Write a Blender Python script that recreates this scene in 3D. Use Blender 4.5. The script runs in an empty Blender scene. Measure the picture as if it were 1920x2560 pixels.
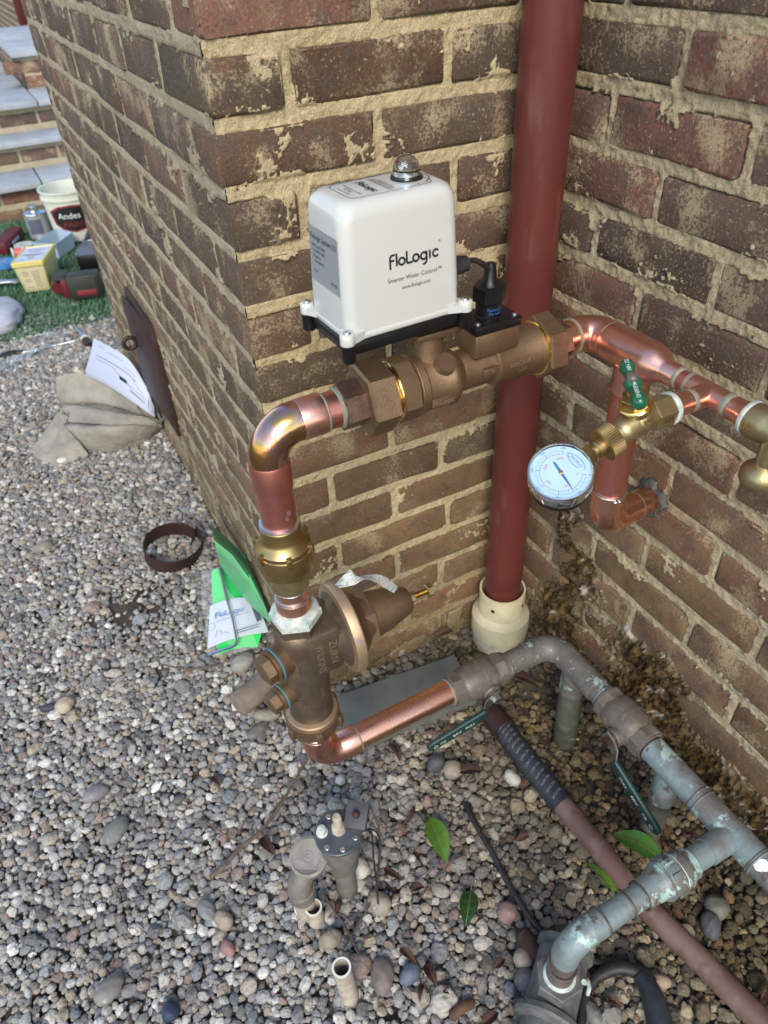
import bpy, bmesh, math, random
import numpy as np
from mathutils import Vector, Matrix

random.seed(7); rng = np.random.default_rng(7)
S = bpy.context.scene
COL = S.collection
rad = math.radians

# ------------------------------------------------------------------ camera, world, sun, exposure
CF = 1819.35                                    # focal length in pixels of a 1920x2560 frame
CR = np.array([[0.88253385, -0.46834744, -0.0422455],
               [-0.32577383, -0.54413349, -0.7731689],
               [0.33912449, 0.6961102, -0.63279156]])
CC = np.array([-0.74106, -0.9, 1.22274])
cam = bpy.data.cameras.new('camera'); camo = bpy.data.objects.new('camera', cam); COL.objects.link(camo)
M = Matrix.Identity(4)
for r in range(3):
    M[r][0] = CR[0][r]; M[r][1] = -CR[1][r]; M[r][2] = -CR[2][r]; M[r][3] = CC[r]
camo.matrix_world = M
cam.sensor_fit = 'HORIZONTAL'; cam.sensor_width = 36.0; cam.lens = 36.0 * CF / 1920
cam.clip_start = 0.02; cam.clip_end = 500
cam.dof.use_dof = True; cam.dof.focus_distance = 0.95; cam.dof.aperture_fstop = 10.0
S.camera = camo

SUN_DIR = Vector((-0.36, -0.68, 0.64)).normalized()   # towards the sun, veiled
W = bpy.data.worlds.new('World'); S.world = W; W.use_nodes = True
nt = W.node_tree; bg = nt.nodes['Background']
sky = nt.nodes.new('ShaderNodeTexSky'); sky.sky_type = 'NISHITA'; sky.sun_disc = False
sky.sun_elevation = math.asin(SUN_DIR.z); sky.sun_rotation = math.atan2(SUN_DIR.x, SUN_DIR.y)
sky.air_density = 1.3; sky.dust_density = 0.5; sky.ozone_density = 1.0
nt.links.new(sky.outputs[0], bg.inputs[0]); bg.inputs[1].default_value = 0.13
sl = bpy.data.lights.new('sun', 'SUN'); sl.energy = 1.5; sl.angle = rad(25); sl.color = (1.0, 0.88, 0.71)
so = bpy.data.objects.new('sun', sl); COL.objects.link(so); so.location = (-2, -3, 5)
so.rotation_euler = SUN_DIR.to_track_quat('Z', 'Y').to_euler()
S.view_settings.view_transform = 'Standard'; S.view_settings.look = 'None'
S.view_settings.gamma = 1.0; S.view_settings.use_curve_mapping = False
S.view_settings.exposure = 1.02

# ------------------------------------------------------------------ helpers
def ray(u, v): return CR.T @ np.array([(u - 960) / CF, (v - 1280) / CF, 1.0])
def on(u, v, axis, val):
    r = ray(u, v); return Vector(CC + r * ((val - CC[axis]) / r[axis]))
def G(u, v, z=0.0): return on(u, v, 2, z)         # where a sight line meets a level

class Fbm:
    def __init__(s, seed, n=64):
        s.g = np.random.default_rng(seed).random((n, n)); s.n = n
    def one(s, x, y):
        xi = np.floor(x).astype(int); yi = np.floor(y).astype(int); fx = x - xi; fy = y - yi
        fx = fx * fx * (3 - 2 * fx); fy = fy * fy * (3 - 2 * fy); n = s.n; g = s.g
        a = g[xi % n, yi % n]; b = g[(xi + 1) % n, yi % n]; c = g[xi % n, (yi + 1) % n]; d = g[(xi + 1) % n, (yi + 1) % n]
        return (a * (1 - fx) + b * fx) * (1 - fy) + (c * (1 - fx) + d * fx) * fy
    def __call__(s, x, y, o=4, gain=0.55):
        t = 0; a = 1; w = 0
        for i in range(o):
            t = t + a * s.one(x * 2 ** i + 17.3 * i, y * 2 ** i + 9.1 * i); w += a; a *= gain
        return t / w

def frame(ax):
    ax = Vector(ax).normalized(); h = Vector((0, 0, 1)) if abs(ax.z) < 0.9 else Vector((1, 0, 0))
    a = h.cross(ax).normalized(); return a, ax.cross(a), ax

class MB:
    def __init__(s): s.v = []; s.f = []
    def add(s, vs, fs):
        o = len(s.v); s.v += [Vector(p) for p in vs]; s.f += [[o + i for i in f] for f in fs]; return s
    def lathe(s, prof, o, ax, n=36, phase=0.0, up=None, cap=True):
        """prof: list of (radius, distance along axis)"""
        a, b, c = frame(ax); o = Vector(o); vs = []; fs = []
        if up is not None:
            a = (Vector(up) - c * Vector(up).dot(c)).normalized(); b = c.cross(a)
        for r, t in prof:
            for k in range(n):
                w = phase + 2 * math.pi * k / n
                rr = r(k) if callable(r) else r
                vs.append(o + c * t + (a * math.cos(w) + b * math.sin(w)) * rr)
        for i in range(len(prof) - 1):
            for k in range(n):
                k2 = (k + 1) % n; fs.append([i * n + k, i * n + k2, (i + 1) * n + k2, (i + 1) * n + k])
        if cap:
            fs.append(list(range(n))[::-1]); m = (len(prof) - 1) * n; fs.append([m + k for k in range(n)])
        return s.add(vs, fs)
    def hexn(s, r, t0, t1, o, ax, ch=0.08, n=6, phase=0.0, up=None):
        c = r * ch
        return s.lathe([(r - c, t0), (r, t0 + c * 0.6), (r, t1 - c * 0.6), (r - c, t1)], o, ax, n, phase, up)
    def cyl(s, p, q, r, r2=None, n=24):
        p = Vector(p); q = Vector(q); L = (q - p).length
        return s.lathe([(r, 0), (r if r2 is None else r2, L)], p, q - p, n)
    def tube(s, pts, r, n=20, cap=True):
        pts = [Vector(p) for p in pts]; N = len(pts); vs = []; fs = []
        rs = r if isinstance(r, (list, tuple)) else [r] * N
        a = None
        for i in range(N):
            t = (pts[min(i + 1, N - 1)] - pts[max(i - 1, 0)]).normalized()
            if a is None: a = frame(t)[0]
            a = (a - t * a.dot(t)).normalized(); b = t.cross(a)
            for k in range(n):
                w = 2 * math.pi * k / n; vs.append(pts[i] + (a * math.cos(w) + b * math.sin(w)) * rs[i])
        for i in range(N - 1):
            for k in range(n):
                k2 = (k + 1) % n; fs.append([i * n + k, i * n + k2, (i + 1) * n + k2, (i + 1) * n + k])
        if cap: fs.append(list(range(n))[::-1]); fs.append([(N - 1) * n + k for k in range(n)])
        return s.add(vs, fs)
    def loft(s, rings, cap=True, closed=True):
        n = len(rings[0]); vs = [p for R in rings for p in R]; fs = []
        for i in range(len(rings) - 1):
            for k in range(n if closed else n - 1):
                k2 = (k + 1) % n; fs.append([i * n + k, i * n + k2, (i + 1) * n + k2, (i + 1) * n + k])
        if cap and closed: fs.append(list(range(n))[::-1]); fs.append([(len(rings) - 1) * n + k for k in range(n)])
        return s.add(vs, fs)
    def rbox(s, c, hx, hy, z0, z1, r, b=0.0015, taper=0.0, M=None, seg=6):
        """rounded-rectangle slab standing on z0..z1, softened edges"""
        rings = []
        for z, ins in ((z0, b), (z0 + b, 0), (z1 - b, taper), (z1, taper + b)):
            rings.append([Vector((c[0] + x, c[1] + y, z)) for x, y in rrect(hx - ins, hy - ins, max(r - ins * 0.3, 1e-4), seg)])
        if M is not None: rings = [[M @ p for p in R] for R in rings]
        return s.loft(rings)
    def box(s, c, d, M=None, b=0.002):
        bm = bmesh.new(); bmesh.ops.create_cube(bm, size=1)
        for v in bm.verts: v.co = Vector((v.co.x * d[0], v.co.y * d[1], v.co.z * d[2]))
        if b: bmesh.ops.bevel(bm, geom=list(bm.edges), offset=min(b, min(d) * 0.4), segments=2, affect='EDGES', profile=0.5)
        T = Matrix.Translation(Vector(c)) if M is None else M @ Matrix.Translation(Vector(c))
        bm.verts.index_update(); r = s.add([T @ v.co for v in bm.verts], [[v.index for v in f.verts] for f in bm.faces]); bm.free(); return r
    def ball(s, c, r, sc=(1, 1, 1), nu=20, nv=12):
        prof = [(max(1e-5, r * math.sin(math.pi * i / nv)), -r * math.cos(math.pi * i / nv)) for i in range(nv + 1)]
        o = len(s.v); s.lathe(prof, (0, 0, 0), (0, 0, 1), nu)
        for i in range(o, len(s.v)):
            p = s.v[i]; s.v[i] = Vector((p.x * sc[0], p.y * sc[1], p.z * sc[2])) + Vector(c)
        return s
    def xf(s, M): s.v = [M @ p for p in s.v]; return s

def rrect(hx, hy, r, seg=6):
    out = []
    for cx, cy, a0 in ((hx - r, hy - r, 0), (-hx + r, hy - r, 90), (-hx + r, -hy + r, 180), (hx - r, -hy + r, 270)):
        for k in range(seg + 1):
            w = rad(a0 + 90 * k / seg); out.append((cx + r * math.cos(w), cy + r * math.sin(w)))
    return out

def root_loc(o):
    p = Vector((0, 0, 0))
    while o is not None: p += o.location; o = o.parent
    return p
def obj(name, mb, m, parent=None, sharp=32, label=None, solid=0.0):
    me = bpy.data.meshes.new(name); off = root_loc(parent)
    me.from_pydata([tuple(p - off) for p in mb.v], [], mb.f); me.validate()
    if solid:
        bm = bmesh.new(); bm.from_mesh(me); bmesh.ops.solidify(bm, geom=list(bm.faces), thickness=solid); bm.to_mesh(me); bm.free()
    bm = bmesh.new(); bm.from_mesh(me); bmesh.ops.recalc_face_normals(bm, faces=list(bm.faces)); bm.to_mesh(me); bm.free()
    me.polygons.foreach_set('use_smooth', [True] * len(me.polygons)); me.set_sharp_from_angle(angle=rad(sharp))
    me.materials.append(m)
    o = bpy.data.objects.new(name, me); COL.objects.link(o); o.parent = parent
    if label: o['label'] = label
    return o
def tag(o, label, cat=None, group=None, kind=None):
    if label: o['label'] = label
    if cat: o['category'] = cat
    if group: o['group'] = group
    if kind: o['kind'] = kind
    return o
def thing(name, label, cat, loc, group=None):
    o = bpy.data.objects.new(name, None); COL.objects.link(o); o.location = loc; o.empty_display_size = 0.02
    return tag(o, label, cat, group)
def grid_obj(name, P, nu, nv, m, parent=None, smooth=True):
    off = np.array(root_loc(parent)); P = (P - off).astype(np.float32); me = bpy.data.meshes.new(name)
    me.vertices.add(nu * nv); me.vertices.foreach_set('co', P.ravel())
    i, j = np.meshgrid(np.arange(nu - 1), np.arange(nv - 1), indexing='ij')
    a = (i * nv + j).ravel(); q = np.stack([a, a + nv, a + nv + 1, a + 1], 1).astype(np.int32)
    me.loops.add(q.size); me.loops.foreach_set('vertex_index', q.ravel()); me.polygons.add(len(q))
    me.polygons.foreach_set('loop_start', np.arange(0, q.size, 4, dtype=np.int32))
    me.update(calc_edges=True); me.polygons.foreach_set('use_smooth', [smooth] * len(q)); me.materials.append(m)
    o = bpy.data.objects.new(name, me); COL.objects.link(o); o.parent = parent; return o
def arc(c, a, b, r, w0, w1, n=10):
    """points c + r(a cos w + b sin w)"""
    a = Vector(a); b = Vector(b); c = Vector(c)
    return [c + (a * math.cos(w0 + (w1 - w0) * i / n) + b * math.sin(w0 + (w1 - w0) * i / n)) * r for i in range(n + 1)]
def bend(corner, d0, d1, r, n=10):
    """quarter sweep arriving along d0 and leaving along d1 round a corner point"""
    corner = Vector(corner); d0 = Vector(d0).normalized(); d1 = Vector(d1).normalized()
    out = []
    for i in range(n + 1):
        w = i / n * math.pi / 2; out.append(corner - d0 * r * (1 - math.sin(w)) + d1 * r * (1 - math.cos(w)))
    return out
def spline(pts, n=8):
    P = [Vector(p) for p in pts]; P = [P[0] * 2 - P[1]] + P + [P[-1] * 2 - P[-2]]; out = []
    for i in range(1, len(P) - 2):
        for k in range(n):
            t = k / n; a, b, c, d = P[i - 1:i + 3]
            out.append(0.5 * (2 * b + (c - a) * t + (2 * a - 5 * b + 4 * c - d) * t * t + (3 * b - a - 3 * c + d) * t ** 3))
    out.append(P[-2]); return out

# lettering ---------------------------------------------------------------------------------------
_tc = {}
def text_mesh(s):
    if s in _tc: return _tc[s]
    cu = bpy.data.curves.new('t', 'FONT'); cu.body = s; cu.size = 1.0; cu.align_x = 'CENTER'; cu.align_y = 'CENTER'; cu.resolution_u = 3
    o = bpy.data.objects.new('t', cu); COL.objects.link(o); dg = bpy.context.evaluated_depsgraph_get()
    me = o.evaluated_get(dg).to_mesh(); vs = [v.co.copy() for v in me.vertices]; fs = [list(p.vertices) for p in me.polygons]
    o.to_mesh_clear(); bpy.data.objects.remove(o); bpy.data.curves.remove(cu); _tc[s] = (vs, fs); return vs, fs
def text(mb, s, size, o, ex, ey, wrap=None, squeeze=1.0, raise_=0.0):
    """flat letters at o along ex / ey, or wrapped round a cylinder (axis point, axis dir, radius)"""
    vs, fs = text_mesh(s); o = Vector(o); ex = Vector(ex).normalized(); ey = Vector(ey).normalized(); out = []
    for p in vs:
        q = o + ex * p.x * size * squeeze + ey * p.y * size
        if wrap:
            c, ax, r = Vector(wrap[0]), Vector(wrap[1]).normalized(), wrap[2]
            t = (q - c).dot(ax); w0 = (o - c) - ax * (o - c).dot(ax); n = w0.normalized(); sd = ax.cross(n)
            d = (q - o).dot(sd) / r; q = c + ax * t + (n * math.cos(d) + sd * math.sin(d)) * r
        out.append(q)
    n0 = ex.cross(ey) * raise_
    return mb.add([q + n0 for q in out], fs)
def ribbon(mb, pts, w, o, ex, ey, lift=0.0):
    """a flat stroke with round ends drawn in the ex/ey plane"""
    o = Vector(o); ex = Vector(ex).normalized(); ey = Vector(ey).normalized(); nz = ex.cross(ey)
    P = [Vector((p[0], p[1])) for p in pts]; L = []; Rr = []
    for i, p in enumerate(P):
        t = (P[min(i + 1, len(P) - 1)] - P[max(i - 1, 0)]).normalized(); n = Vector((-t.y, t.x))
        L.append(p + n * w / 2); Rr.append(p - n * w / 2)
    def cap(p, t, sgn):
        n = Vector((-t.y, t.x)); return [p + (n * math.cos(a) + t * math.sin(a) * 1) * w / 2 for a in [math.pi * k / 6 for k in range(1, 6)]]
    te = (P[-1] - P[-2]).normalized(); ts = (P[0] - P[1]).normalized()
    vs = L + Rr; n = len(P); fs = [[i, i + 1, n + i + 1, n + i] for i in range(n - 1)]
    ce = cap(P[-1], te, 1); k = len(vs); vs += ce; fs.append([n - 1] + list(range(k, k + 5)) + [2 * n - 1])
    cs = cap(P[0], ts, 1); k = len(vs); vs += cs; fs.append([n] + list(range(k, k + 5)) + [0])
    mb.add([o + ex * q.x + ey * q.y + nz * lift for q in vs], fs)
def logo(mb, h, o, ex, ey, lift=0.0):
    """the rounded word FloLogic, cap height h, starting at o"""
    w = 0.185 * h; x = 0.0; c = lambda cx, cy, r, a0, a1, n=14: [(cx + r * math.cos(rad(a0 + (a1 - a0) * i / n)), cy + r * math.sin(rad(a0 + (a1 - a0) * i / n))) for i in range(n + 1)]
    st = []
    st.append([(0.08, -0.12), (0.08, 0.72)] + c(0.33, 0.72, 0.25, 180, 95, 6) + [(0.50, 0.97)]); st.append([(0.08, 0.52), (0.42, 0.52)])
    st.append([(0.72, 0.98), (0.72, 0.06)])
    st.append(c(1.22, 0.31, 0.29, 0, 360, 24))
    st.append([(1.72, 0.98), (1.72, 0.16)] + c(1.82, 0.14, 0.10, 180, 270, 4) + [(2.22, 0.04)])
    st.append(c(2.62, 0.31, 0.29, 0, 360, 24))
    st.append(c(3.40, 0.31, 0.29, 0, 360, 24)); st.append([(3.69, 0.60), (3.69, -0.12)] + c(3.41, -0.10, 0.28, 0, -100, 8))
    st.append([(4.02, 0.62), (4.02, 0.04)])
    st.append(c(4.62, 0.31, 0.29, 48, 312, 18))
    for i, p in enumerate(st): ribbon(mb, [(a * h, b * h) for a, b in p], w, o, ex, ey, lift + i * 0.00003)
    return 4.9 * h

# materials ---------------------------------------------------------------------------------------
def mat(name, c1, c2=None, scale=30, lo=0.4, hi=0.6, rough=0.5, rough2=None, metal=0.0, bump=0.0, bscale=250, spots=None, sscale=90, sth=0.68,
        coords='Object', stretch=None, trans=0.0, coat=0.0, spec=0.5, alpha=1.0, spots_rough=None, spots_metal=None, detail=5, bdet=4, ior=1.45, stain=None, tscale=30, tth=0.6, tsoft=0.08, stain_rough=0.15):
    m = bpy.data.materials.new(name); m.use_nodes = True; t = m.node_tree; N = t.nodes; b = N['Principled BSDF']; L = t.links.new
    b.inputs['Roughness'].default_value = rough; b.inputs['Metallic'].default_value = metal
    b.inputs['Coat Weight'].default_value = coat; b.inputs['Specular IOR Level'].default_value = spec; b.inputs['IOR'].default_value = ior
    b.inputs['Transmission Weight'].default_value = trans; b.inputs['Alpha'].default_value = alpha
    b.inputs['Base Color'].default_value = (*c1, 1)
    tc = N.new('ShaderNodeTexCoord'); co = tc.outputs[coords]
    if stretch:
        mp = N.new('ShaderNodeMapping'); mp.inputs['Scale'].default_value = stretch; L(co, mp.inputs[0]); co = mp.outputs[0]
    def noise(sc, d=5):
        n = N.new('ShaderNodeTexNoise'); n.inputs['Scale'].default_value = sc; n.inputs['Detail'].default_value = d; n.inputs['Roughness'].default_value = 0.6; L(co, n.inputs['Vector']); return n
    def rng_(sock, a, b_):
        r = N.new('ShaderNodeMapRange'); r.inputs[1].default_value = a; r.inputs[2].default_value = b_; L(sock, r.inputs[0]); return r.outputs[0]
    def mix(f, a, c):
        x = N.new('ShaderNodeMix'); x.data_type = 'RGBA'; L(f, x.inputs[0])
        for k, s in ((6, a), (7, c)):
            if isinstance(s, tuple): x.inputs[k].default_value = (*s, 1)
            else: L(s, x.inputs[k])
        return x.outputs[2]
    col = None
    if c2:
        f = rng_(noise(scale, detail).outputs[0], lo, hi); col = mix(f, c1, c2)
        if rough2 is not None: 
            r = N.new('ShaderNodeMapRange'); r.inputs[3].default_value = rough; r.inputs[4].default_value = rough2; L(f, r.inputs[0]); L(r.outputs[0], b.inputs['Roughness'])
    if spots:
        f = rng_(noise(sscale, 6).outputs[0], sth, sth + 0.04); col = mix(f, col if col is not None else c1, spots)
        if spots_metal is not None:
            r = N.new('ShaderNodeMapRange'); r.inputs[3].default_value = metal; r.inputs[4].default_value = spots_metal; L(f, r.inputs[0]); L(r.outputs[0], b.inputs['Metallic'])
        if spots_rough is not None and rough2 is None:
            r = N.new('ShaderNodeMapRange'); r.inputs[3].default_value = rough; r.inputs[4].default_value = spots_rough; L(f, r.inputs[0]); L(r.outputs[0], b.inputs['Roughness'])
    if stain:
        ft = rng_(noise(tscale, 8).outputs[0], tth, tth + tsoft); col = mix(ft, col if col is not None else c1, stain)
        rs = b.inputs['Roughness'].links; sm_ = N.new('ShaderNodeMath'); sm_.operation = 'MULTIPLY_ADD'; L(ft, sm_.inputs[0]); sm_.inputs[1].default_value = stain_rough
        if rs: L(rs[0].from_socket, sm_.inputs[2])
        else: sm_.inputs[2].default_value = rough
        L(sm_.outputs[0], b.inputs['Roughness'])
    if col is not None: L(col, b.inputs['Base Color'])
    if bump:
        bp = N.new('ShaderNodeBump'); bp.inputs['Strength'].default_value = 1.0; bp.inputs['Distance'].default_value = bump; L(noise(bscale, bdet).outputs[0], bp.inputs['Height']); L(bp.outputs[0], b.inputs['Normal'])
    return m

M_copper = mat('copper', (0.91, 0.49, 0.38), (0.77, 0.37, 0.30), 26, 0.35, 0.66, rough=0.27, rough2=0.38, metal=1.0, bump=0.00016, bscale=260, stretch=(1, 1, 1.6), spots=(0.60, 0.40, 0.20), sscale=24, sth=0.62, stain=(0.50, 0.27, 0.24), tscale=34, tth=0.56, tsoft=0.22)
M_copper_new = mat('copper_bright', (0.94, 0.53, 0.38), (0.84, 0.43, 0.31), 30, 0.35, 0.65, rough=0.24, rough2=0.33, stain=(0.62, 0.30, 0.21), tscale=30, tth=0.58, tsoft=0.25, metal=1.0, bump=0.00016, bscale=300, spots=(0.30, 0.15, 0.10), sscale=60, sth=0.74)
M_copper_red = mat('copper_heat_reddened', (0.84, 0.34, 0.28), (0.66, 0.26, 0.22), 34, 0.35, 0.65, rough=0.33, rough2=0.42, metal=1.0, bump=0.0001, bscale=200, spots=(0.10, 0.13, 0.14), sscale=26, sth=0.62, spots_metal=0.0)
M_copper_rain = mat('copper_heat_rainbow', (0.70, 0.40, 0.44), (0.62, 0.36, 0.10), 24, 0.44, 0.58, rough=0.15, rough2=0.22, metal=1.0, bump=0.00025, bscale=120, stain=(0.52, 0.27, 0.26), tscale=40, tth=0.54, tsoft=0.22)
M_flux = mat('flux_green', (0.17, 0.22, 0.19), (0.30, 0.24, 0.17), 90, 0.4, 0.6, rough=0.6, metal=0.2, bump=0.0004, bscale=300)
M_solder = mat('solder', (0.72, 0.75, 0.78), rough=0.22, metal=1.0, bump=0.0004, bscale=150)
M_bronze = mat('cast_bronze', (0.310, 0.205, 0.125), (0.225, 0.145, 0.088), 45, 0.35, 0.65, rough=0.42, rough2=0.5, metal=0.85, bump=0.0006, bscale=650)
M_bronze_dk = mat('cast_bronze_dark', (0.25, 0.19, 0.14), (0.18, 0.135, 0.10), 40, rough=0.40, rough2=0.5, metal=0.85, bump=0.0006, bscale=650)
M_bronze_lt = mat('cast_bronze_pale', (0.52, 0.38, 0.25), (0.42, 0.29, 0.19), 30, 0.35, 0.65, rough=0.40, rough2=0.5, metal=0.75, bump=0.0004, bscale=700, spots=(0.36, 0.27, 0.24), sscale=30, sth=0.62)
M_union = mat('machined_union_bronze', (0.25, 0.155, 0.12), (0.19, 0.115, 0.088), 90, rough=0.42, metal=0.85, bump=0.0005, bscale=420)
M_brass = mat('brass', (0.50, 0.36, 0.16), (0.38, 0.27, 0.12), 40, rough=0.33, rough2=0.42, metal=1.0, bump=0.0001, bscale=500, stretch=(1, 1, 6))
M_brass_dull = mat('brass_dull', (0.42, 0.34, 0.19), (0.33, 0.25, 0.13), 45, rough=0.40, rough2=0.48, metal=0.9, bump=0.0003, bscale=600)
M_gold = mat('brass_bright', (0.85, 0.58, 0.22), rough=0.18, metal=1.0)
M_zinc = mat('yellow_zinc', (0.62, 0.52, 0.28), (0.52, 0.42, 0.22), 200, rough=0.3, metal=1.0)
M_steel = mat('steel', (0.62, 0.62, 0.60), (0.48, 0.48, 0.46), 60, rough=0.3, rough2=0.42, metal=1.0)
M_chrome = mat('chrome', (0.78, 0.78, 0.78), rough=0.08, metal=1.0)
M_white = mat('white_gloss_plastic', (0.55, 0.56, 0.54), rough=0.16, coat=0.3, spots=(0.50, 0.50, 0.46), sscale=60, sth=0.735, stain=(0.58, 0.58, 0.54), tscale=10, tth=0.60, tsoft=0.2)
M_black = mat('black_plastic', (0.007, 0.007, 0.008), rough=0.34)
M_black_m = mat('black_rubber', (0.016, 0.016, 0.018), (0.03, 0.03, 0.032), 60, rough=0.5)
M_ink = mat('black_ink', (0.01, 0.01, 0.012), rough=0.5)
M_bluegrey = mat('grey_label', (0.27, 0.285, 0.31), rough=0.35)
M_clear = mat('clear_plastic', (0.95, 0.95, 0.95), rough=0.03, trans=1.0, ior=1.3)
M_green_paint = mat('green_handle_paint', (0.008, 0.105, 0.055), rough=0.25, coat=0.4)
M_green_grip = mat('dark_green_vinyl', (0.008, 0.034, 0.032), (0.013, 0.045, 0.042), 60, rough=0.42)
M_printwhite = mat('white_print', (0.7, 0.75, 0.72), rough=0.5)
M_bluepr = mat('blue_print', (0.03, 0.16, 0.5), rough=0.5)
M_redpipe = mat('dark_red_paint', (0.125, 0.030, 0.025), (0.106, 0.025, 0.021), 12, rough=0.34, rough2=0.44, bump=0.0003, bscale=60, spots=(0.28, 0.13, 0.11), sscale=200, sth=0.735, stain=(0.17, 0.075, 0.065), tscale=14, tth=0.58, tsoft=0.2, stretch=(1.6, 1.6, 0.45))
M_cream = mat('cream_plastic', (0.66, 0.60, 0.42), (0.56, 0.50, 0.34), 25, rough=0.42, rough2=0.5, spots=(0.30, 0.25, 0.16), sscale=60, sth=0.70)
M_pvc = mat('pvc_dirty', (0.50, 0.44, 0.36), (0.36, 0.30, 0.24), 60, rough=0.6, bump=0.0003, bscale=300)
M_pvc_rim = mat('pvc_cut_face', (0.74, 0.73, 0.66), rough=0.5)
M_tape = mat('white_sealant', (0.56, 0.58, 0.54), (0.33, 0.40, 0.40), 90, 0.42, 0.62, rough=0.65, bump=0.0010, bscale=140)
M_washer = mat('blue_gasket', (0.07, 0.22, 0.28), rough=0.5)
M_verd = mat('weathered_copper_grey', (0.165, 0.158, 0.145), (0.108, 0.098, 0.088), 35, 0.35, 0.65, rough=0.55, rough2=0.66, metal=0.2, bump=0.0010, bscale=150, spots=(0.30, 0.42, 0.40), sscale=34, sth=0.61, stain=(0.34, 0.31, 0.28), tscale=120, tth=0.60, tsoft=0.05)
M_verd_blue = mat('verdigris_copper', (0.225, 0.285, 0.295), (0.155, 0.140, 0.132), 17, 0.44, 0.62, rough=0.46, rough2=0.60, metal=0.25, bump=0.0011, bscale=130, spots=(0.36, 0.50, 0.47), sscale=30, sth=0.585, stain=(0.13, 0.10, 0.095), tscale=46, tth=0.60, tsoft=0.05)
M_verd_leg = mat('mossy_copper', (0.12, 0.125, 0.10), (0.06, 0.062, 0.048), 40, 0.35, 0.65, rough=0.6, metal=0.1, bump=0.0006, bscale=140, spots=(0.22, 0.29, 0.23), sscale=60, sth=0.64)
M_valve_old = mat('old_valve_bronze', (0.165, 0.14, 0.12), (0.125, 0.105, 0.09), 50, rough=0.5, metal=0.3, bump=0.0006, bscale=300, spots=(0.34, 0.33, 0.30), sscale=110, sth=0.66, stain=(0.22, 0.19, 0.165), tscale=26, tth=0.52, tsoft=0.12)
M_grey_cast = mat('grey_cast_body', (0.17, 0.175, 0.165), (0.11, 0.115, 0.11), 45, rough=0.55, metal=0.2, bump=0.0007, bscale=240)
M_slab = mat('bluestone', (0.155, 0.165, 0.150), (0.12, 0.13, 0.118), 16, rough=0.75, bump=0.0005, bscale=160, spots=(0.45, 0.46, 0.44), sscale=220, sth=0.79)
M_blue_slate = mat('blue_grey_flagstone', (0.40, 0.43, 0.47), (0.32, 0.35, 0.38), 9, rough=0.7, bump=0.002, bscale=30)
M_slate_edge = mat('flagstone_edge', (0.20, 0.215, 0.22), (0.14, 0.15, 0.155), 30, rough=0.8, bump=0.002, bscale=60)
M_brownpvc = mat('brown_painted_pipe', (0.140, 0.082, 0.070), (0.180, 0.116, 0.102), 18, 0.47, 0.53, rough=0.42, rough2=0.5, bump=0.0003, bscale=160, spots=(0.42, 0.36, 0.33), sscale=90, sth=0.78)
M_wrap = mat('black_pipe_wrap', (0.022, 0.026, 0.034), (0.035, 0.04, 0.05), 50, rough=0.45, bump=0.0006, bscale=90)
M_rust = mat('brown_rusted_iron', (0.055, 0.028, 0.026), (0.04, 0.02, 0.019), 30, rough=0.55, metal=0.3, bump=0.0005, bscale=120)
M_canvas = mat('canvas', (0.33, 0.305, 0.26), (0.25, 0.23, 0.20), 14, rough=0.9, bump=0.006, bscale=45, bdet=6)
M_paper = mat('paper', (0.50, 0.54, 0.66), rough=0.7)
M_wood = mat('weathered_wood', (0.235, 0.19, 0.155), (0.17, 0.135, 0.11), 25, rough=0.85, bump=0.0008, bscale=90, spots=(0.06, 0.05, 0.045), sscale=60, sth=0.70)
M_twig = mat('twig', (0.16, 0.12, 0.095), (0.10, 0.07, 0.055), 70, rough=0.85, bump=0.0005, bscale=200)
M_leaf = mat('green_leaf', (0.065, 0.16, 0.022), (0.09, 0.19, 0.02), 30, rough=0.30, coat=0.2, spec=0.6)
M_leaf_pale = mat('pale_leaf_back', (0.14, 0.22, 0.055), (0.12, 0.22, 0.03), 30, rough=0.45)
M_leaf_dk = mat('dark_green_leaf', (0.016, 0.05, 0.014), (0.025, 0.07, 0.018), 40, rough=0.22, coat=0.4)
M_dead = mat('dead_leaf', (0.070, 0.032, 0.026), (0.038, 0.018, 0.016), 35, rough=0.7, bump=0.0006, bscale=120)
M_dead_tan = mat('tan_dead_leaf', (0.13, 0.072, 0.040), (0.085, 0.044, 0.026), 35, rough=0.7, bump=0.0006, bscale=120)
M_greencard = mat('bright_green_card', (0.05, 0.78, 0.17), rough=0.4)
M_film = mat('clear_film', (0.85, 0.88, 0.92), rough=0.10, alpha=0.16, spec=0.8)
M_film_g = mat('frosted_green_film', (0.13, 0.36, 0.19), (0.10, 0.48, 0.17), 9, rough=0.3, alpha=0.92)
M_foil = mat('crinkled_film', (0.55, 0.62, 0.68), (0.30, 0.34, 0.36), 60, rough=0.16, metal=0.3, alpha=0.8, bump=0.003, bscale=50)
M_cloth = mat('grey_cloth', (0.42, 0.44, 0.52), (0.36, 0.38, 0.45), 30, rough=0.9, bump=0.001, bscale=200)
M_yellow = mat('yellow_tub', (0.62, 0.53, 0.16), rough=0.35)
M_tubbody = mat('cream_tub', (0.58, 0.54, 0.33), (0.62, 0.56, 0.24), 8, rough=0.4)
M_bluetape = mat('blue_plastic', (0.06, 0.22, 0.50), rough=0.4)
M_redplastic = mat('red_plastic', (0.22, 0.025, 0.035), rough=0.4)
M_darkred = mat('maroon_plastic', (0.11, 0.014, 0.02), rough=0.4)
M_pinkred = mat('coral_spool', (0.62, 0.12, 0.13), rough=0.5)
M_casegrey = mat('case_grey_blue', (0.10, 0.11, 0.16), rough=0.4)
M_drill = mat('drill_dark', (0.030, 0.030, 0.026), rough=0.5)
M_tray = mat('clear_blue_tray', (0.46, 0.58, 0.68), rough=0.2, alpha=0.75)
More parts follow.
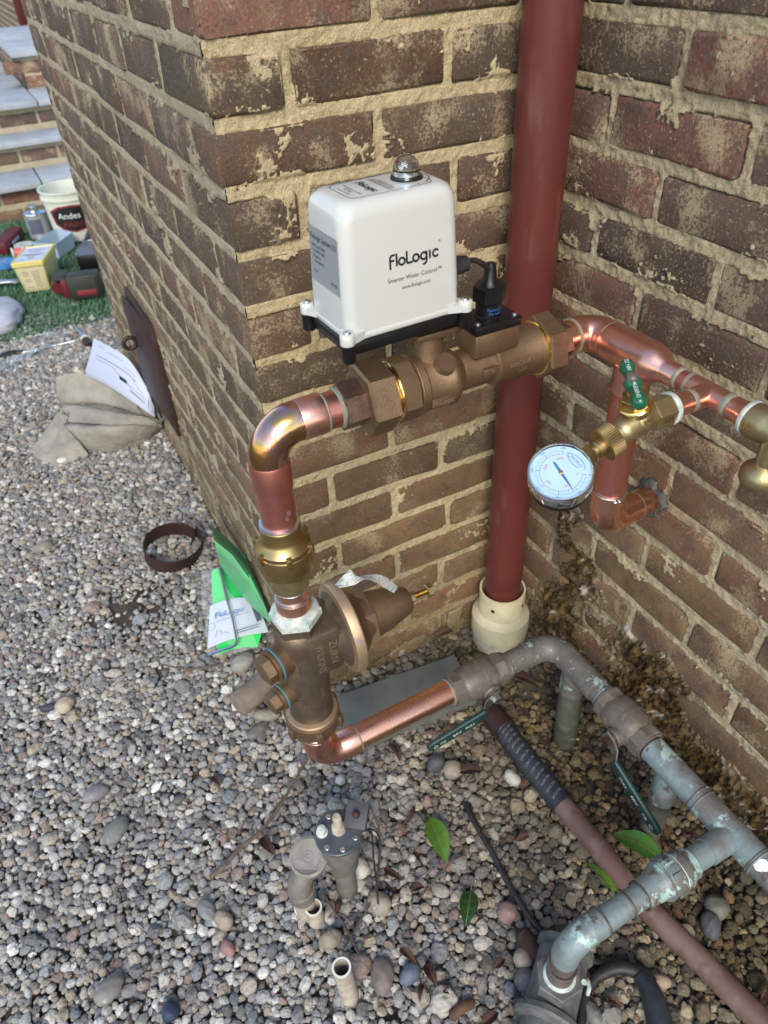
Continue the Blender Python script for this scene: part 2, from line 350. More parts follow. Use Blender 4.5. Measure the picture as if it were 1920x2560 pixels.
M_bucket = mat('bucket_white', (0.66, 0.68, 0.60), (0.56, 0.58, 0.50), 10, rough=0.4)
M_canmetal = mat('can_label', (0.34, 0.34, 0.35), rough=0.35, metal=0.3)
M_dial = mat('gauge_dial', (0.48, 0.68, 0.80), rough=0.35)
M_glass = mat('gauge_lens', (1, 1, 1), rough=0.02, trans=1.0, ior=1.12)
M_blueneedle = mat('blue_needle', (0.05, 0.14, 0.42), rough=0.4)
M_solen = mat('solenoid_grey', (0.085, 0.08, 0.095), (0.07, 0.065, 0.07), 60, rough=0.5, bump=0.0004, bscale=200)
M_irr = mat('irrigation_valve_grey', (0.185, 0.17, 0.15), (0.13, 0.12, 0.105), 40, rough=0.6, bump=0.0004, bscale=200)
M_irr_lid = mat('irrigation_lid_blue_grey', (0.085, 0.10, 0.12), (0.06, 0.07, 0.085), 40, rough=0.4, spots=(0.5, 0.52, 0.5), sscale=200, sth=0.80)

# ------------------------------------------------------------------ ground
WX = -0.491                                     # outer corner of the bay; house corner at x = 0, y = 0; bay face is y = 0
LBAY = 1.68
fg = Fbm(3)
def gz(x, y):
    z = 0.010 * (fg(np.asarray(x) * 4 + 20, np.asarray(y) * 4 + 20, 3) - 0.5)
    z = z + 0.03 * np.clip((np.asarray(y) - 0.5) / 1.2, 0, 1)
    return z - 0.022 * np.exp(-(((np.asarray(x) + 0.10) / 0.10) ** 2 + ((np.asarray(y) + 0.34) / 0.20) ** 2))
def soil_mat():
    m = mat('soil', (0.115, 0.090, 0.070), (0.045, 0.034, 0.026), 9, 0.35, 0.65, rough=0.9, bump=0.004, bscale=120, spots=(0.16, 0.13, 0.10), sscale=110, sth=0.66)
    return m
xs = np.linspace(-1, 1, 150); xs = -0.6 + 1.4 * xs + 58 * xs ** 9; ys = np.linspace(-1, 1, 200); ys = 0.9 + 2.0 * ys + 58 * ys ** 9
X, Y = np.meshgrid(xs, ys, indexing='ij')
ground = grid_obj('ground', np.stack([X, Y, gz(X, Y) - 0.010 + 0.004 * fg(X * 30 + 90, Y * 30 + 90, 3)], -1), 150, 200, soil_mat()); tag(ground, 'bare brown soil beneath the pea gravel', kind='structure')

# ------------------------------------------------------------------ brick walls
PITCH, Z0, BH = 0.0744, 0.0127, 0.0575
NC = 21
def brick_mat():
    m = bpy.data.materials.new('brick'); m.use_nodes = True; t = m.node_tree; N = t.nodes; L = t.links.new; b = N['Principled BSDF']
    oi = N.new('ShaderNodeObjectInfo'); ge = N.new('ShaderNodeNewGeometry'); P = ge.outputs['Position']
    def noise(sc, d=5, r=0.6):
        n = N.new('ShaderNodeTexNoise'); n.inputs['Scale'].default_value = sc; n.inputs['Detail'].default_value = d; n.inputs['Roughness'].default_value = r; L(P, n.inputs['Vector']); return n.outputs[0]
    def mr(s, a, c, o0=0, o1=1):
        r = N.new('ShaderNodeMapRange'); r.inputs[1].default_value = a; r.inputs[2].default_value = c; r.inputs[3].default_value = o0; r.inputs[4].default_value = o1; L(s, r.inputs[0]); return r.outputs[0]
    def mix(f, a, c, bt='MIX'):
        x = N.new('ShaderNodeMix'); x.data_type = 'RGBA'; x.blend_type = bt; L(f, x.inputs[0]) if not isinstance(f, float) else setattr(x.inputs[0], 'default_value', f)
        for k, s in ((6, a), (7, c)):
            if isinstance(s, tuple): x.inputs[k].default_value = (*s, 1)
            else: L(s, x.inputs[k])
        return x.outputs[2]
    c = oi.outputs['Color']
    c = mix(mr(noise(16), 0.55, 0.78, 0, 0.65), c, (0.20, 0.105, 0.074))            # redder fired patches
    c = mix(mr(noise(30, 3), 0.50, 0.64, 0, 0.6), c, (0.085, 0.07, 0.062))  # burnt patches
    g = mr(noise(260, 4), 0.3, 0.7, 0.70, 1.30); gm = N.new('ShaderNodeCombineColor'); [L(g, gm.inputs[i]) for i in range(3)]
    c = mix(1.0, c, gm.outputs[0], 'MULTIPLY')
    c = mix(mr(noise(120, 2), 0.735, 0.75), c, (0.035, 0.03, 0.03))         # small dark pits
    sp = N.new('ShaderNodeMath'); sp.operation = 'MULTIPLY'; L(mr(noise(230, 6, 0.8), 0.565, 0.605), sp.inputs[0]); L(mr(noise(9, 3), 0.32, 0.58), sp.inputs[1])
    c = mix(sp.outputs[0], c, (0.54, 0.48, 0.37))                           # mortar specks left on the face
    ch = N.new('ShaderNodeMath'); ch.operation = 'MULTIPLY_ADD'; L(noise(230, 5, 0.75), ch.inputs[0]); ch.inputs[1].default_value = 1.1; L(noise(13, 4, 0.55), ch.inputs[2])
    sz_ = N.new('ShaderNodeSeparateXYZ'); L(P, sz_.inputs[0]); wz = N.new('ShaderNodeMath'); wz.operation = 'ADD'; L(ch.outputs[0], wz.inputs[0]); L(mr(sz_.outputs[2], 0.25, 0.60, -0.06, 0.0), wz.inputs[1])
    c = mix(mr(wz.outputs[0], 1.09, 1.20, 0, 0.80), c, (0.47, 0.38, 0.24))       # sandy lime wash left on the faces
    sx_ = N.new('ShaderNodeSeparateXYZ'); L(P, sx_.inputs[0]); dz = mr(sx_.outputs[2], 0.25, 0.85, 0.62, 0.05)
    du = N.new('ShaderNodeMath'); du.operation = 'MULTIPLY'; dm_y = N.new('ShaderNodeMath'); dm_y.operation = 'MULTIPLY'; L(dz, dm_y.inputs[0]); L(mr(sx_.outputs[1], 1.75, 1.85, 1, 0), dm_y.inputs[1]); L(dm_y.outputs[0], du.inputs[0]); L(mr(noise(24, 6, 0.7), 0.35, 0.62), du.inputs[1])
    c = mix(du.outputs[0], c, (0.26, 0.175, 0.085))                        # ochre silt washed onto the lower courses
    L(c, b.inputs['Base Color']); b.inputs['Roughness'].default_value = 0.86; b.inputs['Specular IOR Level'].default_value = 0.3
    bp = N.new('ShaderNodeBump'); bp.inputs['Distance'].default_value = 0.0016; L(noise(190, 6, 0.65), bp.inputs['Height'])
    bp2 = N.new('ShaderNodeBump'); bp2.inputs['Distance'].default_value = 0.0012; L(sp.outputs[0], bp2.inputs['Height']); L(bp.outputs[0], bp2.inputs['Normal']); L(bp2.outputs[0], b.inputs['Normal'])
    return m
def mortar_mat(name, base, alt, dark, dmask):
    """dmask: list of (lo, hi of a rough-noise mask) -> patches of damp brown growth"""
    m = bpy.data.materials.new(name); m.use_nodes = True; t = m.node_tree; N = t.nodes; L = t.links.new; b = N['Principled BSDF']
    ge = N.new('ShaderNodeNewGeometry'); P = ge.outputs['Position']
    def noise(sc, d=5, r=0.6):
        n = N.new('ShaderNodeTexNoise'); n.inputs['Scale'].default_value = sc; n.inputs['Detail'].default_value = d; n.inputs['Roughness'].default_value = r; L(P, n.inputs['Vector']); return n.outputs[0]
    def mr(s, a, c, o0=0, o1=1):
        r = N.new('ShaderNodeMapRange'); r.inputs[1].default_value = a; r.inputs[2].default_value = c; r.inputs[3].default_value = o0; r.inputs[4].default_value = o1; L(s, r.inputs[0]); return r.outputs[0]
    def mix(f, a, c, bt='MIX'):
        x = N.new('ShaderNodeMix'); x.data_type = 'RGBA'; x.blend_type = bt
        if isinstance(f, float): x.inputs[0].default_value = f
        else: L(f, x.inputs[0])
        for k, s in ((6, a), (7, c)):
            if isinstance(s, tuple): x.inputs[k].default_value = (*s, 1)
            else: L(s, x.inputs[k])
        return x.outputs[2]
    at = N.new('ShaderNodeAttribute'); at.attribute_name = 'damp'; wh = N.new('ShaderNodeAttribute'); wh.attribute_name = 'salt'
    c = mix(mr(noise(22), 0.35, 0.65), base, alt)
    c = mix(mr(noise(420, 3), 0.34, 0.70, 0, 0.95), c, mix(0.5, c, (0.15, 0.12, 0.08)))
    c = mix(at.outputs['Fac'], c, mix(mr(noise(55, 6), 0.44, 0.70), dark, (0.23, 0.15, 0.065)))
    c = mix(wh.outputs['Fac'], c, (0.50, 0.44, 0.36))
    c = mix(mr(noise(75, 4), 0.70, 0.72), c, (0.10, 0.085, 0.065))
    L(c, b.inputs['Base Color']); b.inputs['Roughness'].default_value = 0.92; b.inputs['Specular IOR Level'].default_value = 0.2
    bp = N.new('ShaderNodeBump'); bp.inputs['Distance'].default_value = 0.0042; L(noise(380, 6, 0.7), bp.inputs['Height']); L(bp.outputs[0], b.inputs['Normal'])
    return m
M_brick = brick_mat()
M_mortar_a = mortar_mat('yellow_mortar', (0.80, 0.665, 0.41), (0.68, 0.55, 0.33), (0.12, 0.08, 0.035), 0)
M_mortar_b = mortar_mat('mossy_mortar', (0.66, 0.555, 0.37), (0.53, 0.44, 0.285), (0.062, 0.037, 0.014), 0)
M_mortar_c = mortar_mat('grey_mortar', (0.58, 0.50, 0.36), (0.47, 0.40, 0.28), (0.16, 0.12, 0.07), 0)

DARK = [(0.112, 0.075, 0.051), (0.090, 0.062, 0.045), (0.135, 0.080, 0.053), (0.100, 0.069, 0.048)]
REDS = [(0.200, 0.098, 0.070), (0.180, 0.090, 0.066), (0.190, 0.108, 0.076)]
OCHR = [(0.175, 0.098, 0.054), (0.150, 0.090, 0.052), (0.185, 0.096, 0.058)]
PURP = [(0.128, 0.083, 0.066), (0.106, 0.073, 0.060), (0.158, 0.082, 0.064), (0.130, 0.088, 0.064)]

_bm = {}
def brick_mesh(L, D, var):
    key = (round(L, 3), round(D, 3), var)
    if key in _bm: return _bm[key]
    r = np.random.default_rng(var * 31 + int(L * 1000)); bm = bmesh.new(); bmesh.ops.create_cube(bm, size=1)
    for v in bm.verts: v.co = Vector((v.co.x * L, v.co.y * D, v.co.z * BH))
    bmesh.ops.subdivide_edges(bm, edges=[e for e in bm.edges if abs((e.verts[0].co - e.verts[1].co).x) > 0.05], cuts=2)
    bmesh.ops.bevel(bm, geom=[e for e in bm.edges if e.is_manifold and e.calc_face_angle(0) > 0.5], offset=0.005, segments=2, affect='EDGES', profile=0.55)
    for v in bm.verts: v.co += Vector(r.normal(0, 0.0009, 3))
    me = bpy.data.meshes.new('brick'); bm.to_mesh(me); bm.free()
    me.polygons.foreach_set('use_smooth', [True] * len(me.polygons)); me.set_sharp_from_angle(angle=rad(50)); me.materials.append(M_brick)
    _bm[key] = me; return me
def put_brick(parent, c, L, D, col, rz=0.0, jit=0.0012):
    o = bpy.data.objects.new('brick', brick_mesh(L, D, random.randrange(5))); COL.objects.link(o); o.parent = parent
    o.location = Vector(c) - parent.location + Vector([random.gauss(0, jit) for _ in range(3)]); o.rotation_euler = (random.gauss(0, 0.006), random.gauss(0, 0.008), rz + random.gauss(0, 0.006))
    k = random.uniform(0.72, 1.08); o.color = (col[0] * k, col[1] * k, col[2] * k, 1); return o
def edges(rects, U, Z):
    """signed depth inside the nearest brick of its course (positive inside)"""
    d = np.full(U.shape, -0.02)
    for u0, u1, z0, z1 in rects:
        m = (U > u0 - 0.02) & (U < u1 + 0.02) & (Z > z0 - 0.02) & (Z < z1 + 0.02)
        q = np.minimum(np.minimum(U[m] - u0, u1 - U[m]), np.minimum(Z[m] - z0, z1 - Z[m])); d[m] = np.maximum(d[m], q)
    return d
def mortar_face(name, parent, m, u0, u1, z0, z1, res, rects, place, seed, damp=None, wild=0.0, th=0.64, joint=-0.0025, extra=None):
    nu = int((u1 - u0) / res) + 1; nz = int((z1 - z0) / res) + 1
    U, Z = np.meshgrid(np.linspace(u0, u1, nu), np.linspace(z0, z1, nz), indexing='ij'); d = edges(rects, U, Z); f = Fbm(seed)
    U2 = U + 10; Z2 = Z + 10; n1 = f(U2 * 60, Z2 * 60, 4); n2 = f(U2 * 19 + 40, Z2 * 19 + 40, 5); n3 = f(U2 * 180 + 5, Z2 * 180 + 5, 2, 0.7)
    dm = damp(U, Z) if damp else np.zeros_like(U)
    h = joint + (n1 - 0.5) * 0.0050 + (n3 - 0.5) * 0.0046
    inside = np.clip(d / 0.003, 0, 1); edge = np.exp(-np.clip(d, 0, 1) / 0.007)
    n4 = f(U2 * 340 + 3, Z2 * 210 + 8, 2, 0.7)
    sm = n2 + 0.26 * (n3 - 0.5) + 0.22 * (n4 - 0.5) + 0.10 * edge + 0.13 * np.exp(-np.clip(d, 0, 1) / 0.0022) + 0.36 * dm
    if extra: sm = sm + extra(U, Z)
    smear = np.clip((sm - th) / 0.015, 0, 1)
    h = h * (1 - inside) + inside * (-0.010 + smear * (0.0112 + 0.0016 * n3))
    h = h + dm * wild * (np.abs(f(U2 * 42, Z2 * 42, 6, 0.75) - 0.5) * 0.075 - 0.004)
    P = place(U, Z, h); o = grid_obj(name, P, nu, nz, m, parent)
    a = o.data.attributes.new('damp', 'FLOAT', 'POINT'); a.data.foreach_set('value', np.clip(dm, 0, 1).ravel().astype(np.float32))
    s = np.clip((f(U2 * 33 + 7, Z2 * 33 + 3, 5, 0.7) - 0.65) * 14, 0, 1) * (dm > 0.12); a = o.data.attributes.new('salt', 'FLOAT', 'POINT'); a.data.foreach_set('value', s.ravel().astype(np.float32))
    return o
def split(lo, hi, first, J=0.013, ln=0.209):
    out = []; u = lo; L = first
    while u < hi - 0.02:
        e = min(u + L, hi); out.append((u, e)); u = e + J; L = ln + random.uniform(-0.012, 0.006)
    return out

bay = thing('brick_wall', 'projecting brick wall with outer corner, buff mortar smeared over dark bricks', 'wall', (WX, 0, 0))
ra, rc = [], []
bay_bricks = []
for k in range(-1, NC):
    z0 = Z0 + k * PITCH; z1 = z0 + BH; odd = k % 2
    fa = split(WX, -0.002, 0.205 if odd else 0.090); fc = split(0.0, LBAY, 0.096 if odd else 0.203)
    ra += [(a, b, z0, z1) for a, b in fa]; rc += [(a, b, z0, z1) for a, b in fc]
    for i, (a, b) in enumerate(fa):
        D = 0.096 if odd else 0.203
        if i > 0: D = 0.096
        low = k < 8
        pool = (OCHR * 2 + DARK[:2]) if low else DARK
        col = random.choice(pool)
        if k == 15 and i == 0: col = REDS[1]
        if k == 15 and i == 1: col = (0.15, 0.09, 0.065)
        bay_bricks.append(put_brick(bay, ((a + b) / 2, D / 2, (z0 + z1) / 2), b - a, D, col))
    for i, (a, b) in enumerate(fc):
        if i == 0: continue
        col = random.choice(PURP + DARK[:2] + ([REDS[2]] if random.random() < 0.25 else []))
        put_brick(bay, (WX + 0.048, (a + b) / 2, (z0 + z1) / 2), b - a, 0.096, col, rz=math.pi / 2)
ZT = Z0 + NC * PITCH
def damp_a(U, Z): return 0.75 * np.clip((0.42 - Z) / 0.42, 0, 1) ** 1.3
f6 = Fbm(77)
mortar_face('mortar', bay, M_mortar_a, WX + 0.003, 0.0, -0.06, ZT, 0.0024, ra, lambda U, Z, h: np.stack([U, -h, Z], -1), 11, damp_a, 0.0, th=0.755, extra=lambda U, Z: 0.15 * np.exp(-((U + 0.405) / 0.075) ** 2) * np.clip((Z - 0.82) / 0.1, 0, 1))
mortar_face('mortar', bay, M_mortar_c, 0.0027, LBAY, -0.06, ZT, 0.0040, rc, lambda U, Z, h: np.stack([WX - h, U, Z], -1), 23, lambda U, Z: 0.7 * np.clip((0.5 - Z) / 0.5, 0, 1), 0.0, th=0.76, joint=-0.0012)
mb = MB(); mb.box((WX / 2 + 0.008, 0.116, ZT / 2 - 0.05), (-WX - 0.016, 0.20, ZT), b=0); mb.box((WX + 0.117, 0.93, ZT / 2 - 0.05), (0.202, 1.42, ZT), b=0); mb.box((WX + 0.01 + 0.5, LBAY + 0.02, ZT / 2), (0.98, 0.06, ZT), b=0)
obj('core', mb, M_mortar_c, bay)

def upper_mat():
    m = bpy.data.materials.new('brick_above'); m.use_nodes = True; t = m.node_tree; N = t.nodes; b = N['Principled BSDF']
    ge = N.new('ShaderNodeNewGeometry'); sp = N.new('ShaderNodeSeparateXYZ'); t.links.new(ge.outputs['Position'], sp.inputs[0]); ad = N.new('ShaderNodeMath'); t.links.new(sp.outputs[0], ad.inputs[0]); t.links.new(sp.outputs[1], ad.inputs[1])
    cb = N.new('ShaderNodeCombineXYZ'); t.links.new(ad.outputs[0], cb.inputs[0]); t.links.new(sp.outputs[2], cb.inputs[1])
    bt = N.new('ShaderNodeTexBrick'); bt.inputs['Scale'].default_value = 1; bt.inputs['Brick Width'].default_value = 0.216; bt.inputs['Row Height'].default_value = PITCH; bt.inputs['Mortar Size'].default_value = 0.008
    bt.inputs['Color1'].default_value = (0.12, 0.085, 0.07, 1); bt.inputs['Color2'].default_value = (0.17, 0.09, 0.07, 1); bt.inputs['Mortar'].default_value = (0.5, 0.42, 0.28, 1)
    t.links.new(cb.outputs[0], bt.inputs['Vector']); t.links.new(bt.outputs[0], b.inputs['Base Color']); b.inputs['Roughness'].default_value = 0.9; return m
M_upper = upper_mat()
mb = MB(); mb.box((WX + 0.25, 0.845, ZT + 0.55), (0.494, 1.68, 1.1), b=0); obj('upper_wall', mb, M_upper, bay)

house = thing('brick_wall', 'house wall right of the downspout, damp and crumbling towards its foot', 'wall', (0, -0.7, 0))
rb = []
BY0 = -1.75
for k in range(-1, NC):
    z0 = Z0 + k * PITCH; z1 = z0 + BH; odd = k % 2
    fb = split(0.0, -BY0, 0.100 if odd else 0.203)
    rb += [(a, b, z0, z1) for a, b in fb]
    for i, (a, b) in enumerate(fb):
        low = k < 9; col = random.choice(REDS + OCHR[:1] + PURP[2:3] if low else [(0.122, 0.078, 0.062), (0.100, 0.068, 0.056), (0.142, 0.080, 0.062), (0.112, 0.078, 0.060), (0.175, 0.084, 0.064), (0.195, 0.092, 0.070)])
        if low: col = tuple(v * 0.82 for v in col)
        put_brick(house, (0.048, -(a + b) / 2, (z0 + z1) / 2), b - a, 0.096, col, rz=math.pi / 2)
def damp_b(U, Z):
    n = f6(U * 7 + 3, Z * 7 + 3, 4) - 0.5
    q = lambda u, z, su, sz: np.exp(-((U - u) / su) ** 2 - ((Z - z) / sz) ** 2)
    v = 1.0 * q(0.145, 0.345, 0.045, 0.060) + 1.0 * q(0.195, 0.265, 0.065, 0.065) + 0.9 * q(0.150, 0.150, 0.055, 0.06) + 0.95 * q(0.40, 0.205, 0.085, 0.055) + 1.0 * q(0.36, 0.045, 0.34, 0.085) + 1.0 * q(0.66, 0.075, 0.26, 0.085)
    return np.clip(np.clip(1.9 * v - 0.25, 0, 1.3) + 0.9 * n * (v > 0.10), 0, 1)
mortar_face('mortar', house, M_mortar_b, 0.0, 0.80, -0.06, ZT, 0.0024, rb, lambda U, Z, h: np.stack([-h, -U, Z], -1), 41, damp_b, 0.85, th=0.775)
mortar_face('mortar', house, M_mortar_b, 0.80, -BY0, -0.06, ZT, 0.008, rb, lambda U, Z, h: np.stack([-h, -U, Z], -1), 42, None, 0.0, th=0.68)
mb = MB(); mb.box((0.127, BY0 / 2, ZT / 2 - 0.05), (0.215, -BY0 - 0.02, ZT), b=0); obj('core', mb, M_mortar_c, house)
mb = MB(); mb.box((0.12, BY0 / 2 - 0.002, ZT + 0.55), (0.235, -BY0, 1.1), b=0); obj('upper_wall', mb, M_upper, house)

# ------------------------------------------------------------------ pea gravel (instances of modelled pebbles on measured-out points)
def pebble_mat():
    m = bpy.data.materials.new('pebbles'); m.use_nodes = True; t = m.node_tree; N = t.nodes; L = t.links.new; b = N['Principled BSDF']
    oi = N.new('ShaderNodeObjectInfo'); cr = N.new('ShaderNodeValToRGB'); cr.color_ramp.interpolation = 'CONSTANT'
    cols = [(0.36, 0.35, 0.325), (0.235, 0.235, 0.235), (0.50, 0.48, 0.44), (0.145, 0.150, 0.160), (0.40, 0.355, 0.285), (0.28, 0.265, 0.245), (0.065, 0.070, 0.080), (0.62, 0.60, 0.56), (0.20, 0.195, 0.20), (0.33, 0.27, 0.215),
            (0.215, 0.235, 0.255), (0.43, 0.41, 0.385), (0.16, 0.155, 0.15), (0.31, 0.31, 0.31), (0.25, 0.165, 0.14), (0.47, 0.44, 0.385), (0.11, 0.13, 0.165), (0.39, 0.39, 0.38), (0.70, 0.68, 0.64), (0.18, 0.175, 0.17), (0.36, 0.295, 0.21), (0.26, 0.235, 0.25)]
    e = cr.color_ramp.elements
    for i, c in enumerate(cols):
        el = e[i] if i < 2 else e.new(i / len(cols)); el.position = i / len(cols); c = tuple(0.70 * v + 0.30 * w_ for v, w_ in zip(c, (0.315, 0.300, 0.270))); el.color = (*c, 1)
    L(oi.outputs['Random'], cr.inputs[0])
    tc = N.new('ShaderNodeTexCoord'); ad = N.new('ShaderNodeVectorMath'); ad.operation = 'ADD'
    cm = N.new('ShaderNodeCombineXYZ'); ml = N.new('ShaderNodeMath'); ml.operation = 'MULTIPLY'; ml.inputs[1].default_value = 97; L(oi.outputs['Random'], ml.inputs[0]); L(ml.outputs[0], cm.inputs[0]); L(tc.outputs['Object'], ad.inputs[0]); L(cm.outputs[0], ad.inputs[1])
    n = N.new('ShaderNodeTexNoise'); n.inputs['Scale'].default_value = 2.2; n.inputs['Detail'].default_value = 7; n.inputs['Roughness'].default_value = 0.72; L(ad.outputs[0], n.inputs[0])
    mr = N.new('ShaderNodeMapRange'); mr.inputs[1].default_value = 0.32; mr.inputs[2].default_value = 0.68; mr.inputs[3].default_value = 0.60; mr.inputs[4].default_value = 1.42; L(n.outputs[0], mr.inputs[0])
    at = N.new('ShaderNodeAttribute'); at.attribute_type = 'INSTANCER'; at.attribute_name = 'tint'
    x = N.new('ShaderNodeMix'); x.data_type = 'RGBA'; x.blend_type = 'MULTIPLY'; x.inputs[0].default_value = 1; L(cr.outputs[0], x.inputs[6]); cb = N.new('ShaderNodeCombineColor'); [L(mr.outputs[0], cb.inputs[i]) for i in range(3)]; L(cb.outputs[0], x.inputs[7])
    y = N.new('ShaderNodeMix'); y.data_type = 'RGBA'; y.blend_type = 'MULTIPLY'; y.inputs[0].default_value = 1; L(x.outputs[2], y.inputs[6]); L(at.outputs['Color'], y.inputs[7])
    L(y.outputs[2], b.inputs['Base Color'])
    rr = N.new('ShaderNodeMapRange'); rr.inputs[3].default_value = 0.55; rr.inputs[4].default_value = 0.85; L(oi.outputs['Random'], rr.inputs[0]); L(rr.outputs[0], b.inputs['Roughness']); b.inputs['Specular IOR Level'].default_value = 0.4
    bp = N.new('ShaderNodeBump'); bp.inputs['Distance'].default_value = 0.05; bp.inputs['Strength'].default_value = 0.5; L(n.outputs[0], bp.inputs['Height']); L(bp.outputs[0], b.inputs['Normal'])
    return m
M_pebble = pebble_mat()

def in_wall(x, y, mrg=0.0): return (x > -mrg) or (x > WX - mrg and y > -mrg and y < LBAY + 0.05)
dirt = [(G(330, 1530), 0.085, 0.9), (G(400, 1470), 0.05, 0.7), (G(240, 1500), 0.06, 0.4), (G(1290, 1745), 0.050, 0.85), (G(1420, 1840), 0.055, 0.85), (Vector((-0.09, -0.43, 0)), 0.075, 0.88), (Vector((-0.05, -0.60, 0)), 0.075, 0.8), (Vector((-0.09, -0.2, 0)), 0.055, 0.9), (Vector((-0.10, -0.75, 0)), 0.06, 0.6), (Vector((-0.30, -0.62, 0)), 0.03, 0.5)]
def bare(x, y):
    p = 0
    for c, r, s in dirt:
        d2 = ((x - c.x) ** 2 + (y - c.y) ** 2) / (r * r)
        if d2 < 4: p = max(p, s * math.exp(-d2 ** 1.5 * 0.7))
    return p
pts = []; cell = 0.02; H = {}
def sizes():
    out = []
    for r0, r1, n in ((0.0135, 0.020, 200), (0.0100, 0.0135, 1700), (0.0074, 0.0100, 11000), (0.0054, 0.0074, 36000), (0.0038, 0.0054, 90000), (0.0025, 0.0038, 70000)):
        out += list(zip(rng.uniform(-1.75, 0.0, n), rng.uniform(-1.15, 2.30, n), np.sort(rng.uniform(r0, r1, n))[::-1]))
    return out
fsz = Fbm(91)
for x, y, r in sizes():
    if y > 2.0 and rng.random() < 0.0: continue
    if x < -1.35 and y < 1.2 and x < -1.0 - 0.6 * (y + 0.9) - 0.3: continue
    if in_wall(x, y, r * 0.6): continue
    if r > 0.0085 and y > 0.3 and rng.random() < 0.6: continue
    if r > 0.0074 and x < -0.60 and rng.random() < 0.45: continue
    if r > 0.0100 and x < -0.72 and y < 0.2 and rng.random() < 0.55: continue
    b = bare(x, y)
    if b > 0 and rng.random() < b: continue
    ci, cj = int(x // cell), int(y // cell); ok = True
    for i in range(ci - 2, ci + 3):
        for j in range(cj - 2, cj + 3):
            for (a, c, q) in H.get((i, j), ()):
                if (a - x) ** 2 + (c - y) ** 2 < (0.80 * (q + r)) ** 2: ok = False; break
            if not ok: break
        if not ok: break
    if ok:
        H.setdefault((ci, cj), []).append((x, y, r)); pts.append((x, y, 0.0, r))
n_top = len(pts)
for x, y in zip(rng.uniform(-1.75, 0, 30000), rng.uniform(-1.15, 2.3, 30000)):
    if in_wall(x, y, 0.004) or (x < -1.35 and y < 1.2): continue
    b = bare(x, y)
    if b > 0.25 and rng.random() < b * 1.0: continue
    pts.append((x, y, -0.006, rng.uniform(0.004, 0.0085)))
PT = np.array(pts); npt = len(PT)
flat = rng.uniform(0.55, 0.85, npt); ecc = rng.uniform(1.0, 1.5, npt)
scl = np.stack([PT[:, 3] * np.sqrt(ecc), PT[:, 3] / np.sqrt(ecc), PT[:, 3] * flat], 1) * 1.08
rot = np.stack([rng.normal(0, 0.28, npt), rng.normal(0, 0.28, npt), rng.uniform(0, 6.283, npt)], 1)
zz = gz(PT[:, 0], PT[:, 1]) + PT[:, 2] + scl[:, 2] * rng.uniform(0.0, 0.55, npt) - 0.002
wet = np.exp(-((PT[:, 0] + 0.10) / 0.20) ** 2 * 0.9) * np.clip((0.05 - PT[:, 1]) / 0.1, 0, 1)  # wet stones by the right wall; shade under the pipes also painted in
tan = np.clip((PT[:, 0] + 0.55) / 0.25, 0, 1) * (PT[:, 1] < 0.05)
paler = 1.0 + 0.30 * np.clip((-0.35 - PT[:, 0]) / 0.3, 0, 1)  # left stones lightened in colour, standing in for the brighter light there
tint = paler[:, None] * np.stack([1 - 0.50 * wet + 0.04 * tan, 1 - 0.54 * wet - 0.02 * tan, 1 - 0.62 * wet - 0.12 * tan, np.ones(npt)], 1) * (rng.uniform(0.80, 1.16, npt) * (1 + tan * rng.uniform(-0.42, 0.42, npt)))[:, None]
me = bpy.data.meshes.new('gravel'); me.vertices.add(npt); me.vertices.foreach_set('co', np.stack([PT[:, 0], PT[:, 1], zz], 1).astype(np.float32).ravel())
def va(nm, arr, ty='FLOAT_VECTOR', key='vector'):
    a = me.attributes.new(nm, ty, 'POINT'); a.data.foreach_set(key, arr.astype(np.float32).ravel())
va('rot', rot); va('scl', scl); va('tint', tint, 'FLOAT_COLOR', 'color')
me.update(); gravel = bpy.data.objects.new('gravel', me); COL.objects.link(gravel)
tag(gravel, 'loose rounded pea gravel in grey, tan and white covering the ground', kind='stuff')
